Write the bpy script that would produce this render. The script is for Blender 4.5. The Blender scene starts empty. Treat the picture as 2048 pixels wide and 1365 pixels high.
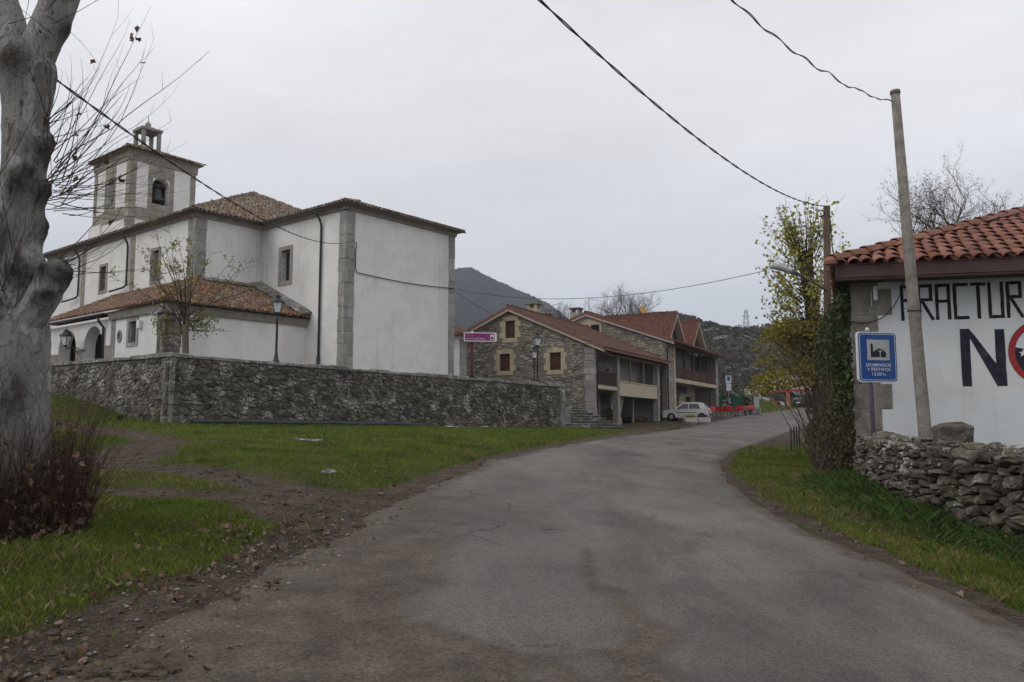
import bpy, math, random
import numpy as np
from mathutils import Vector, Matrix, noise as mnoise

random.seed(11); rng = np.random.default_rng(11)
S = bpy.context.scene; COL = S.collection
R = math.radians

# ------------------------------------------------------------------ camera, sky, sun, exposure
cam = bpy.data.objects.new('camera', bpy.data.cameras.new('camera')); COL.objects.link(cam)
cam.location = (0, 0, 1.6); cam.rotation_euler = (R(90 + 5.864), 0, 0)
cam.data.sensor_width = 36.0; cam.data.lens = 29.18; cam.data.clip_start = .05; cam.data.clip_end = 6000
S.camera = cam
SUN_EL, SUN_AZ = R(38), R(248)          # azimuth measured clockwise from +Y
W = bpy.data.worlds.new('World'); S.world = W; W.use_nodes = True
wt = W.node_tree; wt.nodes.clear()
def wn(t, **k):
    n = wt.nodes.new(t)
    for a, b in k.items(): setattr(n, a, b)
    return n
wo = wn('ShaderNodeOutputWorld'); bg = wn('ShaderNodeBackground'); bg.inputs['Strength'].default_value = .1
sky = wn('ShaderNodeTexSky', sky_type='NISHITA', sun_disc=False, sun_elevation=SUN_EL, sun_rotation=SUN_AZ, air_density=1.0, dust_density=2.0)
hsv = wn('ShaderNodeHueSaturation'); hsv.inputs['Saturation'].default_value = .35
tc = wn('ShaderNodeTexCoord'); sx = wn('ShaderNodeSeparateXYZ')
ramp = wn('ShaderNodeValToRGB')             # overcast veil: paler high up, blue-grey towards the horizon
e = ramp.color_ramp.elements
e[0].position = 0.0; e[0].color = (.435, .465, .53, 1); e[1].position = .55; e[1].color = (.80, .79, .815, 1)
for pos, c in ((.10, (.50, .53, .59)), (.22, (.635, .65, .69)), (.36, (.75, .75, .775))):
    q = e.new(pos); q.color = (*c, 1)
mp = wn('ShaderNodeMapping'); mp.inputs['Scale'].default_value = (1.0, 1.0, 3.6)
cl = wn('ShaderNodeTexNoise'); cl.inputs['Scale'].default_value = 1.3; cl.inputs['Detail'].default_value = 5; cl.inputs['Roughness'].default_value = .55
clr = wn('ShaderNodeMapRange'); clr.inputs[1].default_value = .3; clr.inputs[2].default_value = .7; clr.inputs[3].default_value = 10.4; clr.inputs[4].default_value = 14.0
mul = wn('ShaderNodeVectorMath', operation='SCALE')
mix = wn('ShaderNodeMix', data_type='RGBA'); mix.inputs[0].default_value = .9
L = wt.links.new
L(tc.outputs['Generated'], sx.inputs[0]); L(sx.outputs['Z'], ramp.inputs[0])
L(tc.outputs['Generated'], mp.inputs[0]); L(mp.outputs[0], cl.inputs['Vector']); L(cl.outputs[0], clr.inputs[0])
L(ramp.outputs[0], mul.inputs[0]); L(clr.outputs[0], mul.inputs['Scale'])
L(sky.outputs[0], hsv.inputs['Color']); L(hsv.outputs[0], mix.inputs[6]); L(mul.outputs[0], mix.inputs[7])
L(mix.outputs[2], bg.inputs[0]); L(bg.outputs[0], wo.inputs[0])
sun = bpy.data.objects.new('sun', bpy.data.lights.new('sun', 'SUN')); COL.objects.link(sun)
sun.data.energy = .75; sun.data.angle = R(35); sun.data.color = (1, .93, .84)
sd = Vector((math.sin(SUN_AZ) * math.cos(SUN_EL), math.cos(SUN_AZ) * math.cos(SUN_EL), math.sin(SUN_EL)))
sun.rotation_euler = (-sd).to_track_quat('-Z', 'Y').to_euler(); sun.location = sd * 60
S.render.engine = 'CYCLES'
S.cycles.use_denoising = True; S.cycles.max_bounces = 6; S.cycles.diffuse_bounces = 3; S.cycles.volume_bounces = 0
S.cycles.transparent_max_bounces = 12
S.view_settings.view_transform = 'Standard'; S.view_settings.look = 'None'; S.view_settings.exposure = 0.0; S.view_settings.gamma = 1.0

# ------------------------------------------------------------------ helpers: objects and meshes
def tag(o, label=None, cat=None, group=None, kind=None):
    if label: o['label'] = label
    if cat: o['category'] = cat
    if group: o['group'] = group
    if kind: o['kind'] = kind
    return o
def wloc(o):
    v = Vector((0, 0, 0))
    while o is not None: v = v + o.location; o = o.parent
    return v
def empty(name, loc, label=None, cat=None, group=None, rz=0):
    o = bpy.data.objects.new(name, None); COL.objects.link(o); o.location = loc; o.rotation_euler = (0, 0, rz); o.empty_display_size = .2
    return tag(o, label, cat, group)
def obj(name, me, parent=None, loc=(0, 0, 0), rot=None):
    o = bpy.data.objects.new(name, me); COL.objects.link(o); o.parent = parent; o.location = loc
    if rot is not None: o.rotation_euler = rot
    return o
def mesh_np(name, v, f, mat, smooth=False):
    """v (n,3), f (m,k) arrays with constant k"""
    v = np.asarray(v, np.float32); f = np.asarray(f, np.int32); m, k = f.shape
    me = bpy.data.meshes.new(name); me.vertices.add(len(v)); me.vertices.foreach_set('co', v.ravel())
    me.loops.add(m * k); me.loops.foreach_set('vertex_index', f.ravel())
    me.polygons.add(m); me.polygons.foreach_set('loop_start', np.arange(m, dtype=np.int32) * k)
    me.polygons.foreach_set('loop_total', np.full(m, k, np.int32))
    if smooth: me.polygons.foreach_set('use_smooth', np.ones(m, bool))
    me.update(calc_edges=True); me.validate()
    if mat: me.materials.append(mat)
    return me
class Fr:
    """wall-aligned frame: a along u, b along v (left of u), z up"""
    def __init__(s, O, u, v=None):
        s.O = np.array([O[0], O[1], 0.]); u = np.array([u[0], u[1], 0.]); s.u = u / np.linalg.norm(u)
        if v is None: s.v = np.array([-s.u[1], s.u[0], 0.])
        else: v = np.array([v[0], v[1], 0.]); s.v = v / np.linalg.norm(v)
    def P(s, a, b, z=0):
        r = s.O + s.u * a + s.v * b; return (r[0], r[1], z)
    def inv(s, x, y):
        M_ = np.array([[s.u[0], s.v[0]], [s.u[1], s.v[1]]]); return np.linalg.solve(M_, np.array([x - s.O[0], y - s.O[1]]))
    def ang(s): return math.atan2(s.u[1], s.u[0])
ID = Fr((0, 0), (1, 0))
class MB:
    def __init__(s): s.v = []; s.f = []
    def add(s, vs, fs):
        o = len(s.v); s.v += [tuple(map(float, p)) for p in vs]; s.f += [tuple(i + o for i in f) for f in fs]; return s
    def box(s, a0, a1, b0, b1, z0, z1, fr=ID):
        p = [fr.P(a, b, z) for z in (z0, z1) for a, b in ((a0, b0), (a1, b0), (a1, b1), (a0, b1))]
        return s.add(p, [(3, 2, 1, 0), (4, 5, 6, 7), (0, 1, 5, 4), (1, 2, 6, 5), (2, 3, 7, 6), (3, 0, 4, 7)])
    def bbox(s, a0, a1, b0, b1, z0, z1, fr=ID, c=.02):
        """box with chamfered edges"""
        X = ((a0, a0 + c, a1 - c, a1), (b0, b0 + c, b1 - c, b1), (z0, z0 + c, z1 - c, z1)); vs = []; fs = []; idx = {}
        def vid(i, j, k):
            key = (i, j, k)
            if key not in idx: idx[key] = len(vs); vs.append(fr.P(X[0][i], X[1][j], X[2][k]))
            return idx[key]
        i1 = (1, 2)
        fs.append([vid(1, 1, 0), vid(1, 2, 0), vid(2, 2, 0), vid(2, 1, 0)]); fs.append([vid(1, 1, 3), vid(2, 1, 3), vid(2, 2, 3), vid(1, 2, 3)])
        fs.append([vid(1, 0, 1), vid(2, 0, 1), vid(2, 0, 2), vid(1, 0, 2)]); fs.append([vid(1, 3, 1), vid(1, 3, 2), vid(2, 3, 2), vid(2, 3, 1)])
        fs.append([vid(0, 1, 1), vid(0, 1, 2), vid(0, 2, 2), vid(0, 2, 1)]); fs.append([vid(3, 1, 1), vid(3, 2, 1), vid(3, 2, 2), vid(3, 1, 2)])
        for k, kk in ((0, 1), (3, 2)):
            for j, jj in ((0, 1), (3, 2)): fs.append([vid(1, jj, k), vid(2, jj, k), vid(2, j, kk), vid(1, j, kk)])
            for i, ii in ((0, 1), (3, 2)): fs.append([vid(ii, 1, k), vid(ii, 2, k), vid(i, 2, kk), vid(i, 1, kk)])
        for i, ii in ((0, 1), (3, 2)):
            for j, jj in ((0, 1), (3, 2)):
                fs.append([vid(ii, j, 1), vid(ii, j, 2), vid(i, jj, 2), vid(i, jj, 1)])
                for k, kk in ((0, 1), (3, 2)): fs.append([vid(ii, jj, k), vid(ii, j, kk), vid(i, jj, kk)])
        return s.add(vs, fs)
    def quad(s, *p): return s.add(p, [tuple(range(len(p)))])
    def prism(s, poly, d):
        """poly: list of 3d pts, d: offset vector"""
        n = len(poly); q = [tuple(np.add(p, d)) for p in poly]
        return s.add(list(poly) + q, [tuple(range(n))[::-1], tuple(range(n, 2 * n))] + [(i, (i + 1) % n, n + (i + 1) % n, n + i) for i in range(n)])
    def tube(s, path, rad, n=8, caps=True):
        path = [Vector(p) for p in path]; m = len(path)
        if not hasattr(rad, '__len__'): rad = [rad] * m
        o = len(s.v); ref = None
        for i in range(m):
            t = (path[min(i + 1, m - 1)] - path[max(i - 1, 0)])
            if t.length < 1e-9: t = Vector((0, 0, 1))
            t.normalize()
            if ref is None: ref = t.orthogonal().normalized()
            ref = (ref - t * ref.dot(t))
            if ref.length < 1e-6: ref = t.orthogonal()
            ref.normalize(); bi = t.cross(ref)
            for k in range(n):
                a = 2 * math.pi * k / n; p = path[i] + (ref * math.cos(a) + bi * math.sin(a)) * rad[i]; s.v.append((p.x, p.y, p.z))
        for i in range(m - 1):
            for k in range(n):
                s.f.append((o + i * n + k, o + i * n + (k + 1) % n, o + (i + 1) * n + (k + 1) % n, o + (i + 1) * n + k))
        if caps: s.f.append(tuple(o + k for k in range(n))[::-1]); s.f.append(tuple(o + (m - 1) * n + k for k in range(n)))
        return s
    def lathe(s, c, prof, n=16, caps=True):
        o = len(s.v)
        for r, z in prof:
            for k in range(n): a = 2 * math.pi * k / n; s.v.append((c[0] + r * math.cos(a), c[1] + r * math.sin(a), c[2] + z))
        for i in range(len(prof) - 1):
            for k in range(n): s.f.append((o + i * n + k, o + i * n + (k + 1) % n, o + (i + 1) * n + (k + 1) % n, o + (i + 1) * n + k))
        if caps: s.f.append(tuple(o + k for k in range(n))[::-1]); s.f.append(tuple(o + (len(prof) - 1) * n + k for k in range(n)))
        return s
    def mesh(s, name, mat, smooth=False, off=(0, 0, 0)):
        me = bpy.data.meshes.new(name); off = np.array(off, float)
        me.from_pydata((np.array(s.v, float).reshape(-1, 3) - off).tolist(), [], s.f)
        if smooth: me.polygons.foreach_set('use_smooth', np.ones(len(me.polygons), bool))
        if mat: me.materials.append(mat)
        me.update(); return me
    def build(s, name, mat, parent=None, smooth=False, local=False, label=None, cat=None, group=None, kind=None):
        """world coordinates unless local; a top-level mesh gets its origin at its base centre"""
        if parent is None:
            A = np.array(s.v); off = np.array([(A[:, 0].min() + A[:, 0].max()) / 2, (A[:, 1].min() + A[:, 1].max()) / 2, A[:, 2].min()])
            if local: off = np.zeros(3)
            o = obj(name, s.mesh(name, mat, smooth, off), None, tuple(off))
        else:
            o = obj(name, s.mesh(name, mat, smooth, (0, 0, 0) if local else wloc(parent)), parent)
        return tag(o, label, cat, group, kind)
def copy_tree(o, parent=None):
    c = o.copy(); COL.objects.link(c); c.parent = parent
    for ch_ in list(o.children): copy_tree(ch_, c)
    return c
def smooth01(x): x = np.clip(x, 0, 1); return x * x * (3 - 2 * x)
def vnoise(x, y, s=1.0, seed=0.0, oct=3):
    """smooth value noise in -1..1, vectorised"""
    x = np.asarray(x, float) * s + seed * 17.3; y = np.asarray(y, float) * s + seed * 9.1; out = 0; amp = 1; tot = 0
    for _ in range(oct):
        xi = np.floor(x); yi = np.floor(y); xf = smooth01(x - xi); yf = smooth01(y - yi)
        h = lambda i, j: np.modf(np.abs(np.sin(i * 127.1 + j * 311.7 + seed * 3.3) * 43758.5453))[0]
        out = out + amp * ((h(xi, yi) * (1 - xf) + h(xi + 1, yi) * xf) * (1 - yf) + (h(xi, yi + 1) * (1 - xf) + h(xi + 1, yi + 1) * xf) * yf)
        tot += amp; amp *= .5; x = x * 2.03 + 5.1; y = y * 2.03 + 1.7
    return out / tot * 2 - 1

# ------------------------------------------------------------------ helpers: procedural materials
class NT:
    def __init__(s, name):
        s.m = bpy.data.materials.new(name); s.m.use_nodes = True; s.t = s.m.node_tree; s.t.nodes.clear()
        s.out = s.t.nodes.new('ShaderNodeOutputMaterial'); s.b = s.n('ShaderNodeBsdfPrincipled'); s.t.links.new(s.b.outputs[0], s.out.inputs[0])
    def n(s, typ, _a=None, **k):
        nd = s.t.nodes.new(typ)
        for a, b in (_a or {}).items(): setattr(nd, a, b)
        for a, b in k.items():
            sock = nd.inputs[int(a[1:])] if a[0] == 'i' and a[1:].isdigit() else nd.inputs[a.replace('_', ' ')]
            s.set(sock, b)
        return nd
    def set(s, sock, b):
        if hasattr(b, 'is_linked') or isinstance(b, bpy.types.NodeSocket): s.t.links.new(b, sock)
        elif isinstance(b, (tuple, list)) and len(b) == 3 and sock.type == 'RGBA': sock.default_value = (*b, 1)
        else: sock.default_value = b
    def co(s, kind='Object', scale=(1, 1, 1), rot=(0, 0, 0)):
        c = s.n('ShaderNodeTexCoord').outputs[kind]
        return s.n('ShaderNodeMapping', Vector=c, Scale=scale, Rotation=rot).outputs[0]
    def noise(s, vec, scale, detail=5, rough=.55, dist=0.): return s.n('ShaderNodeTexNoise', Vector=vec, Scale=scale, Detail=detail, Roughness=rough, Distortion=dist).outputs[0]
    def vor(s, vec, scale, feat='F1', out=0, rnd=1.0): return s.n('ShaderNodeTexVoronoi', {'feature': feat}, Vector=vec, Scale=scale, Randomness=rnd).outputs[out]
    def ramp(s, fac, stops, mode='LINEAR'):
        r = s.n('ShaderNodeValToRGB', Fac=fac); el = r.color_ramp.elements; r.color_ramp.interpolation = mode
        el[0].position = stops[0][0]; el[0].color = (*stops[0][1], 1); el[1].position = stops[-1][0]; el[1].color = (*stops[-1][1], 1)
        for p, c in stops[1:-1]: q = el.new(p); q.color = (*c, 1)
        return r.outputs[0]
    def mr(s, v, a, b, c=0., d=1., clamp=True): return s.n('ShaderNodeMapRange', {'clamp': clamp}, i0=v, i1=a, i2=b, i3=c, i4=d).outputs[0]
    def math(s, op, a, b=0.): return s.n('ShaderNodeMath', {'operation': op}, i0=a, i1=b).outputs[0]
    def mix(s, f, a, b, mode='MIX'):
        m_ = s.n('ShaderNodeMix', {'data_type': 'RGBA', 'blend_type': mode}); s.set(m_.inputs[0], f); s.set(m_.inputs[6], a); s.set(m_.inputs[7], b); return m_.outputs[2]
    def bump(s, h, strength=.4, dist=.02): return s.n('ShaderNodeBump', Strength=strength, Distance=dist, Height=h).outputs[0]
    def vary(s, col, amt, hue=.0):
        """each loose piece / object a little different"""
        g = s.n('ShaderNodeNewGeometry').outputs['Random Per Island']; o = s.n('ShaderNodeObjectInfo').outputs['Random']
        r = s.math('FRACT', s.math('ADD', g, o)); r2 = s.math('FRACT', s.math('MULTIPLY', r, 7.31))
        return s.n('ShaderNodeHueSaturation', Hue=s.mr(r2, 0, 1, .5 - hue, .5 + hue), Value=s.mr(r, 0, 1, 1 - amt, 1 + amt), Saturation=s.mr(r2, 0, 1, 1 - amt * .6, 1 + amt * .4), Color=col).outputs[0]
    def done(s, col=None, rough=.9, normal=None, spec=.3, metal=0., **k):
        if col is not None: s.set(s.b.inputs['Base Color'], col)
        s.set(s.b.inputs['Roughness'], rough); s.b.inputs['Specular IOR Level'].default_value = spec; s.b.inputs['Metallic'].default_value = metal
        if normal is not None: s.set(s.b.inputs['Normal'], normal)
        for a, b in k.items(): s.set(s.b.inputs[a.replace('_', ' ')], b)
        return s.m
def pm(name, cols, scale=4., detail=6, rough=.88, bump=.3, bscale=30., bdist=.01, vary=0., hue=0., fine=.25, spec=.25, metal=0., stretch=(1, 1, 1), lo=.32, hi=.68):
    t = NT(name); c = t.co('Object', stretch); n1 = t.noise(c, scale, detail, .6)
    k = len(cols); col = t.ramp(n1, [(lo + (hi - lo) * i / max(k - 1, 1), cols[i]) for i in range(k)]) if k > 1 else cols[0]
    n2 = t.noise(c, bscale, 4, .6)
    if fine and k > 1: col = t.mix(1.0, col, t.n('ShaderNodeCombineColor', i0=t.mr(n2, .3, .7, 1 - fine, 1 + fine), i1=t.mr(n2, .3, .7, 1 - fine, 1 + fine), i2=t.mr(n2, .3, .7, 1 - fine, 1 + fine)).outputs[0], 'MULTIPLY')
    if vary: col = t.vary(col, vary, hue)
    return t.done(col, rough, t.bump(n2, bump, bdist) if bump else None, spec, metal)
# ------------------------------------------------------------------ materials
def plaster(name, base, warm, streak=.5, runs=()):
    t = NT(name); c = t.co('Object'); big = t.noise(c, .35, 4, .6); col = t.ramp(big, [(.3, tuple(x * .88 for x in base)), (.5, base), (.75, warm)])
    cs = t.co('Object', (1.6, 1.6, .10)); st = t.noise(cs, 1.5, 5, .65); f = t.mr(st, .57, .80, 0, streak)
    col = t.mix(f, col, (.33, .32, .30)); sp = t.noise(c, 3.5, 8, .7); col = t.mix(t.mr(sp, .60, .76, 0, .4), col, (.42, .40, .37))
    raw = t.n('ShaderNodeTexCoord').outputs['Object']
    for ri, (px_, py_, z0_, z1_, r_) in enumerate(runs):      # grey rain-water run-off, widest below the gutter
        dv = t.n('ShaderNodeVectorMath', {'operation': 'SUBTRACT'}, i0=raw, i1=(px_, py_, 0)).outputs[0]; sp2 = t.n('ShaderNodeSeparateXYZ', Vector=dv); dist = t.n('ShaderNodeVectorMath', {'operation': 'LENGTH'}, i0=t.n('ShaderNodeCombineXYZ', X=sp2.outputs[0], Y=sp2.outputs[1]).outputs[0]).outputs['Value']
        hz_ = t.mr(sp2.outputs[2], z0_, z1_, .25, 1.0); f = t.math('MULTIPLY', t.math('MULTIPLY', t.mr(dist, r_, .1, 0, 1), hz_), t.mr(t.noise(t.co('Object', (3.5, 3.5, .22)), 2.2, 6, .65), .30, .62, .1, 1.)); col = t.mix(t.math('MULTIPLY', f, .8 if ri == 0 else .3), col, (.22, .215, .205))
    col = t.mix(t.mr(t.noise(c, .9, 7, .7, .3), .48, .66, 0, .34), col, (.46, .45, .435))
    fine = t.noise(c, 60, 3); return t.done(col, .93, t.bump(t.math('ADD', fine, t.math('MULTIPLY', t.noise(c, 4, 4), 2.)), .35, .012), .15)
M = {}
M['plaster'] = plaster('church lime plaster', (.74, .73, .71), (.76, .735, .69), .32, [(-2.64 * .6359 + 1.4 * .7718, -2.64 * .7718 - 1.4 * .6359, 4.2, 9.0, 1.5), (3.9 * .6359 + 8.0 * .7718, 3.9 * .7718 - 8.0 * .6359, 0, 7.5, 1.0), (-9.4 * .6359 + 5.1 * .7718, -9.4 * .7718 - 5.1 * .6359, -1, 3.8, .8), (-3.0 * .6359 + 4.6 * .7718, -3.0 * .7718 - 4.6 * .6359, -1, 3.6, 1.1)])
M['plaster_barn'] = plaster('barn whitewash', (.66, .69, .705), (.67, .67, .65), .5)
M['plaster_dim'] = plaster('old grey render', (.30, .29, .27), (.34, .32, .29), .7)
M['beige'] = plaster('beige painted render', (.46, .39, .29), (.50, .42, .31), .5)
def stonemat(name, cols, vary=.3, hue=.02, lichen=.0, scale=6., bump=.6, moss=0.):
    t = NT(name); c = t.co('Object'); n1 = t.noise(c, scale, 8, .65, .3); k = len(cols)
    col = t.ramp(n1, [(.28 + .44 * i / (k - 1), cols[i]) for i in range(k)])
    col = t.vary(col, vary, hue)
    if moss: col = t.mix(t.mr(t.noise(c, 1.1, 5, .6), .48, .68, 0, moss), col, (.075, .078, .045))
    if lichen:
        v = t.vor(c, 9., 'SMOOTH_F1'); f = t.mr(t.math('ADD', t.noise(c, 13, 6, .7), t.math('MULTIPLY', t.noise(c, 1.7, 3), .9)), 1.02, 1.13, 0, lichen)
        col = t.mix(f, col, (.46, .45, .42)); dots = t.mr(t.vor(c, 5.5), .10, .05, 0, lichen); col = t.mix(dots, col, (.55, .54, .5))
    h = t.math('ADD', t.noise(c, 9, 8, .7), t.math('MULTIPLY', t.noise(c, 45, 5, .7), .35))
    return t.done(col, .95, t.bump(h, bump, .05), .15)
M['wallstone'] = stonemat('rubble limestone dark', [(.040, .034, .027), (.090, .078, .062), (.155, .138, .114), (.105, .088, .066)], .48, .035, .85, 6., 1.0, .2)
M['coping'] = stonemat('coping stone lichen', [(.10, .10, .09), (.19, .185, .17), (.30, .29, .27)], .25, .01, 1.0, 4., .8, .35)
M['mortar'] = stonemat('lime mortar', [(.095, .087, .075), (.15, .138, .12), (.19, .177, .155)], 0, 0, .3, 3., .9, .4)
M['drystone'] = stonemat('dry wall limestone', [(.040, .033, .026), (.092, .078, .062), (.16, .140, .113), (.082, .068, .054)], .48, .03, .9, 6., 1.0, .2)
M['housestone'] = stonemat('house rubble', [(.13, .115, .09), (.25, .228, .185), (.38, .35, .29)], .42, .03, .12, 3., .8, .0)
M['housemortar'] = stonemat('house mortar', [(.16, .147, .122), (.22, .20, .168)], 0, 0, 0, 4., .6)
M['ashlar'] = stonemat('grey ashlar', [(.20, .19, .175), (.28, .27, .25), (.36, .345, .32)], .16, .01, .25, 3., .4)
M['ashlar_warm'] = stonemat('warm sandstone ashlar', [(.36, .30, .20), (.43, .36, .25), (.48, .41, .29)], .12, .015, .0, 3., .35)
M['brownstone'] = stonemat('brown church stone', [(.20, .178, .15), (.285, .258, .218), (.35, .322, .278)], .16, .012, .2, 3., .5)
M['wetstone'] = stonemat('mossy step stone', [(.05, .05, .043), (.10, .10, .085), (.17, .165, .14)], .2, .01, .8, 5., .7, .6)
M['hillrock'] = stonemat('pale limestone', [(.30, .30, .29), (.42, .42, .40)], .2, 0, 0, .3, .6)
def tilemat(name, cols, vary, hue, lichen):
    t = NT(name); c = t.co('Object'); g = t.n('ShaderNodeNewGeometry').outputs['Random Per Island']; o = t.n('ShaderNodeObjectInfo').outputs['Random']
    r = t.math('FRACT', t.math('ADD', g, t.math('MULTIPLY', o, 3.7))); k = len(cols)
    col = t.ramp(r, [(i / (k - 1), cols[i]) for i in range(k)]); col = t.vary(col, vary, hue)
    n = t.noise(c, 7, 8, .7); col = t.mix(t.mr(n, .5, .72, 0, lichen), col, (.13, .125, .095)); col = t.mix(t.mr(t.noise(c, 2.2, 6, .65), .52, .7, 0, lichen * .8), col, (.10, .095, .075))
    return t.done(col, .9, t.bump(t.noise(c, 40, 5, .7), .4, .01), .2)
M['tile_old'] = tilemat('old church tiles', [(.16, .075, .05), (.24, .115, .075), (.30, .21, .15), (.20, .10, .065), (.27, .22, .17), (.21, .095, .065)], .25, .02, .75)
M['tile_nave'] = tilemat('weathered nave tiles', [(.21, .15, .11), (.30, .24, .18), (.22, .13, .09), (.33, .29, .23), (.26, .18, .13)], .25, .02, .6)
M['tile_barn'] = tilemat('barn terracotta tiles', [(.23, .098, .070), (.28, .128, .092), (.25, .110, .080), (.30, .152, .112), (.20, .095, .072)], .2, .012, .6)
M['tile_house'] = tilemat('house red tiles', [(.165, .086, .065), (.22, .116, .088), (.15, .076, .058), (.26, .155, .118)], .25, .015, .6)
M['tile_rest'] = tilemat('restaurant brown tiles', [(.175, .08, .058), (.21, .096, .07), (.155, .072, .053)], .12, .01, .3)
M['iron'] = pm('dark green iron', [(.012, .018, .018), (.022, .028, .027)], 6, rough=.45, bump=.1, spec=.4)
M['gutter'] = pm('dark zinc gutter', [(.022, .024, .026), (.045, .047, .05)], 5, rough=.5, bump=.1, spec=.4)
M['glass_lamp'] = pm('frosted lamp glass', [(.62, .64, .66), (.70, .71, .72)], 4, rough=.35, bump=0, spec=.5)
M['window_dark'] = pm('dark window glass', [(.012, .013, .015), (.03, .032, .036)], 1.5, rough=.12, bump=.05, spec=.5)
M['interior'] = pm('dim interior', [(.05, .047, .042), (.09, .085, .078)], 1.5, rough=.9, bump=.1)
M['shutter'] = pm('brown roller shutter', [(.075, .03, .02), (.10, .042, .028)], 3, rough=.6, bump=.15)
M['wood_dark'] = pm('dark stained wood', [(.035, .022, .016), (.06, .038, .027), (.045, .028, .02)], 6, rough=.7, stretch=(1, 1, .2))
M['wood_red'] = pm('oxblood painted wood', [(.075, .026, .022), (.10, .036, .03)], 4, rough=.6)
M['wood_door'] = pm('brown timber door', [(.13, .055, .03), (.17, .075, .042)], 4, rough=.55, stretch=(1, 1, .2))
M['wood_grey'] = pm('weathered wood', [(.15, .12, .09), (.23, .19, .145), (.29, .25, .2)], 7, rough=.85, stretch=(1, 1, .15))
M['fascia'] = pm('brown fascia board', [(.065, .040, .036), (.095, .06, .053)], 3, rough=.7)
M['polewood'] = pm('creosoted pole wood', [(.055, .037, .026), (.095, .066, .046), (.135, .10, .072)], 9, rough=.85, stretch=(3, 3, .25), bump=.6)
M['concrete'] = pm('weathered concrete', [(.14, .125, .105), (.21, .195, .17), (.27, .25, .22)], 5, rough=.92, bump=.5)
M['concrete_light'] = pm('light concrete', [(.34, .33, .31), (.44, .43, .41)], 4, rough=.9, bump=.4)
M['white'] = pm('white paint', [(.70, .70, .69), (.76, .76, .75)], 3, rough=.4, bump=.05)
M['steel'] = pm('galvanised steel', [(.30, .31, .32), (.38, .39, .40)], 8, rough=.45, metal=.7, bump=.05)
M['steel_dark'] = pm('dark grey post', [(.06, .065, .085), (.085, .09, .11)], 5, rough=.5, bump=.05)
M['cable'] = pm('black cable', [(.012, .012, .012), (.022, .021, .02)], 9, rough=.6, bump=0)
M['rubber'] = pm('tyre rubber', [(.014, .014, .014), (.024, .024, .024)], 8, rough=.8, bump=.1)
M['blackpaint'] = pm('black wall paint', [(.012, .012, .015), (.022, .022, .026), (.075, .075, .08)], 7, rough=.8, bump=.3, lo=.35, hi=.78)
M['navypaint'] = pm('dark navy paint', [(.016, .018, .030), (.026, .028, .044), (.07, .072, .09)], 6, rough=.8, bump=.3, lo=.35, hi=.8)
M['redpaint'] = pm('red wall paint', [(.28, .028, .035), (.34, .045, .05)], 9, rough=.8, bump=.3)
M['whitepaint'] = pm('white wall paint', [(.66, .67, .67), (.72, .72, .72)], 9, rough=.85, bump=.2)
M['signblue'] = pm('sign blue', [(.006, .055, .235), (.009, .065, .26)], 2, rough=.35, bump=0, spec=.4)
M['signwhite'] = pm('sign reflective white', [(.64, .66, .68), (.68, .70, .72)], 2, rough=.4, bump=0)
M['signsilver'] = pm('sign pictogram field', [(.38, .40, .40), (.43, .45, .45)], 2, rough=.4, bump=0)
M['signblack'] = pm('sign black', [(.01, .01, .012), (.016, .016, .018)], 2, rough=.4, bump=0)
M['purple'] = pm('sign purple', [(.20, .016, .12), (.24, .022, .145)], 2, rough=.35, bump=0)
M['signpost_red'] = pm('maroon post', [(.065, .014, .018), (.085, .02, .024)], 3, rough=.5, bump=.1)
M['pinkline'] = pm('sign pink line', [(.42, .16, .32), (.46, .19, .36)], 2, rough=.4, bump=0)
M['redplastic'] = pm('red plastic', [(.42, .012, .018), (.50, .02, .026)], 3, rough=.4, bump=0, spec=.4)
M['alu'] = pm('aluminium', [(.45, .46, .47), (.55, .56, .57)], 4, rough=.35, metal=.8, bump=0)
M['orange'] = pm('orange dish', [(.55, .27, .05), (.62, .33, .08)], 3, rough=.5, bump=.05)
M['carwhite'] = pm('old white car paint', [(.44, .44, .43), (.50, .50, .49)], 3, rough=.3, bump=0, spec=.5)
M['cardark'] = pm('dark car paint', [(.018, .018, .02), (.03, .03, .033)], 3, rough=.25, bump=0, spec=.5)
M['carred'] = pm('red car paint', [(.22, .012, .012), (.28, .018, .016)], 3, rough=.3, bump=0, spec=.5)
M['carglass'] = pm('car glass', [(.012, .014, .016), (.02, .023, .026)], 1, rough=.06, bump=0, spec=.6)
M['chrome'] = pm('hub cap', [(.30, .30, .31), (.40, .40, .41)], 5, rough=.35, metal=.6, bump=0)
M['taillight'] = pm('tail lamp', [(.30, .02, .015), (.36, .05, .02)], 5, rough=.25, bump=0)
M['lampgrey'] = pm('grey lamp housing', [(.36, .37, .38), (.44, .45, .46)], 4, rough=.4, bump=.05)
M['greenmesh'] = pm('green windbreak mesh', [(.012, .055, .038), (.02, .08, .055)], 6, rough=.8, bump=.2)
M['terracotta'] = pm('terracotta pot', [(.22, .085, .05), (.28, .11, .07)], 4, rough=.8)
M['salmon'] = pm('salmon brick', [(.42, .16, .10), (.48, .20, .13)], 4, rough=.8)
M['awning'] = pm('green grey awning', [(.11, .145, .12), (.16, .19, .16)], 3, rough=.8)
M['bluetarp'] = pm('blue white plastic', [(.16, .22, .40), (.55, .57, .60)], 5, rough=.5, bump=.3)

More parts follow.
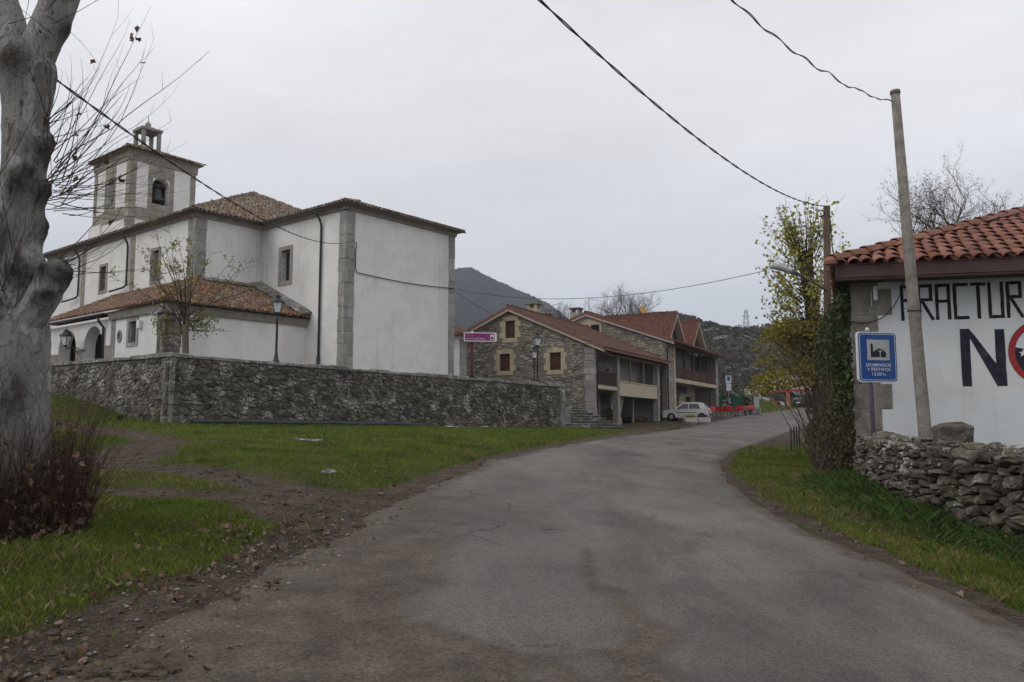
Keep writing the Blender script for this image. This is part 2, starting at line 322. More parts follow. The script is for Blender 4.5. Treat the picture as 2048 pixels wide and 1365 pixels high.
def leafmat(name, cols, vary=.3, hue=.03, trans=.35, rough=.6, patch=.4):
    t = NT(name); c = t.co('Object'); n = t.noise(c, .9, 5, .65); k = len(cols)
    g = t.n('ShaderNodeNewGeometry').outputs['Random Per Island']; f = t.math('MULTIPLY_ADD', g, 1.1 - patch); f.node.inputs[2].default_value = .1 - patch * .5
    f = t.math('ADD', f, t.math('MULTIPLY', n, patch * 1.25)); col = t.ramp(f, [(.1 + .8 * i / (k - 1), cols[i]) for i in range(k)]); col = t.vary(col, vary, hue)
    t.done(col, rough, None, .25); tr = t.n('ShaderNodeBsdfTranslucent', Color=col); ad = t.n('ShaderNodeMixShader', i0=trans, i1=t.b.outputs[0], i2=tr.outputs[0])
    t.t.links.new(ad.outputs[0], t.out.inputs[0]); return t.m
M['grass'] = leafmat('grass blades', [(.060, .084, .014), (.125, .172, .021), (.190, .245, .032), (.225, .245, .048)], .28, .02, .35, .6, .8)
M['grass_dark'] = leafmat('dark green weeds', [(.030, .058, .014), (.055, .096, .020), (.088, .134, .026)], .28, .025, .3)  # weeds of a darker green than the lawn grass
M['grass_dry'] = leafmat('dry grass', [(.20, .16, .065), (.24, .19, .09), (.14, .135, .04)], .3, .02, .3)
M['deadleaf'] = leafmat('fallen plane leaves', [(.055, .034, .022), (.115, .07, .045), (.19, .125, .085), (.26, .19, .14)], .3, .02, .15, .8)
M['poplarleaf'] = leafmat('yellowing poplar leaves', [(.19, .215, .045), (.29, .305, .06), (.42, .38, .085), (.34, .315, .07)], .3, .03, .45)
M['poplarleaf_low'] = leafmat('lower poplar leaves', [(.22, .17, .03), (.27, .24, .034), (.17, .175, .03)], .3, .03, .4)
M['ivy'] = leafmat('ivy leaves', [(.028, .045, .016), (.05, .075, .024), (.085, .10, .034), (.11, .088, .034)], .35, .03, .2)
M['thicket'] = leafmat('dry climber leaves', [(.055, .058, .02), (.10, .095, .032), (.12, .088, .04), (.085, .094, .028)], .35, .03, .25)
M['youngleaf'] = leafmat('yellow green young leaves', [(.14, .15, .03), (.21, .21, .045), (.25, .24, .06)], .25, .02, .45)
M['scrub'] = leafmat('hill scrub', [(.030, .032, .020), (.05, .047, .028), (.066, .052, .036), (.036, .042, .022)], .3, .03, .15)
M['scrub_brown'] = leafmat('bare brown scrub', [(.055, .045, .038), (.080, .062, .05), (.065, .055, .045)], .25, .02, .1)
M['flower_y'] = leafmat('yellow flowers', [(.42, .32, .02), (.52, .42, .04)], .2, .02, .3)
M['flower_p'] = leafmat('reddish plants', [(.10, .03, .03), (.14, .05, .045)], .3, .02, .2)
M['twig'] = pm('brown twigs', [(.045, .032, .026), (.075, .055, .045)], 9, rough=.85, bump=0)
M['sucker'] = pm('reddish sucker stems', [(.040, .022, .016), (.07, .04, .028)], 9, rough=.85, bump=0)
M['twig_grey'] = pm('grey twigs', [(.075, .064, .058), (.115, .10, .09)], 9, rough=.85, bump=0)
M['bark_dark'] = pm('dark bark', [(.05, .038, .028), (.085, .065, .05), (.11, .09, .07)], 6, rough=.92, bump=.8, bdist=.03, stretch=(2, 2, .6))
M['bark_young'] = pm('young bark', [(.11, .10, .07), (.17, .15, .105)], 8, rough=.9, bump=.4)
def planebark():
    t = NT('plane tree bark'); c = t.co('Object', (1, 1, .55)); wv = t.n('ShaderNodeVectorMath', {'operation': 'ADD'}, i0=c, i1=t.n('ShaderNodeVectorMath', {'operation': 'SCALE'}, i0=t.n('ShaderNodeTexNoise', Vector=c, Scale=4., Detail=6.).outputs['Color'], Scale=.45).outputs[0]).outputs[0]
    fl = t.n('ShaderNodeTexVoronoi', Vector=wv, Scale=5.); g = t.n('ShaderNodeSeparateColor', Color=fl.outputs['Color']).outputs[0]
    base = t.ramp(g, [(.0, (.15, .146, .134)), (.3, (.27, .265, .25)), (.55, (.36, .355, .34)), (.8, (.45, .445, .43)), (1., (.22, .215, .185))])
    base = t.mix(.45, base, t.ramp(t.noise(c, 2.2, 7, .65, .5), [(.3, (.14, .136, .126)), (.5, (.31, .305, .29)), (.68, (.46, .455, .44))]))
    ed = t.vor(wv, 5., 'DISTANCE_TO_EDGE'); base = t.mix(t.mr(ed, .035, .0, 0, .5), base, (.06, .055, .047))
    pt = t.noise(c, 6.5, 9, .74, 1.0); col = t.mix(t.mr(pt, .57, .60, 0, .75), base, (.13, .124, .11)); col = t.mix(t.mr(t.noise(c, 1.9, 8, .72, .6), .56, .60, 0, .75), col, (.075, .07, .06))
    ck = t.noise(t.co('Object', (1, 1, .3)), 26, 6, .7); col = t.mix(t.mr(ck, .57, .66, 0, .7), col, (.038, .034, .028))
    at = t.n('ShaderNodeAttribute', {'attribute_name': 'burl'}).outputs['Fac']; col = t.mix(t.math('MULTIPLY', at, t.mr(pt, .36, .5, .35, 1.)), col, (.050, .041, .031))
    ck2 = t.noise(t.co('Object', (1, 1, .5)), 75, 5, .75); col = t.mix(t.mr(ck2, .56, .66, 0, .55), col, (.06, .055, .047)); col = t.mix(t.mr(ck2, .42, .34, 0, .35), col, (.50, .49, .47))
    h = t.math('ADD', t.math('MULTIPLY', pt, 1.3), t.math('ADD', t.math('MULTIPLY', g, .35), t.math('ADD', ck, t.math('MULTIPLY', t.noise(c, 70, 4), .3)))); return t.done(col, .9, t.bump(h, .95, .035), .2)
M['planebark'] = planebark()
# ------------------------------------------------------------------ terrain, road, hills
ch = Fr((-11.151, 27.0), (.636, .772))          # churchyard frame: origin at the wall corner
hs = Fr((4.972, 50.0), (.465, .885))            # frame of the stone house and the restaurant
bn = Fr((6.06, 14.66), (.97, -.245), (.375, .927))   # barn frame
YS = [-40, 0, 14, 27, 44, 50, 58, 63, 75, 110, 150, 300, 1700]; ZS = [-2.1, 0, .9, 1.35, 1.55, 1.65, 2.0, 2.25, 2.95, 4.2, 5.3, 8.5, 10]
PAIRS = [((-2.6, -12), (4.0, -12)), ((-2.5, 0), (3.6, 0)), ((-2.2, 4.3), (3.42, 5)), ((-1.8, 6.9), (3.3, 7.5)), ((-1.5, 8.9), (3.12, 9.2)), ((-1.02, 12.1), (3.2, 11.3)),
         ((-.23, 16), (3.55, 14)), ((.91, 19.9), (4.3, 17.2)), ((2.65, 25.2), (6.06, 22.2)), ((4.28, 30.3), (8.5, 27.6)), ((9.0, 46.1), (14.4, 42.8)), ((16.3, 64.0), (22.1, 60)),
         ((20.7, 72.5), (26.6, 68.5)), ((27.7, 86), (33.7, 82.5)), ((36.7, 106), (43.5, 103)), ((52, 136), (58, 132))]
def catmull(pts, n):
    P = np.array(pts, float); out = []
    for i in range(len(P) - 1):
        p0, p1, p2, p3 = P[max(i - 1, 0)], P[i], P[i + 1], P[min(i + 2, len(P) - 1)]
        for t in np.linspace(0, 1, n, endpoint=False):
            out.append(.5 * ((2 * p1) + (-p0 + p2) * t + (2 * p0 - 5 * p1 + 4 * p2 - p3) * t ** 2 + (-p0 + 3 * p1 - 3 * p2 + p3) * t ** 3))
    out.append(P[-1]); return np.array(out)
LE = catmull([p[0] for p in PAIRS], 14); RE = catmull([p[1] for p in PAIRS], 14)
ROADPOLY = np.vstack([LE[::3], RE[::-1][::3]])
def sdpoly(x, y, poly):
    """signed distance to a polygon, negative inside"""
    x = np.asarray(x, float); y = np.asarray(y, float); d = np.full(x.shape, 1e9); ins = np.zeros(x.shape, bool); n = len(poly)
    for i in range(n):
        ax, ay = poly[i]; bx, by = poly[(i + 1) % n]; ex, ey = bx - ax, by - ay; l2 = ex * ex + ey * ey + 1e-12
        t = np.clip(((x - ax) * ex + (y - ay) * ey) / l2, 0, 1); d = np.minimum(d, (x - ax - t * ex) ** 2 + (y - ay - t * ey) ** 2)
        c = (ay > y) != (by > y); 
        with np.errstate(divide='ignore', invalid='ignore'): ins ^= c & (x < (bx - ax) * (y - ay) / (by - ay + 1e-12) + ax)
    return np.where(ins, -np.sqrt(d), np.sqrt(d))
def capd(x, y, line):
    d = np.full(np.shape(x), 1e9)
    for (ax, ay, ar), (bx, by, br) in zip(line[:-1], line[1:]):
        ex, ey = bx - ax, by - ay; t = np.clip(((x - ax) * ex + (y - ay) * ey) / (ex * ex + ey * ey), 0, 1)
        d = np.minimum(d, np.hypot(x - ax - t * ex, y - ay - t * ey) / (ar + (br - ar) * t))
    return d
def tz0(x, y):
    x = np.asarray(x, float); y = np.asarray(y, float)
    z = sum(np.interp(y + d, YS, ZS) for d in (-4, -2, 0, 2, 4)) / 5 - .03 * np.clip(x, -14, 6)
    a = (x - ch.O[0]) * ch.u[0] + (y - ch.O[1]) * ch.u[1]; b = (x - ch.O[0]) * ch.v[0] + (y - ch.O[1]) * ch.v[1]
    return z + 1.0 * smooth01((b - .2) / 9.) * np.exp(-(np.minimum(a, 0) / 5.) ** 2) * np.where(a < 1, 1, np.exp(-((a - 1) / 1.) ** 2))
def tz(x, y):
    sd = sdpoly(x, y, ROADPOLY); off = smooth01((sd - .05) / .9)
    z = tz0(x, y) + off * (.05 * vnoise(x, y, .55, 1) + .03 * vnoise(x, y, 1.9, 2)) * np.clip(60 / (np.asarray(y) + 20), .3, 1)
    z = z + .10 * smooth01((sd - .2) / 1.5) * np.exp(-((np.asarray(y) - 14) / 9) ** 2) * (np.asarray(x) < 1)      # soft swelling of the lawn by the road
    ma = mudmask(x, y); z = z - .03 * ma * off
    z = z + off * 1.25 * np.exp(-(((np.asarray(x) - 26.6) / 3.0) ** 2 + ((np.asarray(y) - 92) / 5.5) ** 2))     # grass mound left of the far road
    return z - .07 * smooth01((-sd - .45) / .3)
RUTS = [[(-7.2, 12.2, .4), (-5.3, 12.1, .55), (-3.8, 11.3, .5), (-2.6, 10.15, .6), (-1.7, 9.75, .7)],
        [(-5.2, 9.7, .3), (-4, 9.7, .36), (-3.2, 9.5, .4), (-2.5, 9.05, .5), (-1.7, 8.5, .65)],
        [(-1.45, 9.6, .6), (-1.75, 7.6, .62), (-1.95, 6.3, .55), (-2.2, 5.3, .5), (-2.5, 4.2, .6), (-2.8, 2, .7)],
        [(-14, 25, .8), (-9.4, 19.7, .9), (-7.2, 17.2, .6), (-6.3, 13.9, .7), (-6.2, 12.3, .6)],
        [(-1.8, 9.7, .45), (-1.35, 11.2, .38), (-.75, 14, .26), (-.1, 17, .25), (1.6, 22.3, .35), (4.05, 30.1, .6), (7.5, 45, 1.0)],
        [(3.62, 4.2, .16), (3.45, 7.6, .16), (3.3, 9.8, .14), (3.4, 12.6, .12), (3.95, 15.9, .12), (4.9, 19, .2)],
        [(7.2, 24.2, .9), (9.6, 27.6, 1.5), (12, 31, 2.0), (17, 46, 1.6)],
        [(5.5, 46.5, 1.6), (9.8, 53, 2.6), (14.2, 60, 2.6), (19, 71, 2.4)]]
def mudmask(x, y):
    x = np.asarray(x, float); y = np.asarray(y, float); wx = x + .18 * vnoise(x, y, 1.6, 4); wy = y + .25 * vnoise(x, y, 1.4, 5); m = 0
    for r in RUTS: m = np.maximum(m, smooth01((1.35 - capd(wx, wy, r)) / .7))
    return m
def axis(parts):
    out = []
    for a, b, n in parts: out += list(np.linspace(a, b, n, endpoint=False))
    return np.array(out + [parts[-1][1]])
gx = axis([(-1400, -300, 8), (-300, -60, 12), (-60, -16, 24), (-16, -7, 45), (-7, 8, 125), (8, 20, 50), (20, 70, 45), (70, 300, 14), (300, 1400, 8)])
gy = axis([(-40, -2, 12), (-2, 3, 20), (3, 16, 120), (16, 34, 100), (34, 80, 92), (80, 150, 40), (150, 400, 16), (400, 1650, 16)])
GX, GY = np.meshgrid(gx, gy); GZ = tz(GX, GY)
nx, ny = len(gx), len(gy); ii = (np.arange(ny - 1)[:, None] * nx + np.arange(nx - 1)[None, :]).ravel()
gf = np.stack([ii, ii + 1, ii + nx + 1, ii + nx], 1)
def mudcol(t, c):
    br = t.ramp(t.noise(c, 3.2, 9, .7), [(.3, (.046, .035, .026)), (.5, (.083, .065, .050)), (.72, (.130, .106, .084))]); g = t.n('ShaderNodeSeparateColor', Color=t.n('ShaderNodeTexVoronoi', Vector=c, Scale=70.).outputs['Color']).outputs[0]; v = t.mr(g, 0, 1, .5, 1.45); br = t.mix(1., br, t.n('ShaderNodeCombineColor', i0=v, i1=v, i2=v).outputs[0], 'MULTIPLY')
    br = t.mix(t.mr(t.vor(c, 38.), .13, .05, 0, .55), br, (.24, .22, .195)); return t.mix(t.mr(t.noise(c, 14, 6, .7), .58, .68, 0, .55), br, (.055, .038, .028))
def groundmat():
    t = NT('ground soil and turf'); c = t.co('Object'); mud = t.n('ShaderNodeAttribute', {'attribute_name': 'mud'}).outputs['Fac']
    soil = t.ramp(t.noise(c, 1.3, 8, .65), [(.3, (.055, .052, .022)), (.5, (.082, .080, .030)), (.7, (.12, .10, .048))])
    far = t.ramp(t.noise(c, .05, 5, .6), [(.35, (.035, .045, .016)), (.65, (.062, .058, .028))]); soil = t.mix(.35, soil, far)
    br = mudcol(t, c)
    f = t.mr(t.math('ADD', mud, t.math('MULTIPLY', t.math('SUBTRACT', t.noise(c, 2.4, 7, .7), .5), .9)), .38, .62)
    col = t.mix(f, soil, br); h = t.math('ADD', t.noise(c, 6, 8, .7), t.math('MULTIPLY', t.noise(c, 40, 5, .7), .5)); return t.done(col, .96, t.bump(h, .9, .06), .1)
me = mesh_np('ground', np.stack([GX.ravel(), GY.ravel(), GZ.ravel()], 1), gf, groundmat(), True)
at = me.attributes.new('mud', 'FLOAT', 'POINT'); at.data.foreach_set('value', mudmask(GX, GY).ravel().astype(np.float32))
tag(obj('ground', me), kind='structure')
# road: 18 strips across, a shade crowned
K = 26; tt = np.linspace(0, 1, K); RX = LE[:, None, 0] * (1 - tt) + RE[:, None, 0] * tt; RY = LE[:, None, 1] * (1 - tt) + RE[:, None, 1] * tt
edge = np.where(tt < .5, .22 * vnoise(RX, RY, .9, 8) + .10 * vnoise(RX, RY, 3.1, 9), .07 * vnoise(RX, RY, 1.6, 10)); RX = RX + edge * np.clip(1 - np.minimum(tt, 1 - tt) / .10, 0, 1); RZ = tz0(RX, RY) + .006 + .03 * np.sin(np.pi * tt)
def resamp(A, m):   # denser along the road
    i = np.linspace(0, len(A) - 1, m); lo = np.minimum(i.astype(int), len(A) - 2); fr = (i - lo)[:, None]; return A[lo] * (1 - fr) + A[lo + 1] * fr
RX, RY, RZ = (resamp(A, 760) for A in (RX, RY, RZ)); n0 = len(RX); ii = (np.arange(n0 - 1)[:, None] * K + np.arange(K - 1)[None, :]).ravel()
def roadmat():
    t = NT('worn asphalt'); c = t.co('Object'); mud = t.n('ShaderNodeAttribute', {'attribute_name': 'mud'}).outputs['Fac']; pale = t.n('ShaderNodeAttribute', {'attribute_name': 'pale'}).outputs['Fac']
    base = t.ramp(t.noise(t.co('Object', (1, .45, 1)), .7, 8, .65, .4), [(.34, (.072, .066, .060)), (.5, (.112, .102, .091)), (.66, (.165, .148, .129))])
    base = t.mix(t.mr(t.noise(t.co('Object', (1, .5, 1)), 1.6, 8, .72, .8), .53, .60, 0, .6), base, (.070, .066, .062))
    base = t.mix(pale, base, (.168, .158, .146))
    agg = t.n('ShaderNodeTexVoronoi', Vector=c, Scale=95.); g = t.n('ShaderNodeSeparateColor', Color=agg.outputs['Color']).outputs[0]
    v = t.mr(g, 0, 1, .66, 1.36); base = t.mix(1., base, t.n('ShaderNodeCombineColor', i0=v, i1=v, i2=v).outputs[0], 'MULTIPLY')
    base = t.mix(t.mr(t.vor(c, 60.), .11, .05, 0, .45), base, (.33, .32, .30))
    mudc = mudcol(t, c)
    f = t.mr(t.math('ADD', mud, t.math('MULTIPLY', t.math('SUBTRACT', t.noise(c, 2.0, 9, .72, .3), .5), 1.1)), .40, .66, 0, .9)
    vc = t.vor(t.n('ShaderNodeMapping', Vector=t.n('ShaderNodeVectorMath', {'operation': 'ADD'}, i0=c, i1=t.n('ShaderNodeTexNoise', Vector=c, Scale=3., Detail=5.).outputs['Color']).outputs[0]).outputs[0], .55, 'DISTANCE_TO_EDGE')
    crack = t.math('MULTIPLY', t.mr(vc, .012, .004, 0, 1), t.mr(t.noise(c, .6, 3), .52, .6)); base = t.mix(t.math('MULTIPLY', crack, .75), base, (.03, .028, .026))
    col = t.mix(f, base, mudc); h = t.math('SUBTRACT', t.math('ADD', t.noise(c, 140, 4, .7), t.math('MULTIPLY', t.noise(c, 9, 5), .6)), t.math('MULTIPLY', crack, 2.)); return t.done(col, t.mr(t.noise(c, 1.2, 4), .3, .7, .72, .92), t.bump(h, .6, .012), .3)
me = mesh_np('road', np.stack([RX.ravel(), RY.ravel(), RZ.ravel()], 1), np.stack([ii, ii + 1, ii + K + 1, ii + K], 1), roadmat(), True)
x, y = RX.ravel(), RY.ravel(); tv = np.tile(tt, n0)
mud = 1.0 * smooth01((.50 - .028 * np.clip(y - 4, 0, 20) - tv + .08 * vnoise(x, y, .8, 6)) / .34) * smooth01((14 - y) / 5) + .0 * x + .62 * smooth01((5.35 - y + .5 * np.abs(x - .1) * 0 - .35 * np.cos((x - .15) * 2.4)) / .3) * smooth01((1.15 - x) / .4)
mud = np.maximum(mud, .62 * smooth01((1.3 - capd(x, y, [(.62, 7.6, .12), (.62, 6.6, .16), (.78, 5.6, .22), (.85, 5.1, .3)])) / .9)); mud = np.maximum(mud, .5 * smooth01((1.3 - capd(x, y, [(-.75, 6.9, .12), (-.82, 6.3, .16)])) / .9))
mud = np.maximum(mud, .75 * smooth01((.09 - np.minimum(tv, 1 - tv)) / .08)); mud = np.maximum(mud, .95 * smooth01((.05 - tv) / .05)); mud = np.maximum(mud, .35 * smooth01((y - 20) / 10) * smooth01((.2 - tv) / .15))
pale = .75 * smooth01((1.25 - capd(x, y, [(3.0, 20.9, .1), (3.6, 19.9, .14), (4.4, 18.9, .22), (4.65, 18.2, .2)])) / .7) + .28 * smooth01((1.4 - capd(x, y, [(1.05, 24, .8), (.75, 15, .6), (.7, 9, .28), (.7, 7.4, .2)])) / 1.) + .25 * smooth01((1.3 - capd(x, y, [(-.2, 8.2, .6), (.05, 5.8, .62)])) / .6)
for nme, val in (('mud', mud), ('pale', pale)):
    at = me.attributes.new(nme, 'FLOAT', 'POINT'); at.data.foreach_set('value', np.clip(val, 0, 1).astype(np.float32))
tag(obj('road', me), kind='structure')

def hillmat(name, c1, c2, c3, rock, sc, lo, hi):
    t = NT(name); c = t.co('Object', (1, .6, 1.4)); col = t.ramp(t.noise(c, sc, 9, .65, .5), [(.32, c1), (.5, c2), (.68, c3)]); col = t.mix(t.mr(t.noise(c, sc * 9, 6, .7), .5, .62, 0, .6), col, tuple(k * .55 for k in c1))
    f = t.mr(t.noise(t.co('Object', (1, .5, 3.2)), sc * 1.7, 9, .68, .4), lo, hi, 0, 1); f = t.math('MULTIPLY', f, t.mr(t.noise(c, sc * 10, 4, .7), .40, .56))
    col = t.mix(f, col, rock); return t.done(col, .97, t.bump(t.noise(c, sc * 12, 6, .7), 1., 1.2 / sc * .04), .05)
def hill(name, ridge, y0, y1, y2, base, mat, pw, amp, seed, dx):
    rx, rz = np.array([p[0] for p in ridge]), np.array([p[1] for p in ridge]); X = np.arange(rx[0], rx[-1], dx); T = np.concatenate([np.linspace(0, 1, 50), np.linspace(1.03, 1.6, 14)])
    XX, TT = np.meshgrid(X, T); zr = np.interp(XX, rx, rz) + amp * .16 * vnoise(XX, XX * 0, 14 / (rx[-1] - rx[0]) * 4, seed, 4)
    YY = np.where(TT <= 1, y0 + (y1 - y0) * TT, y1 + (y2 - y1) * (TT - 1) / .6)
    prof = np.where(TT <= 1, TT ** pw, 1 - .8 * smooth01((TT - 1) / .6)); ZZ = base + (zr - base) * prof + amp * vnoise(XX, YY, 3.2 / (y1 - y0), seed + 1, 5) * np.sin(np.pi * np.clip(TT, 0, 1)) 
    n = len(X); ii = (np.arange(len(T) - 1)[:, None] * n + np.arange(n - 1)[None, :]).ravel()
    o = obj(name, mesh_np(name, np.stack([XX.ravel(), YY.ravel(), ZZ.ravel()], 1), np.stack([ii, ii + 1, ii + n + 1, ii + n], 1), mat, True)); tag(o, kind='structure')
    return XX, YY, ZZ
k = 1100 / 1669
MT = hill('mountain', [(( p - 1024) * k, 1.6 + (853 - q) * k) for p, q in ((150, 800), (400, 730), (620, 640), (760, 585), (850, 553), (890, 538), (915, 534), (940, 532), (955, 538), (980, 552), (1040, 579), (1080, 597), (1110, 614), (1145, 645), (1185, 668), (1260, 700), (1400, 740), (1650, 790))],
          520, 1100, 1500, 8, hillmat('mountain forest', (.018, .017, .018), (.034, .031, .031), (.058, .050, .048), (.26, .26, .26), .012, .57, .66), 1.25, 16, 3, 9)
k = 330 / 1669
HL = hill('rocky_hill', [((p - 1024) * k, 1.6 + (853 - q) * k) for p, q in ((900, 800), (1060, 720), (1160, 668), (1240, 638), (1300, 626), (1345, 625), (1375, 634), (1405, 645), (1440, 655), (1490, 655), (1540, 652), (1600, 640), (1700, 625), (1850, 610), (2100, 610), (2300, 640))],
          146, 330, 450, 4.6, hillmat('limestone scrub hill', (.034, .031, .026), (.050, .045, .036), (.068, .058, .048), (.32, .32, .315), .045, .535, .615), .85, 4.5, 9, 3.2)

# ------------------------------------------------------------------ leaf and twig clouds
def leafcloud(pts, size, up=.3, asp=.7, rg=None):
    """pts (n,3): one bent leaf (two triangles) at each point"""
    rg = rg or rng; n = len(pts); s = size * rg.uniform(.6, 1.3, n)[:, None]; d = rg.normal(size=(n, 3)); d[:, 2] += up; d /= np.linalg.norm(d, axis=1)[:, None]
    e_ = rg.normal(size=(n, 3)); e_ -= d * (e_ * d).sum(1)[:, None]; e_ /= np.linalg.norm(e_, axis=1)[:, None]; nn = np.cross(d, e_)
    v = np.stack([pts - d * s * .5, pts + e_ * s * asp * .5 + nn * s * .12, pts + d * s * .5, pts - e_ * s * asp * .5 + nn * s * .12], 1).reshape(-1, 3)
    i = np.arange(n)[:, None] * 4; return v, np.concatenate([i + 0, i + 1, i + 2, i + 3], 1)
STAR = np.array([(1.0, 90), (.68, 64), (.88, 38), (.62, 8), (.72, -28), (.3, -88), (.72, 208), (.62, 172), (.88, 142), (.68, 116)])
def starcloud(pts, size, flat=1.0):
    """lobed, curled plane leaves: eleven vertices each"""
    n = len(pts); s = size * rng.uniform(.55, 1.25, n); ax = rng.normal(size=(n, 3)); ax[:, :2] *= flat; ax[:, 2] = np.abs(ax[:, 2]) + .01; ax /= np.linalg.norm(ax, axis=1)[:, None]
    e_ = rng.normal(size=(n, 3)); e_ -= ax * (e_ * ax).sum(1)[:, None]; e_ /= np.linalg.norm(e_, axis=1)[:, None]; f_ = np.cross(ax, e_); rr, an = STAR[:, 0], np.radians(STAR[:, 1]); curl = rng.normal(.4, .6, n)
    u_ = rr * np.cos(an); w_ = rr * np.sin(an) * rng.uniform(.8, 1.1, (n, 1)); hgt = curl[:, None] * (u_ ** 2)[None] + rng.normal(0, .10, (n, 10)); fold = rng.uniform(.55, 1., (n, 1))
    V = pts[:, None, :] + (u_[None] * fold * s[:, None] * .5)[..., None] * e_[:, None, :] + (w_ * s[:, None] * .5)[..., None] * f_[:, None, :] + (hgt * s[:, None] * .5)[..., None] * ax[:, None, :]
    V = np.concatenate([pts[:, None, :], V], 1).reshape(-1, 3); k = np.arange(10); T = np.stack([np.zeros(10, int), k + 1, (k + 1) % 10 + 1], 1); return V, (T[None] + (np.arange(n) * 11)[:, None, None]).reshape(-1, 3)
def star_obj(name, pts, size, mat, parent=None, flat=1.0, **k):
    v, f = starcloud(np.asarray(pts), size, flat)
    if parent is not None: v = v - np.array(wloc(parent))
    return tag(obj(name, mesh_np(name, v, f, mat), parent), **k)
def cloud_obj(name, pts, size, mat, parent=None, up=.3, asp=.7, **k):
    v, f = leafcloud(np.asarray(pts), size, up, asp)
    if parent is not None: v = v - np.array(wloc(parent))
    return tag(obj(name, mesh_np(name, v, f, mat), parent), **k)
def clumps(cx, cy, cz, rad, n, squash=.75):
    """n leaf points in each of many ball-like bushes"""
    m = len(cx); d = rng.normal(size=(m, n, 3)); d /= np.linalg.norm(d, axis=2)[..., None]; r = rng.uniform(.35, 1, (m, n, 1)) ** .5
    p = d * r * np.asarray(rad)[:, None, None] * np.array([1, 1, squash]); p[..., 2] = np.abs(p[..., 2]); return (p + np.stack([cx, cy, cz], 1)[:, None, :]).reshape(-1, 3)
def onhill(H, n, xr, tr):
    XX, YY, ZZ = H; ncol = XX.shape[1]; xs = XX[0]; j = np.searchsorted(xs, rng.uniform(xr[0], xr[1], n)).clip(0, ncol - 1); i = rng.integers(int(tr[0] * 49), int(tr[1] * 49) + 1, n)
    i = np.minimum(i, 48); f = rng.random(n); j2 = np.minimum(j + 1, ncol - 1); g = rng.random(n); L2 = lambda A: (A[i, j] * (1 - f) + A[i + 1, j] * f) * (1 - g) + (A[i, j2] * (1 - f) + A[i + 1, j2] * f) * g; return L2(XX), L2(YY), L2(ZZ)
cx, cy, cz = onhill(HL, 2600, (20, 175), (0, 1)); keep = vnoise(cx, cy, .05, 21) > -.15; cx, cy, cz = cx[keep], cy[keep], cz[keep]
cloud_obj('hill_scrub', clumps(cx, cy, cz, rng.uniform(.6, 2.1, len(cx)), 16), .9, M['scrub'], kind='stuff', label='dark scrub bushes scattered over the rocky hill')
cx, cy, cz = onhill(HL, 900, (30, 160), (0, .3))
cloud_obj('bare_brush', clumps(cx, cy, cz, rng.uniform(.8, 2.6, len(cx)), 24), .7, M['scrub_brown'], kind='stuff', label='leafless brown brush at the foot of the hill')
cx, cy, cz = onhill(MT, 5200, (-150, 220), (.35, 1.0))
cloud_obj('mountain_wood', clumps(cx, cy, cz, rng.uniform(1.0, 2.4, len(cx)), 10), 1.5, M['scrub_brown'], kind='stuff', label='bare woodland covering the far mountain')
# ------------------------------------------------------------------ masonry, roof and wall builders
def voronoi_cells(w, h, mw, mh, rnd, jit=.42):
    nc, nr = max(1, round(w / mw)), max(1, round(h / mh)); cw, chh = w / nc, h / nr; k = mw / mh; seeds = {}
    for r in range(-1, nr + 1):
        for c in range(-1, nc + 2):
            seeds[(c, r)] = ((c + (.5 if r % 2 else 0) + .5 - .25 + rnd.uniform(-jit, jit)) * cw, (r + .5 + rnd.uniform(-jit, jit)) * chh)
    cells = []
    for r in range(0, nr):
        for c in range(0, nc + 1):
            p = seeds[(c, r)]; poly = [(0, 0), (w, 0), (w, h), (0, h)]
            for dr in (-2, -1, 0, 1, 2):
                for dc in (-2, -1, 0, 1, 2):
                    q = seeds.get((c + dc, r + dr))
                    if q is None or (dr == 0 and dc == 0): continue
                    mx, my = (p[0] + q[0]) / 2, (p[1] + q[1]) / 2; nx_, ny_ = (q[0] - p[0]), (q[1] - p[1]) * k * k
                    out = []; m = len(poly)
                    for i in range(m):
                        A, B = poly[i], poly[(i + 1) % m]; da = (A[0] - mx) * nx_ + (A[1] - my) * ny_; db = (B[0] - mx) * nx_ + (B[1] - my) * ny_
                        if da <= 0: out.append(A)
                        if da * db < 0: t = da / (da - db); out.append((A[0] + (B[0] - A[0]) * t, A[1] + (B[1] - A[1]) * t))
                    poly = out
                    if len(poly) < 3: break
                if len(poly) < 3: break
            if len(poly) >= 3:
                a_ = abs(sum(poly[i][0] * poly[(i + 1) % len(poly)][1] - poly[(i + 1) % len(poly)][0] * poly[i][1] for i in range(len(poly)))) / 2
                if a_ > .004: cells.append((poly, a_))
    return cells
def chaikin(poly, q=.24):
    out = []; n = len(poly)
    for i in range(n):
        A, B = poly[i], poly[(i + 1) % n]; out += [(A[0] + (B[0] - A[0]) * q, A[1] + (B[1] - A[1]) * q), (B[0] + (A[0] - B[0]) * q, B[1] + (A[1] - B[1]) * q)]
    return out
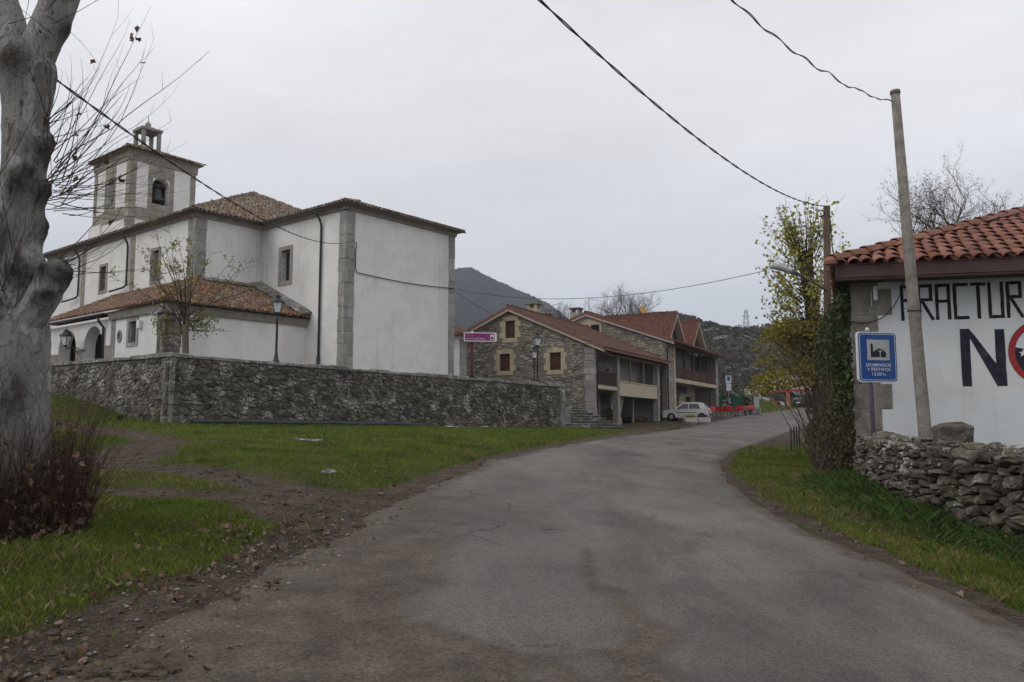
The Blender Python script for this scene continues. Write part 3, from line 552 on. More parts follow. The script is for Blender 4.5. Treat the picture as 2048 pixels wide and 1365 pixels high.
def stone(mb, poly, P, depth, gap, rnd, rough=.15, back=.05, tilt=.0, rings=2):
    """a bedded stone: P(s, t, d) maps to space, d outwards"""
    cx = sum(p[0] for p in poly) / len(poly); cy = sum(p[1] for p in poly) / len(poly); q = chaikin(poly, .16); n = len(q)
    sx_ = max(abs(p[0] - cx) for p in poly); sy_ = max(abs(p[1] - cy) for p in poly); fx = max(.3, 1 - gap / max(sx_, .02)); fy = max(.3, 1 - gap / max(sy_, .02))
    tx, ty = rnd.uniform(-tilt, tilt), rnd.uniform(-tilt, tilt); vs = []
    spec = [(1.0, -back), (.985, depth * .55), (.74, depth)] if rings == 2 else [(1.0, -back), (1.0, depth * .35), (.90, depth * .8), (.58, depth * 1.04)]
    for sc, d in spec:
        for (px, py) in q:
            j = 1 + rnd.uniform(-rough, rough) * (.35 if d < 0 else 1); x_, y_ = (px - cx) * fx * sc * j, (py - cy) * fy * sc * j
            vs.append(P(cx + x_, cy + y_, d + (x_ * tx + y_ * ty if d > 0 else 0) + (rnd.uniform(-.18, .18) * depth if d > 0 else 0)))
    m = len(spec); fs = [(r * n + i, r * n + (i + 1) % n, (r + 1) * n + (i + 1) % n, (r + 1) * n + i) for r in range(m - 1) for i in range(n)]; fs.append(tuple((m - 1) * n + i for i in range(n)))
    mb.add(vs, fs)
def stones(parent, cells, P, mat, depth, gap, rnd, nind, dist, name='stone', **k):
    """the nind stones that show largest are parts of their own, the rest one part of kind stuff"""
    order = sorted(range(len(cells)), key=lambda i: -cells[i][1] / dist(cells[i][0]) ** 2); ind = set(order[:nind]); rest = MB()
    for i, (poly, a_) in enumerate(cells):
        mb = MB() if i in ind else rest
        stone(mb, poly, P, depth * rnd.uniform(.55, 1.35), gap, rnd, **k)
        if i in ind: mb.build(name, mat, parent)
    if rest.v: rest.build(name + 'work', mat, parent, kind='stuff')
def sheet(mb, P, s0, s1, z0, z1, holes=(), depth=.3):
    ss = sorted({s0, s1, *[h[0] for h in holes], *[h[1] for h in holes]}); zz = sorted({z0, z1, *[h[2] for h in holes], *[h[3] for h in holes]})
    for i in range(len(ss) - 1):
        for j in range(len(zz) - 1):
            cs, cz = (ss[i] + ss[i + 1]) / 2, (zz[j] + zz[j + 1]) / 2
            if any(h[0] < cs < h[1] and h[2] < cz < h[3] for h in holes): continue
            mb.quad(P(ss[i], zz[j], 0), P(ss[i + 1], zz[j], 0), P(ss[i + 1], zz[j + 1], 0), P(ss[i], zz[j + 1], 0))
    for a, b, c, d in holes:
        for (p, q) in (((a, c), (b, c)), ((b, c), (b, d)), ((b, d), (a, d)), ((a, d), (a, c))): mb.quad(P(*p, 0), P(*q, 0), P(*q, -depth), P(*p, -depth))
    return mb
def archwall(mb, P, s0, s1, z0, z1, arches, depth=.5, N=14):
    """arches: (centre, radius, spring height, foot)"""
    cur = s0
    for c, r, zs, zf in sorted(arches):
        mb.quad(P(cur, z0, 0), P(c - r, z0, 0), P(c - r, z1, 0), P(cur, z1, 0)); cur = c + r
        if zf > z0: mb.quad(P(c - r, z0, 0), P(c + r, z0, 0), P(c + r, zf, 0), P(c - r, zf, 0)); mb.quad(P(c - r, zf, 0), P(c + r, zf, 0), P(c + r, zf, -depth), P(c - r, zf, -depth))
        arc = [(c - r * math.cos(math.pi * i / N), zs + r * math.sin(math.pi * i / N)) for i in range(N + 1)]
        for (p, q) in zip(arc[:-1], arc[1:]): mb.quad(P(*p, 0), P(*q, 0), P(q[0], z1, 0), P(p[0], z1, 0)); mb.quad(P(*p, 0), P(*q, 0), P(*q, -depth), P(*p, -depth))
        for s_ in (c - r, c + r): mb.quad(P(s_, zf, 0), P(s_, zs, 0), P(s_, zs, -depth), P(s_, zf, -depth))
    mb.quad(P(cur, z0, 0), P(s1, z0, 0), P(s1, z1, 0), P(cur, z1, 0)); return mb
ARC = [(math.cos(math.pi * (1 - i / 5)), math.sin(math.pi * i / 5)) for i in range(6)]
def tile_local(w, l, h, taper=.82, lift=.03, thick=.014):
    v = [(x * w / 2, 0, y * h + lift) for x, y in ARC] + [(x * w / 2 * taper, l, y * h * taper + .002) for x, y in ARC]
    v += [(x * (w / 2 - thick), 0, max(y * h - thick, 0) + lift) for x, y in ARC]
    f = [(i, i + 1, 7 + i, 6 + i) for i in range(5)] + [(i + 12, i + 13, i + 1, i) for i in range(5)]
    v += [(x * (w / 2 - thick) * taper, l * .5, max(y * h * .9 - thick, 0) + lift * .5) for x, y in ARC]; f += [(18 + i, 19 + i, 13 + i, 12 + i) for i in range(5)]
    return np.array(v), np.array(f)
def tiled(parent, name, P0, S_, T_, s1, t1, inside, pitch, expo, mat, nind=0, jit=.0, h=.075, wide=.80, rowsel=None, dist=None):
    """rows of barrel tiles on a plane: P0 corner, S_ along the eave, T_ up the slope"""
    P0 = np.array(P0, float); S_ = np.array(S_, float); S_ /= np.linalg.norm(S_); T_ = np.array(T_, float); T_ /= np.linalg.norm(T_); N_ = np.cross(S_, T_)
    if N_[2] < 0: N_ = -N_
    v0, f0 = tile_local(pitch * wide, expo * 1.3, h); spots = []
    for r in range(int(t1 / expo) + 1):
        for c in range(int(s1 / pitch) + 1):
            s_, t_ = (c + .5) * pitch, r * expo - .04
            if inside(s_, t_ + expo * .4) and (rowsel is None or rowsel(r)): spots.append((s_ + rng.normal() * jit, t_ + rng.normal() * jit * 1.5, rng.normal() * jit * 1.6))
    sh = bpy.data.meshes.new(name) if nind else None; off = np.array(wloc(parent)); B = np.stack([S_, T_, N_], 0)
    if nind:
        sh = mesh_np(name, v0, f0, mat); spots.sort(key=lambda q: dist(P0 + S_ * q[0] + T_ * q[1])); M3 = Matrix(np.stack([S_, T_, N_], 1).tolist())
        for s_, t_, a_ in spots[:nind]:
            o = bpy.data.objects.new(name, sh); COL.objects.link(o); o.parent = parent; o.location = (P0 + S_ * s_ + T_ * t_ + N_ * abs(a_) * .15 - off).tolist()
            o.rotation_euler = (M3 @ Matrix.Rotation(a_, 3, 'Z')).to_euler()
        spots = spots[nind:]
    if spots:
        q = np.array(spots); ca, sa = np.cos(q[:, 2]), np.sin(q[:, 2]); lx = v0[None, :, 0] * ca[:, None] - v0[None, :, 1] * sa[:, None] + q[:, 0:1]; ly = v0[None, :, 0] * sa[:, None] + v0[None, :, 1] * ca[:, None] + q[:, 1:2]
        lz = np.broadcast_to(v0[None, :, 2], lx.shape) + np.abs(q[:, 2:3]) * .15; V = P0 + lx[..., None] * S_ + ly[..., None] * T_ + lz[..., None] * N_ - off
        F = (f0[None] + (np.arange(len(q)) * len(v0))[:, None, None]).reshape(-1, 4); tag(obj('tiling', mesh_np('tiling', V.reshape(-1, 3), F, mat), parent), kind='stuff')
def ridge(parent, p0, p1, mat, w=.24, l=.38, name='ridge_tile'):
    """half-round capping tiles along a ridge or hip, each a part"""
    p0, p1 = np.array(p0, float), np.array(p1, float); d = p1 - p0; L_ = np.linalg.norm(d); T_ = d / L_; S_ = np.cross(T_, (0, 0, 1)); S_ /= np.linalg.norm(S_); N_ = np.cross(S_, T_)
    v0, f0 = tile_local(w, l * 1.2, w * .42, .85, .035); me = mesh_np(name, v0, f0, mat); off = np.array(wloc(parent)); eu = Matrix(np.stack([S_, T_, N_], 1).tolist()).to_euler()
    for i in range(int(L_ / l)): o = obj(name, me, parent, (p0 + T_ * i * l - off).tolist(), eu)
def fn(fr, plane, base, sign):
    """P(s, z, d) for a wall: plane 'a' (constant a, s runs along b) or 'b'; d outwards"""
    if plane == 'a': return lambda s_, z, d=0: fr.P(base + sign * d, s_, z)
    return lambda s_, z, d=0: fr.P(s_, base + sign * d, z)
def blocks(parent, P, s0, s1, z0, z1, hgt, mat, proud, rnd, vary=0., name='quoin', gap=.012, ret=None):
    """dressed blocks stacked in a column, each a part; ret = second face depth"""
    n = max(1, round((z1 - z0) / hgt)); zs = [z0 + (z1 - z0) * i / n + (rnd.uniform(-.06, .06) * hgt if 0 < i < n else 0) for i in range(n + 1)]
    for i in range(n):
        e0 = rnd.uniform(0, vary); e1 = rnd.uniform(0, vary); mb = MB(); a0, a1, c = s0 - e0, s1 + e1, .012; p_ = proud + rnd.uniform(-.006, .006); zz0, zz1 = zs[i] + gap / 2, zs[i + 1] - gap / 2
        pts = []
        for (x0, x1, y0, y1, d) in ((a0, a1, zz0, zz1, -.12), (a0, a1, zz0, zz1, p_ - c), (a0 + c, a1 - c, zz0 + c, zz1 - c, p_)): pts += [P(x0, y0, d), P(x1, y0, d), P(x1, y1, d), P(x0, y1, d)]
        mb.add(pts, [(r * 4 + j, r * 4 + (j + 1) % 4, r * 4 + 4 + (j + 1) % 4, r * 4 + 4 + j) for r in (0, 1) for j in range(4)] + [(8, 9, 10, 11)]); mb.build(name, mat, parent)

# ------------------------------------------------------------------ churchyard wall
rw = random.Random(5)
yard = empty('churchyard_wall', ch.P(0, 0, 1.6), 'long lichen-spotted rubble stone wall in front of the white church', 'stone wall')
WL, WB, WT = 21.85, 12.5, .55
ztop = lambda a: 3.86 - .010 * a; ztb = lambda b: 3.86 + .012 * b
mb = MB()
mb.add([ch.P(0, 0, .9), ch.P(WL, 0, .9), ch.P(WL, WT, .9), ch.P(WT, WT, .9), ch.P(WT, WB, .9), ch.P(0, WB, .9), ch.P(0, 0, ztop(0)), ch.P(WL, 0, ztop(WL)), ch.P(WL, WT, ztop(WL)), ch.P(WT, WT, ztop(WT)), ch.P(WT, WB, ztb(WB)), ch.P(0, WB, ztb(WB))],
       [(i, (i + 1) % 6, 6 + (i + 1) % 6, 6 + i) for i in range(6)] + [(6, 7, 8, 9), (6, 9, 10, 11)])
mb.build('mortar_core', M['mortar'], yard)
wav = lambda s_, t_: (.05 * mnoise.noise((s_ * 1.6, t_ * 1.6, 3.1)), .05 * mnoise.noise((s_ * 1.3, t_ * 1.3, 7.7)))
Pf = lambda s_, t_, d: ch.P(s_ + wav(s_, t_)[0], -d, 1.25 + (t_ + wav(s_, t_)[1]) * (ztop(s_) - 1.27) / 2.6)
Pl = lambda s_, t_, d: ch.P(-d, s_ + wav(s_ + 40, t_)[0], 1.25 + (t_ + wav(s_ + 40, t_)[1]) * (ztb(s_) - 1.27) / 2.6)
cA = [c for c in voronoi_cells(WL, 2.6, .30, .168, rw, .5) if min(p[0] for p in c[0]) > .25 and max(p[0] for p in c[0]) < WL - .25]
stones(yard, cA, Pf, M['wallstone'], .045, .016, rw, 220, lambda q: 27 + .772 * q[0][0], rough=.08, tilt=.12)
cB = [c for c in voronoi_cells(WB, 2.6, .30, .17, rw, .5) if min(p[0] for p in c[0]) > .25]
stones(yard, cB, Pl, M['wallstone'], .035, .015, rw, 75, lambda q: 27 + .9 * q[0][0], rough=.08, tilt=.12)
blocks(yard, lambda s_, z, d: ch.P(s_, -d, z), -.05, .36, 1.2, ztop(0) - .02, .36, M['wallstone'], .05, rw, .10)
blocks(yard, lambda s_, z, d: ch.P(-d, s_, z), -.05, .34, 1.2, ztop(0) - .02, .36, M['coping'], .046, rw, .10)
blocks(yard, lambda s_, z, d: ch.P(s_, -d, z), WL - .34, WL + .02, 1.2, ztop(WL) - .02, .42, M['coping'], .05, rw, .08)
blocks(yard, lambda s_, z, d: ch.P(WL + d, s_, z), 0, WT, 1.2, ztop(WL) - .02, .42, M['coping'], .03, rw, .0)
def coping(P, length, zt, rnd):
    s_ = -.1
    while s_ < length:
        l = rnd.uniform(.55, 1.15); e_ = min(s_ + l, length + .05); mb = MB(); n = 5; vs = []; ov = rnd.uniform(.05, .10); th = rnd.uniform(.09, .19)
        for i in range(n + 1):
            q = s_ + .012 + (e_ - s_ - .024) * i / n
            for d, z in ((-ov, .0), (-ov + .005, th * .75), (.12, th), (WT - .12, th + .01), (WT + ov, th * .7), (WT + ov, 0)): vs.append(P(q, d + rnd.uniform(-.012, .012), zt(q) + z + rnd.uniform(-.012, .012)))
        mb.add(vs, [(i * 6 + j, i * 6 + j + 1, i * 6 + 7 + j, i * 6 + 6 + j) for i in range(n) for j in range(5)] + [tuple(range(6)), tuple(range(n * 6, n * 6 + 6))])
        mb.build('coping_stone', M['coping'], yard); s_ += l
coping(lambda s_, d, z: ch.P(s_, d, z), WL, ztop, rw)
coping(lambda s_, d, z: ch.P(d, s_ + .72, z), WB - .7, lambda q: ztb(q + .72), rw)
tag(MB().box(WT, 23.2, WT, 30, .5, 2.62, ch).build('churchyard_ground', M['concrete']), kind='structure')
# ------------------------------------------------------------------ church
rc = random.Random(8)
church = empty('church', ch.P(13, 12, 2.62), 'large white plastered church with grey stone corners and square bell tower', 'church')
ZG, EV = 2.55, 11.72
Pml, Pmf = fn(ch, 'a', 10.36, -1), fn(ch, 'b', 4.0, -1); Pnl, Pnf = fn(ch, 'a', 6.66, -1), fn(ch, 'b', 10.6, -1)
mb = MB(); sheet(mb, Pml, 4, 10.6, ZG, EV, [(8.22, 8.98, 8.72, 10.28)], .45); sheet(mb, Pmf, 10.36, 17.57, ZG, EV); sheet(mb, fn(ch, 'a', 17.57, 1), 4, 18, ZG, EV); wall1 = mb.build('wall', M['plaster'], church)
NW = [(13.98, 14.68, 8.85, 10.42), (19.72, 20.38, 8.98, 10.3), (25.3, 25.9, 9.0, 10.3)]
mb = MB(); sheet(mb, Pnl, 10.6, 27.5, ZG, EV, NW, .5); sheet(mb, Pnf, 6.66, 10.36, ZG, EV); sheet(mb, fn(ch, 'a', 21.26, 1), 10.6, 27.5, ZG, EV); sheet(mb, fn(ch, 'b', 27.5, 1), 6.66, 21.26, ZG, EV); sheet(mb, Pnf, 17.57, 21.26, ZG, EV); mb.build('wall', M['plaster'], church)
def cwindow(P, s0, s1, z0, z1, depth, fw, mat, bars=True):
    w = MB(); w.quad(P(s0, z0, -depth + .12), P(s1, z0, -depth + .12), P(s1, z1, -depth + .12), P(s0, z1, -depth + .12)); wo_ = w.build('window', M['window_dark'], church)
    for (a, b, c, d) in ((s0 - fw, s0, z0 - fw, z1 + fw), (s1, s1 + fw, z0 - fw, z1 + fw), (s0, s1, z1, z1 + fw), (s0, s1, z0 - fw, z0)):
        f = MB(); pts = [P(a, c, -.2), P(b, c, -.2), P(b, d, -.2), P(a, d, -.2)]; q = [P(a, c, .035), P(b, c, .035), P(b, d, .035), P(a, d, .035)]
        f.add(pts + q, [(0, 1, 5, 4), (1, 2, 6, 5), (2, 3, 7, 6), (3, 0, 4, 7), (4, 5, 6, 7)]); f.build('frame_stone', mat, wo_)
    if bars:
        g = MB(); 
        for i in range(1, 5): z = z0 + (z1 - z0) * i / 5; g.tube([P(s0, z, -.12), P(s1, z, -.12)], .012, 5)
        for i in range(1, 3): s_ = s0 + (s1 - s0) * i / 3; g.tube([P(s_, z0, -.135), P(s_, z1, -.135)], .012, 5)
        g.build('iron_bars', M['gutter'], wo_)
cwindow(Pml, 8.22, 8.98, 8.72, 10.28, .45, .2, M['brownstone'])
for h in NW: cwindow(Pnl, *h, .5, .16, M['brownstone'])
# corner pilasters of dressed blocks
blocks(church, Pmf, 10.33, 10.86, ZG, EV - .18, .56, M['ashlar'], .04, rc, .05); blocks(church, Pml, 3.96, 4.42, ZG, EV - .18, .56, M['ashlar'], .045, rc, .05)
blocks(church, Pmf, 17.2, 17.60, ZG, EV - .18, .6, M['ashlar'], .04, rc, .03); blocks(church, fn(ch, 'a', 17.57, 1), 3.97, 4.5, ZG, EV - .18, .6, M['ashlar'], .04, rc)
blocks(church, Pnf, 6.62, 7.2, 8.2, EV - .18, .55, M['ashlar'], .04, rc, .04); blocks(church, Pnl, 10.57, 11.2, 8.2, EV - .18, .55, M['ashlar'], .045, rc, .04)
for b_ in (16.55, 22.3): blocks(church, Pnl, b_, b_ + .45, 8.3, EV - .18, .6, M['brownstone'], .03, rc, .02)
# stone cornices below the eaves
def band(P, s0, s1, z0, z1, d, mat, name='cornice', par=church): m_ = MB(); m_.add([P(s0, z0, -.1), P(s1, z0, -.1), P(s1, z1, -.1), P(s0, z1, -.1), P(s0, z0, d * .5), P(s1, z0, d * .5), P(s1, z1, d), P(s0, z1, d)], [(0, 1, 5, 4), (1, 2, 6, 5), (2, 3, 7, 6), (3, 0, 4, 7), (4, 5, 6, 7)]); return m_.build(name, mat, par)
band(Pml, 3.85, 10.5, EV - .16, EV + .06, .13, M['brownstone']); band(Pmf, 10.2, 17.7, EV - .16, EV + .06, .127, M['brownstone'])
band(Pnl, 10.45, 27.5, EV - .16, EV + .06, .13, M['brownstone']); band(Pnf, 6.5, 10.34, EV - .16, EV + .06, .127, M['brownstone'])
# roofs
def roofdeck(polys, mat, par, name='roof'):
    m_ = MB()
    for p in polys: m_.add([ch.P(*q) for q in p], [tuple(range(len(p)))])
    return m_.build(name, mat, par)
E0 = 11.83
r1 = roofdeck([[(10.01, 3.65, E0), (17.92, 3.65, E0), (13.965, 7.6, E0 + 1.42)], [(10.01, 3.65, E0), (13.965, 7.6, E0 + 1.42), (13.965, 17, E0 + 1.42), (10.01, 17, E0)], [(17.92, 3.65, E0), (17.92, 17, E0), (13.965, 17, E0 + 1.42), (13.965, 7.6, E0 + 1.42)],
               [(10.01, 3.65, E0 - .05), (17.92, 3.65, E0 - .05), (17.92, 17, E0 - .05), (10.01, 17, E0 - .05)]], M['tile_nave'], church)
up = lambda fr, a, b, z: np.array(fr.u) * a + np.array(fr.v) * b + np.array([0, 0, z])
D0 = lambda p: float(np.hypot(p[0], p[1]))
tiled(r1, 'tile', ch.P(10.01, 3.65, E0), ch.u, up(ch, 0, 1, .36), 7.91, 4.2, lambda s_, t_: s_ > t_ * .94 - .1 and 7.91 - s_ > t_ * .94 - .1, .21, .36, M['tile_nave'], jit=.022, h=.11)
tiled(r1, 'tile', ch.P(10.01, 3.65, E0), ch.v, up(ch, 1, 0, .36), 7, 4.2, lambda s_, t_: s_ > t_ * .94 - .1, .21, .36, M['tile_nave'], jit=.022, h=.11)
ridge(r1, ch.P(10.0, 3.64, E0 + .02), ch.P(13.965, 7.6, E0 + 1.46), M['tile_nave'])
r2 = roofdeck([[(6.3, 10.25, E0), (21.6, 10.25, E0), (13.96, 16.9, 15.43)], [(6.3, 10.25, E0), (13.96, 16.9, 15.43), (13.96, 27.8, 15.43), (6.3, 27.8, E0)], [(21.6, 10.25, E0), (21.6, 27.8, E0), (13.96, 27.8, 15.43), (13.96, 16.9, 15.43)], [(6.3, 27.8, E0), (13.96, 27.8, 15.43), (21.6, 27.8, E0)],
               [(6.3, 10.25, E0 - .05), (21.6, 10.25, E0 - .05), (21.6, 27.8, E0 - .05), (6.3, 27.8, E0 - .05)]], M['tile_nave'], church)
tiled(r2, 'tile', ch.P(6.3, 10.25, E0), ch.u, up(ch, 0, 1, .541), 15.3, 7.56, lambda s_, t_: s_ > t_ * 1.013 - .1 and 15.3 - s_ > t_ * 1.013 - .1 and s_ < 10, .22, .37, M['tile_nave'], jit=.022, h=.11)
tiled(r2, 'tile', ch.P(6.3, 10.25, E0), ch.v, up(ch, 1, 0, .47), 17.5, 3, lambda s_, t_: s_ > t_ * .8 - .1, .22, .37, M['tile_nave'], jit=.022, h=.11, rowsel=lambda r: r < 3)
ridge(r2, ch.P(6.28, 10.23, E0 + .03), ch.P(13.96, 16.9, 15.48), M['tile_nave'], .26, .4)
# gutters and downpipes
def gut(pts, r=.045, name='gutter'): MB().tube([ch.P(*p) for p in pts], r, 8).build(name, M['gutter'], church, True)
gut([(9.93, 3.57, E0 - .03), (18.0, 3.57, E0 - .03)]); gut([(9.93, 3.57, E0 - .035), (9.93, 10.2, E0 - .02)]); gut([(6.22, 10.17, E0 - .03), (10.0, 10.17, E0 - .03)]); gut([(6.22, 10.17, E0 - .035), (6.22, 27.8, E0 - .02)])
gut([(9.95, 5.76, E0 - .08), (10.0, 5.76, E0 - .25), (10.2, 5.72, E0 - .55), (10.27, 5.72, E0 - .8), (10.27, 5.72, 4.8)], .055, 'downpipe'); gut([(10.26, 5.72, 2.6), (10.26, 5.72, 4.85)], .085, 'downpipe_shoe')
for b_ in (17.2, 22.95): gut([(6.24, b_, E0 - .08), (6.3, b_, E0 - .25), (6.52, b_, E0 - .6), (6.57, b_, E0 - .8), (6.57, b_, 9.0), (6.5, b_ + .1, 8.85), (6.3, b_ + 1.3, 8.72)], .055, 'downpipe')
# grey run-off stain is part of the plaster; low side wing on the road side
w2 = MB(); w2.box(17.6, 22.9, 8, 14, ZG, 6.95, ch); w2.build('wall', M['plaster'], church)
blocks(church, fn(ch, 'b', 8.0, -1), 22.35, 22.93, ZG, 6.8, .5, M['ashlar'], .03, rc, .03)
r3 = roofdeck([[(17.6, 7.5, 7.0), (23.3, 7.5, 7.0), (23.3, 11, 8.3), (17.6, 11, 8.3)], [(17.6, 14.5, 7.0), (23.3, 14.5, 7.0), (23.3, 11, 8.3), (17.6, 11, 8.3)], [(17.6, 7.5, 6.95), (23.3, 7.5, 6.95), (23.3, 14.5, 6.95), (17.6, 14.5, 6.95)]], M['tile_old'], church)
tiled(r3, 'tile', ch.P(17.6, 7.5, 7.02), ch.u, up(ch, 0, 1, .37), 5.7, 3.7, lambda s_, t_: True, .21, .36, M['tile_old'], jit=.015)
# porch and sacristy: lean-to wing
AA, BA, ZW = 3.36, 6.79, 6.42
Pal, Paf = fn(ch, 'a', AA, -1), fn(ch, 'b', BA, -1)
mb = MB(); sheet(mb, Paf, AA, 10.36, ZG, ZW); sheet(mb, Pal, BA, 11.55, ZG, ZW, [(9.25, 9.92, 5.2, 6.12)], .35); archwall(mb, Pal, 11.55, 18.2, ZG, ZW, [(13.36, .98, 5.22, ZG), (16.1, .98, 5.22, ZG)], .55); mb.build('porch_wall', M['plaster'], church)
cwindow(Pal, 9.25, 9.92, 5.2, 6.12, .35, .17, M['ashlar'])
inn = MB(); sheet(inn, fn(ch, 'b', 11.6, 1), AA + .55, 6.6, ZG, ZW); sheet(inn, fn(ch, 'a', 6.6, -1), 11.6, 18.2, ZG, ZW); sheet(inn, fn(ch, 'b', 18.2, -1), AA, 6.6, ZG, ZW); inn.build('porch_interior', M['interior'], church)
bd = MB(); bd.box(6.5, 6.58, 12.6, 14.2, ZG, 5.6, ch); bd.build('church_door', M['wood_dark'], church)
for s0, s1 in ((11.58, 12.36), (14.36, 15.10), (17.1, 18.2)): blocks(church, Pal, s0, s1, ZG, 5.1, .5, M['brownstone'], .03, rc, .0); 
band(Pal, 11.5, 12.38, 5.08, 5.2, .07, M['brownstone'], 'string_course'); band(Pal, 14.34, 15.12, 5.08, 5.2, .07, M['brownstone'], 'string_course')
blocks(church, Pal, 11.2, 11.56, ZG, ZW, .55, M['ashlar'], .035, rc, .02); blocks(church, Pal, BA - .03, BA + .62, ZG, ZW - .1, .48, M['wallstone'], .03, rc, .08); blocks(church, Paf, AA - .03, AA + .62, ZG, ZW - .1, .48, M['wallstone'], .03, rc, .12)
band(Pal, BA - .25, 11.6, ZW - .1, ZW + .22, .22, M['brownstone']); band(Paf, AA - .25, 10.34, ZW - .1, ZW + .22, .217, M['brownstone'])
gut([(AA - .36, 11.7, 6.58), (AA - .36, 18.3, 6.58)], .075); gut([(AA - .36, 12.2, 6.5), (AA - .3, 12.2, 6.3), (AA - .08, 12.2, 6.05), (AA - .08, 12.2, ZG)], .06, 'downpipe')
ER = 6.70
r4 = roofdeck([[(3.06, 6.45, ER), (10.36, 6.45, ER), (10.36, 10.6, ER + 1.868), (6.71, 10.6, ER + 1.868)], [(3.06, 6.45, ER), (6.66, 10.54, ER + 1.836), (6.66, 18.4, ER + 1.836), (3.06, 18.4, ER)], [(3.06, 6.45, ER - .06), (10.36, 6.45, ER - .06), (10.36, 7.2, ER - .06), (3.8, 7.2, ER - .06), (3.8, 18.4, ER - .06), (3.06, 18.4, ER - .06)]], M['tile_old'], church)
tiled(r4, 'tile', ch.P(3.06, 6.45, ER + .01), ch.u, up(ch, 0, 1, .45), 7.3, 4.55, lambda s_, t_: s_ > t_ * .803 - .1 and s_ < 7.25, .205, .34, M['tile_old'], nind=300, jit=.016, h=.085, dist=D0)
tiled(r4, 'tile', ch.P(3.06, 6.45, ER + .01), ch.v, up(ch, 1, 0, .51), 11.9, 4.0, lambda s_, t_: s_ > t_ * 1.01 - .1, .205, .34, M['tile_old'], jit=.016, h=.085)
ridge(r4, ch.P(3.05, 6.44, ER + .03), ch.P(6.66, 10.54, ER + 1.88), M['tile_old'])
for i in range(9):      # stone slabs flashing the roof against the walls
    q = i / 8; a_ = 10.36 - .3; b_ = 6.7 + 3.7 * q; z_ = ER + .45 * (b_ - 6.45) + .1; sl = MB(); l = rc.uniform(.28, .4)
    sl.add([ch.P(a_ - rc.uniform(.2, .45), b_ - l, z_ - .1), ch.P(10.34, b_ - l, z_ + .02), ch.P(10.34, b_ + l, z_ + .33), ch.P(a_ - rc.uniform(.2, .45), b_ + l, z_ + .22)] + [ch.P(a_ - rc.uniform(.2, .4), b_ - l, z_ - .02), ch.P(10.34, b_ - l, z_ + .10), ch.P(10.34, b_ + l, z_ + .42), ch.P(a_ - rc.uniform(.2, .4), b_ + l, z_ + .30)],
           [(0, 1, 2, 3), (4, 5, 6, 7), (0, 1, 5, 4), (1, 2, 6, 5), (2, 3, 7, 6), (3, 0, 4, 7)]); sl.build('slate_slab', M['coping'], r4)
for i in range(8):
    a_ = 7.0 + i * .42; sl = MB(); sl.add([ch.P(a_, 10.1, 8.5), ch.P(a_ + .45, 10.1, 8.5), ch.P(a_ + .45, 10.58, 8.68), ch.P(a_, 10.58, 8.68), ch.P(a_, 10.1, 8.56), ch.P(a_ + .45, 10.1, 8.56), ch.P(a_ + .45, 10.58, 8.74), ch.P(a_, 10.58, 8.74)], [(0, 1, 2, 3), (4, 5, 6, 7), (0, 1, 5, 4), (1, 2, 6, 5), (2, 3, 7, 6), (3, 0, 4, 7)]); sl.build('slate_slab', M['coping'], r4)
bx = MB(); bx.bbox(AA - .16, AA - .01, 8.75, 8.98, 5.75, 6.1, ch); bx.build('alarm_box', M['white'], church)
ov = MB(); ov.lathe((0, 0, 0), [(.0, 0), (.19, 0), (.22, .02), (.2, .05), (.0, .05)], 16, False); ov.v = [ch.P(AA - .0 - z, 10.75 + x, 5.55 + y * 1.35) for x, y, z in ov.v]; ov.build('oval_plaque', M['ashlar'], church)
cr = MB(); cr.box(AA - .085, AA - .03, 10.72, 10.78, 5.45, 5.72, ch); cr.box(AA - .08, AA - .03, 10.66, 10.84, 5.6, 5.65, ch); cr.build('plaque_cross', M['gutter'], church)
tp = MB()
for i in range(7): s_ = BA - .1 + i * .16; tp.tube([Pal(s_, 6.32 + rc.uniform(-.05, .05), .1 + rc.uniform(0, .08)), Pal(s_ + .2, 6.30 + rc.uniform(-.05, .05), .1 + rc.uniform(0, .08))], [.05, .03], 5)
for i in range(6): s_ = AA - .1 + i * .16; tp.tube([Paf(s_, 6.32 + rc.uniform(-.05, .05), .1 + rc.uniform(0, .08)), Paf(s_ + .2, 6.30 + rc.uniform(-.05, .05), .1 + rc.uniform(0, .08))], [.05, .03], 5)
tp.build('plastic_wrap', M['bluetarp'], church)
# bell tower
TA0, TA1, TB0, TB1, TZ = 9.0, 13.18, 22.5, 27.1, 18.05
Ptl, Ptf = fn(ch, 'a', TA0, -1), fn(ch, 'b', TB0, -1)
mb = MB(); archwall(mb, Ptl, TB0, TB1, 11, TZ, [(24.95, .5, 16.35, 14.78)], .6); archwall(mb, Ptf, TA0, TA1, 11, TZ, [(10.95, .55, 16.2, 14.95)], .6); sheet(mb, fn(ch, 'a', TA1, 1), TB0, TB1, 11, TZ); sheet(mb, fn(ch, 'b', TB1, 1), TA0, TA1, 11, TZ)
tower = mb.build('bell_tower', M['plaster'], church)
di = MB(); di.box(TA0 + .6, TA1 - .6, TB0 + .6, TB1 - .6, 14.5, 14.75, ch); sheet(di, fn(ch, 'b', TB1 - .7, -1), TA0 + .2, TA1 - .2, 14, TZ); sheet(di, fn(ch, 'a', TA1 - .7, -1), TB0 + .2, TB1 - .2, 14, TZ); di.build('belfry_floor', M['interior'], tower)
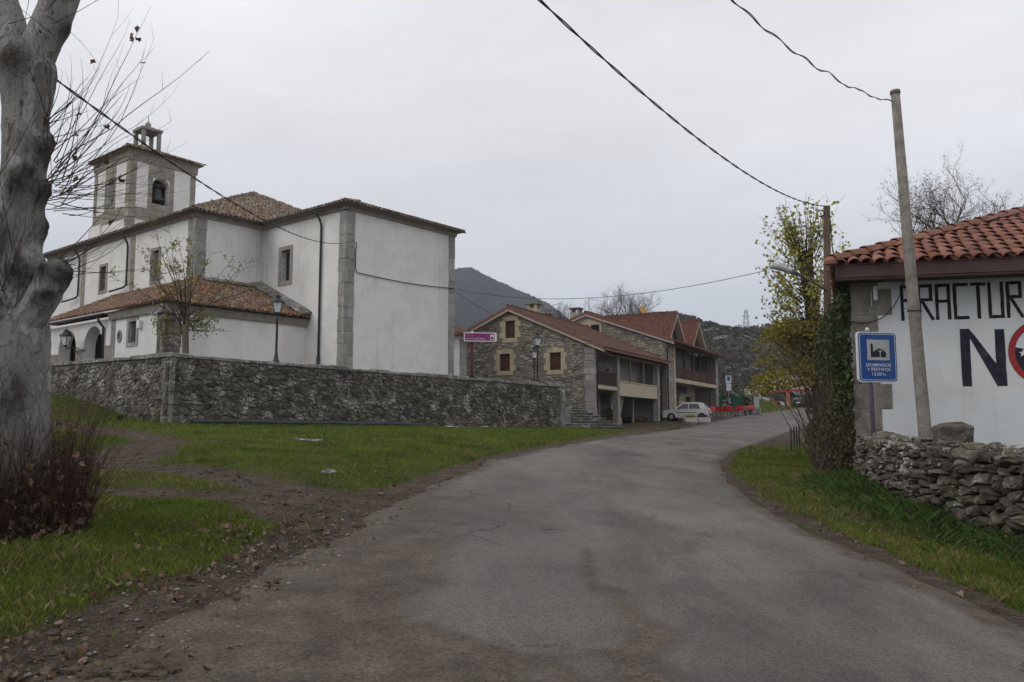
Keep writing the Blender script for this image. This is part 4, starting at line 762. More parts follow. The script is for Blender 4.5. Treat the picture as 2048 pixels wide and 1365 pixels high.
def bigblocks(P, s0, s1, z0, z1, bw, bh, hole, mat, par, proud=.03):
    """ashlar blocks round an arched opening: (c, r, zs, zf)"""
    z = z0; odd = 0
    while z < z1 - .02:
        zt = min(z + bh, z1); s_ = s0; first = True
        while s_ < s1 - .02:
            e_ = min(s_ + (bw * .6 if first and odd else bw) * rc.uniform(.9, 1.1), s1); e_ = s1 if s1 - e_ < .15 else e_; first = False; segs = [(s_, e_)]
            if hole:
                c, r, zs, zf = hole; zm = (z + zt) / 2
                if zf - .02 < z + .02 and zm < zs + r:
                    hw = r if z < zs else math.sqrt(max(r * r - (z - zs) ** 2, 0)); segs = [(a, b) for a, b in ((s_, min(e_, c - hw)), (max(s_, c + hw), e_)) if b - a > .06]
            for a, b in segs:
                m_ = MB(); pts = []
                for q, d in ((.006, -.05), (.006, proud - .008), (.014, proud + rc.uniform(-.005, .005))): pts += [P(a + q, z + q, d), P(b - q, z + q, d), P(b - q, zt - q, d), P(a + q, zt - q, d)]
                m_.add(pts, [(k_ * 4 + j, k_ * 4 + (j + 1) % 4, k_ * 4 + 4 + (j + 1) % 4, k_ * 4 + 4 + j) for k_ in (0, 1) for j in range(4)] + [(8, 9, 10, 11)]); m_.build('block', mat, par)
            s_ = e_
        z = zt; odd ^= 1
bigblocks(Ptf, 10.12, 11.78, 14.7, 17.5, .62, .4, (10.95, .55, 16.2, 14.95), M['brownstone'], tower); bigblocks(Ptl, 24.25, 25.65, 14.7, 17.5, .6, .4, (24.95, .5, 16.35, 14.78), M['brownstone'], tower)
for s0, s1 in ((TA0 - .02, TA0 + .40), (TA1 - .34, TA1 + .02)): bigblocks(Ptf, s0, s1, 13.0, 17.5, .8, .5, None, M['brownstone'], tower, .04)
for s0, s1 in ((TB0 - .03, TB0 + .40), (TB1 - .36, TB1 + .02)): bigblocks(Ptl, s0, s1, 13.0, 17.5, .8, .5, None, M['brownstone'], tower, .045)
bigblocks(Ptf, TA0 + .40, TA1 - .34, 13.95, 14.7, 1.1, .38, None, M['brownstone'], tower, .035); bigblocks(Ptl, TB0 + .40, TB1 - .36, 13.95, 14.7, 1.1, .38, None, M['brownstone'], tower, .035)
band(Ptf, TA0 - .1, TA1 + .1, 17.5, TZ + .05, .14, M['brownstone'], 'cornice', tower); band(Ptl, TB0 - .1, TB1 + .1, 17.5, TZ + .05, .137, M['brownstone'], 'cornice', tower)
lw = MB(); lw.box(TA0 - .12, TA1, TB1 - 1.2, TB1 + .35, 11, 14.0, ch); lw.build('tower_buttress', M['plaster'], tower)
ac, bc = (TA0 + TA1) / 2, (TB0 + TB1) / 2; q = .38; z0_, z1_ = TZ + .08, TZ + 1.12
c4 = [(TA0 - q, TB0 - q), (TA1 + q, TB0 - q), (TA1 + q, TB1 + q), (TA0 - q, TB1 + q)]
m_ = MB()
for i in range(4): m_.add([ch.P(*c4[i], z0_), ch.P(*c4[(i + 1) % 4], z0_), ch.P(ac, bc, z1_)], [(0, 1, 2)])
m_.add([ch.P(*p, z0_ - .05) for p in c4], [(0, 1, 2, 3)]); tr = m_.build('tower_roof', M['tile_nave'], church)
wA, wB = TA1 - TA0 + 2 * q, TB1 - TB0 + 2 * q
tiled(tr, 'tile', ch.P(*c4[0], z0_), ch.u, up(ch, 0, 1, 1.04 / (wB / 2)), wA, 2.9, lambda s_, t_: s_ > t_ * .78 - .1 and wA - s_ > t_ * .78 - .1, .22, .36, M['tile_nave'], jit=.015)
tiled(tr, 'tile', ch.P(*c4[0], z0_), ch.v, up(ch, 1, 0, 1.04 / (wA / 2)), wB, 2.6, lambda s_, t_: s_ > t_ * .99 - .1 and wB - s_ > t_ * .99 - .1, .22, .36, M['tile_nave'], jit=.015)
ridge(tr, ch.P(*c4[0], z0_ + .03), ch.P(ac, bc, z1_ + .05), M['tile_nave'])
ln = MB(); ln.bbox(ac - .62, ac + .62, bc - .62, bc + .62, z1_ - .35, z1_ - .1, ch); lantern = ln.build('roof_lantern', M['ashlar'], tower)
for da in (-1, 1):
    for db in (-1, 1): MB().bbox(ac + da * .5 - .11, ac + da * .5 + .11, bc + db * .5 - .11, bc + db * .5 + .11, z1_ - .1, z1_ + 1.05, ch).build('post', M['ashlar'], lantern)
MB().bbox(ac - .68, ac + .68, bc - .68, bc + .68, z1_ + 1.05, z1_ + 1.22, ch).build('capstone', M['ashlar'], lantern)
tp = MB(); p0 = ch.P(ac, bc, z1_ + 1.22); tp.lathe(p0, [(.72, 0), (.30, .16), (.16, .2), (.2, .36), (.12, .5), (.05, .56), (.02, .62)], 10); tp.build('finial', M['ashlar'], lantern)
cv = MB(); cv.tube([(p0[0], p0[1], p0[2] + .5), (p0[0], p0[1], p0[2] + 1.0)], .018, 5); cv.build('iron_rod', M['gutter'], lantern)
def bell(P, s_, zt, sc):
    p = P(s_, zt, -.45); bl = empty('church_bell', (p[0], p[1], p[2] - .9 * sc), 'dark bronze bell with yoke hanging in ' + ('the wider belfry arch facing the road' if sc > 1 else 'the slim belfry arch facing the plane tree'), 'bell')
    MB().lathe((0, 0, 0), [(.42 * sc, 0), (.40 * sc, .06 * sc), (.31 * sc, .25 * sc), (.26 * sc, .5 * sc), (.22 * sc, .68 * sc), (.1 * sc, .76 * sc), (.03 * sc, .78 * sc)], 16).build('bell_body', M['gutter'], bl, True, True)
    yk = MB(); d = Vector(P(s_ + 1, zt, 0)) - Vector(P(s_, zt, 0)); d = d * .5; yk.tube([-d + Vector((0, 0, .85 * sc)), -d * .3 + Vector((0, 0, .95 * sc)), d * .3 + Vector((0, 0, .95 * sc)), d + Vector((0, 0, .85 * sc))], [.07, .13 * sc, .13 * sc, .07], 6); yk.build('yoke', M['wood_dark'], bl, False, True)
bell(Ptf, 10.95, 16.35, 1.05); bell(Ptl, 24.95, 16.2, .85)
# ------------------------------------------------------------------ stone house
rh = random.Random(3)
house = empty('stone_house', hs.P(6, 5, 1.5), 'two-storey rubble stone house with sandstone window frames and brown shutters', 'house')
Pg = lambda s_, z, d=0: hs.P(-d, s_, z)
GW, GE, GR, GB = 11.52, 6.4, 8.95, 1.0
gz = lambda b: GR - abs(b - 5.76) * (GR - GE) / 5.76
WIN = [(5.76, 6.49, 5.11, 6.19), (2.21, 2.95, 5.06, 6.14), (5.40, 6.08, 7.2, 8.3)]
mb = MB(); sheet(mb, Pg, 0, GW, GB, GE, WIN[:2], .25); k = (GR - GE) / 5.76; hw = lambda z: (GR - z) / k
w0, w1, z0, z1 = WIN[2]
mb.quad(Pg(0, GE), Pg(GW, GE), Pg(5.76 + hw(z0), z0), Pg(5.76 - hw(z0), z0)); mb.quad(Pg(5.76 - hw(z0), z0), Pg(w0, z0), Pg(w0, z1), Pg(5.76 - hw(z1), z1)); mb.quad(Pg(w1, z0), Pg(5.76 + hw(z0), z0), Pg(5.76 + hw(z1), z1), Pg(w1, z1))
mb.quad(Pg(5.76 - hw(z1), z1), Pg(5.76 + hw(z1), z1), Pg(5.76, GR))
for (p, q) in (((w0, z0), (w1, z0)), ((w1, z0), (w1, z1)), ((w1, z1), (w0, z1)), ((w0, z1), (w0, z0))): mb.quad(Pg(*p), Pg(*q), Pg(*q, -.25), Pg(*p, -.25))
sheet(mb, lambda s_, z, d=0: hs.P(s_, GW + d, z), 0, 13.4, GB, GE); hw_ = mb.build('gable_wall', M['housemortar'], house)
def rubble(par, cells, P, depth, gap, skip, nind=0, mat='housestone'):
    ok = []
    for poly, a_ in cells:
        if all(not skip(*p) for p in poly) and not skip(sum(p[0] for p in poly) / len(poly), sum(p[1] for p in poly) / len(poly)): ok.append((poly, a_))
    stones(par, ok, P, M[mat], depth, gap, rh, nind, lambda q: 50, rough=.09, tilt=.15, back=.02)
inwin = lambda s_, z, W_, mx=.40, mz=.30: any(w[0] - mx < s_ < w[1] + mx and w[2] - mz < z < w[3] + mz for w in W_)
rubble(hw_, voronoi_cells(GW, 8.0, .34, .155, rh, .45), lambda s_, t_, d: hs.P(-d, s_, GB + t_), .045, .012, lambda s_, t_: GB + t_ > gz(s_) - .03 or inwin(s_, GB + t_, WIN) or s_ < .62)
def surround(par, P, w, mat):
    s0, s1, z0, z1 = w; m3 = (z1 - z0) / 3
    def blk(a, b, c, d):
        m_ = MB(); pts = []
        for q, dd in ((.004, -.06), (.004, .03), (.012, .04)): pts += [P(a + q, c + q, dd), P(b - q, c + q, dd), P(b - q, d - q, dd), P(a + q, d - q, dd)]
        m_.add(pts, [(k_ * 4 + j, k_ * 4 + (j + 1) % 4, k_ * 4 + 4 + (j + 1) % 4, k_ * 4 + 4 + j) for k_ in (0, 1) for j in range(4)] + [(8, 9, 10, 11)]); m_.build('sandstone_block', mat, par)
    for i in range(3):
        e_ = .42 if i % 2 == 0 else .30; blk(s0 - e_, s0, z0 + i * m3, z0 + (i + 1) * m3); blk(s1, s1 + e_, z0 + i * m3, z0 + (i + 1) * m3)
    q = (s1 - s0 + .44) / 3
    for i in range(3): blk(s0 - .22 + i * q, s0 - .22 + (i + 1) * q, z1, z1 + (.34 if i == 1 else .28)); blk(s0 - .22 + i * q, s0 - .22 + (i + 1) * q, z0 - .29, z0)
def shutter(par, P, w, d=.12):
    s0, s1, z0, z1 = w; m_ = MB(); n = 18; vs = []
    for i in range(n):
        a, b = z0 + (z1 - z0) * i / n, z0 + (z1 - z0) * (i + 1) / n; m_.quad(P(s0, a, -d - .012), P(s1, a, -d - .012), P(s1, b - .008, -d), P(s0, b - .008, -d)); m_.quad(P(s0, b - .008, -d), P(s1, b - .008, -d), P(s1, b, -d - .012), P(s0, b, -d - .012))
    return m_.build('roller_shutter', M['shutter'], par)
for w in WIN: surround(house, Pg, w, M['ashlar_warm']); shutter(house, Pg, w)
for w in WIN[:2]:      # small plants on the sills
    c = np.array([Pg(s_, w[2] + .05, -.04) for s_ in rh.sample([w[0] + .1 + .05 * i for i in range(11)], 6)]); cloud_obj('sill_plant', np.repeat(c, 10, 0) + rng.normal(0, .035, (60, 3)), .06, M['thicket'], house)
blocks(house, Pg, .0, .58, GB, GE - .02, .42, M['ashlar'], .045, rh, .12); blocks(house, lambda s_, z, d=0: hs.P(s_, -d, z), 0, .46, GB, GE - .25, .42, M['ashlar'], .04, rh, .0)
# road front with loggia
Pr = lambda s_, z, d=0: hs.P(s_, 1.35 - d, z); EZ = 6.2
bw = [(1.0, 1.85, 4.12, 5.95), (5.3, 5.95, 4.2, 5.45), (7.2, 7.8, 4.2, 5.5)]
mb = MB(); sheet(mb, Pr, .3, 13.4, 4.05, EZ + .4, bw, .2); sheet(mb, Pr, .3, 4.3, GB, 4.05, [(1.15, 1.95, 1.45, 3.5)], .25); sheet(mb, lambda s_, z, d=0: hs.P(s_, 3.2 - d, z), 4.1, 13.4, GB, 4.0); sheet(mb, lambda s_, z, d=0: hs.P(12.5 + d, s_, z), 0, 5.5, GB, 6.4); sheet(mb, lambda s_, z, d=0: hs.P(4.25, s_, z), 1.35, 3.2, GB, 4.0)
mb.build('front_wall', M['plaster_dim'], house)
for w in bw: m_ = MB(); m_.quad(Pr(w[0], w[2], -.18), Pr(w[1], w[2], -.18), Pr(w[1], w[3], -.18), Pr(w[0], w[3], -.18)); m_.build('window', M['window_dark'], house)
for w in (bw[0], (1.15, 1.95, 1.45, 3.5)):
    for a, b, c, d in ((w[0] - .22, w[0], w[2], w[3] + .25), (w[1], w[1] + .3, w[2], w[3] + .25), (w[0], w[1], w[3], w[3] + .25)): m_ = MB(); pts = [Pr(a, c, -.05), Pr(b, c, -.05), Pr(b, d, -.05), Pr(a, d, -.05), Pr(a, c, .05), Pr(b, c, .05), Pr(b, d, .05), Pr(a, d, .05)]; m_.add(pts, [(0, 1, 5, 4), (1, 2, 6, 5), (2, 3, 7, 6), (3, 0, 4, 7), (4, 5, 6, 7)]); m_.build('door_frame_stone', M['ashlar'], house)
dr = MB().box(1.15, 1.95, 1.53, 1.58, 1.45, 3.5, hs).build('front_door', M['wood_door'], house); MB().box(1.55, 1.9, 1.505, 1.53, 1.6, 3.35, hs).build('door_panel', M['wood_grey'], dr)
MB().box(.3, 12.9, -.0, 3.2, 3.88, 4.06, hs).build('loggia_floor', M['beige'], house)
MB().bbox(4.15, 11.98, -.06, .12, 3.55, 4.45, hs).build('parapet', M['beige'], house); MB().bbox(4.16, 11.97, -.10, .16, 4.45, 4.53, hs).build('parapet_cap', M['beige'], house)
MB().bbox(.48, 3.76, -.05, .12, 3.86, 4.10, hs).build('balcony_edge', M['beige'], house)
rl = MB(); rl.box(.5, 3.74, -.02, .05, 4.92, 4.99, hs); rl.box(.5, 3.74, -.01, .04, 4.16, 4.22, hs); rl.box(.5, 3.74, -.01, .04, 4.55, 4.60, hs)
for i in range(24): a_ = .52 + i * .135; rl.box(a_, a_ + .085, -.005, .035, 4.2, 4.93, hs)
rl.build('railing', M['wood_dark'], house)
for a0, a1 in ((3.76, 4.13), (12.0, 12.42)): blocks(house, lambda s_, z, d=0: hs.P(s_, -.08 - d, z), a0, a1, GB, 6.02, .6, M['ashlar'], .02, rh, .01, 'pier_block'); MB().box(a0 + .02, a1 - .02, -.08, .3, GB, 6.02, hs).build('pier', M['ashlar'], house)
MB().bbox(.2, 12.9, -.12, .14, 6.02, 6.24, hs).build('eaves_beam', M['wood_grey'], house)
for a_ in (6.4, 9.15): MB().bbox(a_, a_ + .12, -.02, .10, 4.5, 6.02, hs).build('loggia_post', M['wood_grey'], house)
for a_ in (4.7, 8.3): MB().bbox(a_, a_ + .14, .5, .64, GB, 3.9, hs).build('porch_post', M['wood_grey'], house)
MB().tube([hs.P(.2, -.62, 6.1), hs.P(.2, -.3, 5.95), hs.P(.22, -.09, 5.8), hs.P(.22, -.09, 1.4)], .05, 7).build('downpipe', M['shutter'], house, True); MB().tube([hs.P(12.75, -.62, 6.1), hs.P(12.75, -.12, 5.85), hs.P(12.75, -.12, 1.7)], .05, 7).build('downpipe', M['shutter'], house, True)
def gable_roof(par, fr, a0, a1, br, zr, b0, b1, slope, mat, pitch, expo, both=True, rake=None):
    zl, zr_ = zr - slope * (br - b0), zr - slope * (b1 - br); m_ = MB(); th = .14
    m_.add([fr.P(a0, b0, zl), fr.P(a1, b0, zl), fr.P(a1, br, zr), fr.P(a0, br, zr), fr.P(a1, b1, zr_), fr.P(a0, b1, zr_)] + [fr.P(a0, b0, zl - th), fr.P(a1, b0, zl - th), fr.P(a1, br, zr - th), fr.P(a0, br, zr - th), fr.P(a1, b1, zr_ - th), fr.P(a0, b1, zr_ - th)],
           [(0, 1, 2, 3), (3, 2, 4, 5), (6, 7, 8, 9), (9, 8, 10, 11), (0, 1, 7, 6), (5, 4, 10, 11), (0, 3, 9, 6), (3, 5, 11, 9), (1, 2, 8, 7), (2, 4, 10, 8)]); r_ = m_.build('roof', mat, par)
    ln_ = math.hypot(br - b0, zr - zl); tiled(r_, 'tile', fr.P(a0, b0, zl + .01), fr.u, up(fr, 0, 1, slope), a1 - a0, ln_ - .1, lambda s_, t_: True, pitch, expo, mat, jit=.008)
    if both: ln_ = math.hypot(b1 - br, zr - zr_); tiled(r_, 'tile', fr.P(a0, b1, zr_ + .01), fr.u, up(fr, 0, -1, slope), a1 - a0, ln_ - .1, lambda s_, t_: True, pitch, expo, mat, jit=.008)
    ridge(r_, fr.P(a0, br, zr + .03), fr.P(a1, br, zr + .03), mat, .26, .4)
    if rake:
        for bb, zz in ((b0, zl), (b1, zr_)): q = MB(); q.add([fr.P(a0 + .02, bb, zz - th - .12), fr.P(a0 + .02, br, zr - th - .12), fr.P(a0 + .02, br, zr - th + .01), fr.P(a0 + .02, bb, zz - th + .01)] + [fr.P(a0 + .3, bb, zz - th - .12), fr.P(a0 + .3, br, zr - th - .12), fr.P(a0 + .3, br, zr - th + .01), fr.P(a0 + .3, bb, zz - th + .01)], [(0, 1, 2, 3), (4, 5, 6, 7), (0, 1, 5, 4), (2, 3, 7, 6)]); q.build('verge', rake, par)
    return r_
gable_roof(house, hs, -.32, 13.35, 5.76, 9.17, -.72, 12.2, .443, M['tile_house'], .22, .36, True, M['beige'])
def chimney(par, p, w, z0, z1, mat):
    x, y = p[:2]; fr = Fr((x, y), hs.u[:2]); c = MB().bbox(-w / 2, w / 2, -w / 2, w / 2, z0, z1 - .42, fr).build('chimney', mat, par)
    for sa in (-1, 1):
        for sb in (-1, 1): MB().box(sa * w * .36 - .09, sa * w * .36 + .09, sb * w * .36 - .09, sb * w * .36 + .09, z1 - .42, z1 - .1, fr).build('chimney_leg', mat, c)
    MB().bbox(-w * .62, w * .62, -w * .62, w * .62, z1 - .1, z1, fr).build('chimney_cap', M['concrete'], c)
chimney(house, hs.P(6, 7.0), .78, 7.9, 10.3, M['ashlar_warm']); chimney(house, hs.P(9, 7.5), .78, 7.8, 10.0, M['ashlar'])
MB().tube([hs.P(6.1, 6.7, 9.9), hs.P(7.3, 5.4, 10.4)], .025, 5).build('stay_wire', M['steel'], house)

# ------------------------------------------------------------------ restaurant next door
rest = empty('restaurant_building', hs.P(21, 5, 1.9), 'large stone restaurant with dark red balcony and two steep tiled dormers', 'building')
Q0, Q1 = 13.5, 29.1; rz = lambda b: 10.3 - .36 * abs(b - 6.04)
Pq = lambda s_, z, d=0: hs.P(Q0 - d, s_, z); GWn = [(5.0, 5.72, 8.78, 9.5), (5.9, 6.62, 8.78, 9.5)]
mb = MB(); zt = 9.5; hq = lambda z: (10.3 - z) / .36
mb.quad(Pq(-.3, 1.2), Pq(12.4, 1.2), Pq(12.4, rz(12.4)), Pq(-.3, rz(-.3)))
mb.quad(Pq(-.3, rz(-.3)), Pq(12.4, rz(12.4)), Pq(6.04 + hq(8.78), 8.78), Pq(6.04 - hq(8.78), 8.78)); mb.quad(Pq(6.04 - hq(8.78), 8.78), Pq(5, 8.78), Pq(5, 9.5), Pq(6.04 - hq(9.5), 9.5)); mb.quad(Pq(6.62, 8.78), Pq(6.04 + hq(8.78), 8.78), Pq(6.04 + hq(9.5), 9.5), Pq(6.62, 9.5)); mb.quad(Pq(5.72, 8.78), Pq(5.9, 8.78), Pq(5.9, 9.5), Pq(5.72, 9.5)); mb.quad(Pq(6.04 - hq(9.5), 9.5), Pq(6.04 + hq(9.5), 9.5), Pq(6.04, 10.3))
rw_ = mb.build('gable_wall', M['housemortar'], rest)
rubble(rw_, voronoi_cells(12.7, 5.0, .36, .15, rh, .45), lambda s_, t_, d: hs.P(Q0 - d, s_ - .3, 5.4 + t_), .045, .012, lambda s_, t_: 5.4 + t_ > rz(s_ - .3) - .04 or inwin(s_ - .3, 5.4 + t_, GWn, .2, .2) or (5.4 + t_ < 6.6 and s_ > 2) or (5.4 + t_ > 9.55 and 3.9 < s_ - .3 < 8.1) )
for w in GWn: m_ = MB(); m_.quad(Pq(w[0], w[2], -.15), Pq(w[1], w[2], -.15), Pq(w[1], w[3], -.15), Pq(w[0], w[3], -.15)); m_.build('window', M['window_dark'], rest)
for a, b, c, d in ((4.82, 5.0, 8.6, 9.68), (6.62, 6.80, 8.6, 9.68), (5.0, 6.62, 9.5, 9.68), (5.0, 6.62, 8.6, 8.78), (5.72, 5.9, 8.78, 9.5)): m_ = MB(); m_.box(Q0 - .04, Q0 + .15, a, b, c, d, hs); m_.build('window_frame_stone', M['ashlar_warm'], rest)
MB().add([Pq(3.9, 9.55, .012), Pq(8.18, 9.55, .012), Pq(6.04, 10.28, .012)], [(0, 1, 2)]).build('gable_render', M['beige'], rest)
Pz = lambda s_, z, d=0: hs.P(s_, -.3 - d, z)
m_ = MB(); sheet(m_, Pz, Q0, 15.8, 1.2, 8.0); m_.box(15.2, 15.78, -.29, 1.8, 1.2, 8.0, hs); pr = m_.build('corner_pier', M['housemortar'], rest); rubble(pr, voronoi_cells(2.3, 6.8, .42, .24, rh, .4), lambda s_, t_, d: hs.P(Q0 + s_, -.3 - d, 1.2 + t_), .025, .008, lambda s_, t_: s_ > 1.85, mat='ashlar'); blocks(rest, Pz, 15.36, 15.81, 1.2, 8.0, .5, M['ashlar_warm'], .03, rh, .04)
Pu = lambda s_, z, d=0: hs.P(s_, 1.6 - d, z); UW = [(16.6, 17.6, 5.35, 7.0), (19.2, 20.1, 5.35, 7.0), (21.7, 22.5, 5.35, 7.0), (24.2, 25.1, 5.35, 6.9)]; GD = [(16.4, 17.7, 1.5, 4.2), (19.1, 20.5, 1.5, 4.2), (21.8, 23.2, 1.5, 4.2), (25.0, 27.0, 1.5, 4.2)]
m_ = MB(); sheet(m_, Pu, 15.3, 28.9, 5.1, 8.1, UW, .15); m_.build('balcony_wall', M['plaster_dim'], rest); m_ = MB(); sheet(m_, Pu, 15.3, 28.9, 1.2, 5.1, GD, .2); m_.build('ground_floor_wall', M['beige'], rest)
for w in UW:
    m_ = MB(); m_.quad(Pu(w[0], w[2], -.13), Pu(w[1], w[2], -.13), Pu(w[1], w[3], -.13), Pu(w[0], w[3], -.13)); o = m_.build('balcony_door', M['window_dark'], rest)
    for a, b, c, d in ((w[0] - .12, w[0] + .04, w[2], w[3] + .1), (w[1] - .04, w[1] + .12, w[2], w[3] + .1), (w[0], w[1], w[3], w[3] + .35)): MB().box(a, b, 1.52, 1.58, c, d, hs).build('door_frame', M['concrete_light'], o)
for i, w in enumerate(GD):
    m_ = MB(); m_.quad(Pu(w[0], w[2], -.18), Pu(w[1], w[2], -.18), Pu(w[1], w[3], -.18), Pu(w[0], w[3], -.18)); o = m_.build('entrance_door', M['window_dark'] if i % 2 else M['interior'], rest)
    MB().box(w[0], w[0] + .45, 1.62, 1.70, 1.6, w[3] - .05, hs).build('door_leaf', M['wood_door'], o)
MB().bbox(15.82, 28.3, -.34, 1.6, 4.98, 5.30, hs).build('balcony_slab', M['beige'], rest)
pa = [15.82, 18.45, 20.85, 23.0, 25.35, 28.25]
for i in range(5):
    o = MB().box(pa[i] + .08, pa[i + 1] - .02, -.27, -.22, 5.36, 6.12, hs).build('railing_panel', M['wood_red'], rest); n_ = int((pa[i + 1] - pa[i]) / .14); g = MB()
    for j in range(n_): a_ = pa[i] + .1 + j * .14; g.box(a_, a_ + .1, -.295, -.27, 5.38, 6.08, hs)
    g.build('railing_boards', M['wood_red'], o)
MB().bbox(15.82, 28.25, -.31, -.19, 6.12, 6.2, hs).build('handrail', M['wood_red'], rest)
for a_ in pa[1:5]: MB().bbox(a_, a_ + .17, -.32, -.16, 5.3, 7.72, hs).build('balcony_post', M['wood_dark'], rest)
MB().bbox(15.82, 29.1, -.36, -.10, 7.72, 7.98, hs).build('eaves_beam', M['wood_grey'], rest)
m_ = MB(); m_.box(28.3, Q1, -.28, 12.4, 1.2, 7.95, hs); m_.build('end_wall', M['housemortar'], rest); blocks(rest, Pz, 28.32, Q1 + .02, 1.2, 7.7, .55, M['ashlar'], .02, rh, .0, 'pier_block')
MB().tube([hs.P(13.35, -1.02, 7.85), hs.P(13.4, -.6, 7.6), hs.P(13.62, -.38, 7.3), hs.P(13.62, -.38, 1.8)], .05, 7).build('downpipe', M['shutter'], rest, True)
MB().box(19.7, 23.6, 1.05, 1.15, 4.35, 4.85, hs).build('name_board', M['signblack'], rest); MB().bbox(29.55, 29.75, -1.1, -.9, 7.5, 7.72, hs).build('gutter_end', M['gutter'], rest)
gable_roof(rest, hs, 13.15, 29.5, 6.04, 10.46, -1.02, 13.0, .36, M['tile_rest'], .24, .36, True, M['concrete_light'])
MB().tube([hs.P(13.2, -1.1, 7.86), hs.P(29.5, -1.1, 7.86)], .07, 7).build('gutter', M['shutter'], rest, True)
def dormer(a0, a1, ap, zp):
    zb = 8.55; f0, f1, bk = 1.0, .45, 8.0; cs = (zp - zb); m_ = MB()
    m_.add([hs.P(a0 + .15, f0, zb), hs.P(a1 - .15, f0, zb), hs.P(ap, f0, zp - .12)], [(0, 1, 2)]); d_ = m_.build('dormer', M['window_dark'], rest)
    for x0, zz in ((a0 - .1, zb - .05), (a1 + .1, zb - .05)):
        m_ = MB(); m_.add([hs.P(x0, f1, zz), hs.P(ap, f1, zp), hs.P(ap, bk, zp), hs.P(x0, bk, zz), hs.P(x0, f1, zz - .16), hs.P(ap, f1, zp - .16), hs.P(ap, bk, zp - .16), hs.P(x0, bk, zz - .16)], [(0, 1, 2, 3), (4, 5, 6, 7), (0, 1, 5, 4), (0, 3, 7, 4)]); m_.build('dormer_roof', M['tile_rest'], d_)
        S_ = up(hs, 0, 1, 0); T_ = np.array(hs.P(ap, 0, zp)) - np.array(hs.P(x0, 0, zz)); tiled(d_, 'tile', np.array(hs.P(x0, f1, zz + .01)), S_, T_, bk - f1, float(np.linalg.norm(T_)) - .05, lambda s_, t_: True, .24, .34, M['tile_rest'])
        r_ = MB(); q = .20 * (1 if x0 > ap else -1); r_.add([hs.P(x0, f1 - .02, zz - .2), hs.P(x0, f1 - .02, zz + .02), hs.P(ap, f1 - .02, zp + .02), hs.P(ap, f1 - .02, zp - .26), hs.P(x0, f0, zz - .2), hs.P(x0, f0, zz + .02), hs.P(ap, f0, zp - .02), hs.P(ap, f0, zp - .26)], [(0, 1, 2, 3), (0, 3, 7, 4)]); r_.build('rake_board', M['beige'], d_)
    MB().box(ap - .10, ap + .10, f0 - .06, f0 - .01, zb, zp - .2, hs).build('mullion', M['concrete_light'], d_)
    ridge(d_, hs.P(ap, f1, zp + .03), hs.P(ap, bk, zp + .03), M['tile_rest'], .24, .38)
dormer(17.1, 21.4, 19.2, 10.75); dormer(23.8, 28.05, 25.85, 10.8)
chimney(rest, hs.P(15, 7.6), .8, 9.0, 11.15, M['ashlar'])
an = empty('television_antenna', hs.P(15, 6.5, 10.3), 'thin rooftop television antenna on the restaurant ridge', 'antenna')
x, y, z = an.location; MB().tube([(x, y, z - .1), (x, y, z + 1.65)], .03, 5).build('mast', M['steel'], an); g = MB()
g.tube([(x - .1, y, z + 1.5), (x + .75, y, z + 1.42)], .015, 4)
for i in range(5): g.tube([(x + i * .17, y - .1, z + 1.65 - i * .01), (x + i * .17, y + .1, z + 1.32 - i * .01)], .012, 4)
g.build('aerial_rods', M['steel'], an)
sa = empty('satellite_dish', hs.P(20.9, 4.0, 10.4), 'orange satellite dish on the restaurant roof beside the dormer', 'satellite dish'); x, y, z = sa.location
MB().tube([(x, y, z - .5), (x, y, z + 1.0)], .03, 6).build('mast', M['steel'], sa); d_ = MB().lathe((0, 0, 0), [(.0, 0), (.15, .015), (.3, .06), (.38, .1), (.385, .12), (.3, .085), (.0, .03)], 20, False); A = Matrix.Rotation(R(70), 3, 'X') @ Matrix.Identity(3); A = Matrix.Rotation(R(38), 3, 'Z') @ A
d_.v = [tuple(A @ Vector(p) + Vector((x, y, z + 1.0))) for p in d_.v]; d_.build('reflector', M['orange'], sa, True); MB().tube([(x, y, z + .75), tuple(Vector((x, y, z + 1.0)) + A @ Vector((0, -.1, .45)))], .015, 5).build('feed_arm', M['steel'], sa)
# ------------------------------------------------------------------ whitewashed barn on the right
rb = random.Random(4)
barn = empty('barn', bn.P(4, 3.5, .6), 'low whitewashed barn with terracotta hipped roof and painted protest lettering', 'barn')
Pb = lambda s_, z, d=0: bn.P(s_, -d, z)
mb = MB(); sheet(mb, Pb, 0, 9, .2, 4.2); sheet(mb, lambda s_, z, d=0: bn.P(-d, s_, z), 0, 7, .2, 4.2); sheet(mb, lambda s_, z, d=0: bn.P(9 + d, s_, z), 0, 7, .2, 4.2); sheet(mb, lambda s_, z, d=0: bn.P(s_, 7 + d, z), 0, 9, .2, 4.2); mb.build('wall', M['plaster_barn'], barn)
for w_, z0, z1 in ((.42, .2, .86), (.42, .86, 1.42), (.42, 1.42, 1.9), (.60, 1.9, 2.34), (.42, 2.34, 2.94), (.42, 2.94, 3.55), (.66, 3.55, 4.02), (.44, 4.02, 4.19)):
    m_ = MB(); pts = []
    for q, dd in ((.003, -.05), (.003, .008), (.010, .014)): pts += [Pb(-.015, z0 + q, dd), Pb(w_ - q, z0 + q, dd), Pb(w_ - q, z1 - q, dd), Pb(-.015, z1 - q, dd)]
    m_.add(pts, [(k_ * 4 + j, k_ * 4 + (j + 1) % 4, k_ * 4 + 4 + (j + 1) % 4, k_ * 4 + 4 + j) for k_ in (0, 1) for j in range(4)] + [(8, 9, 10, 11)]); m_.box(-.014, .0, .0, .4, z0 + .003, z1 - .003, bn); m_.build('quoin', M['concrete'], barn)
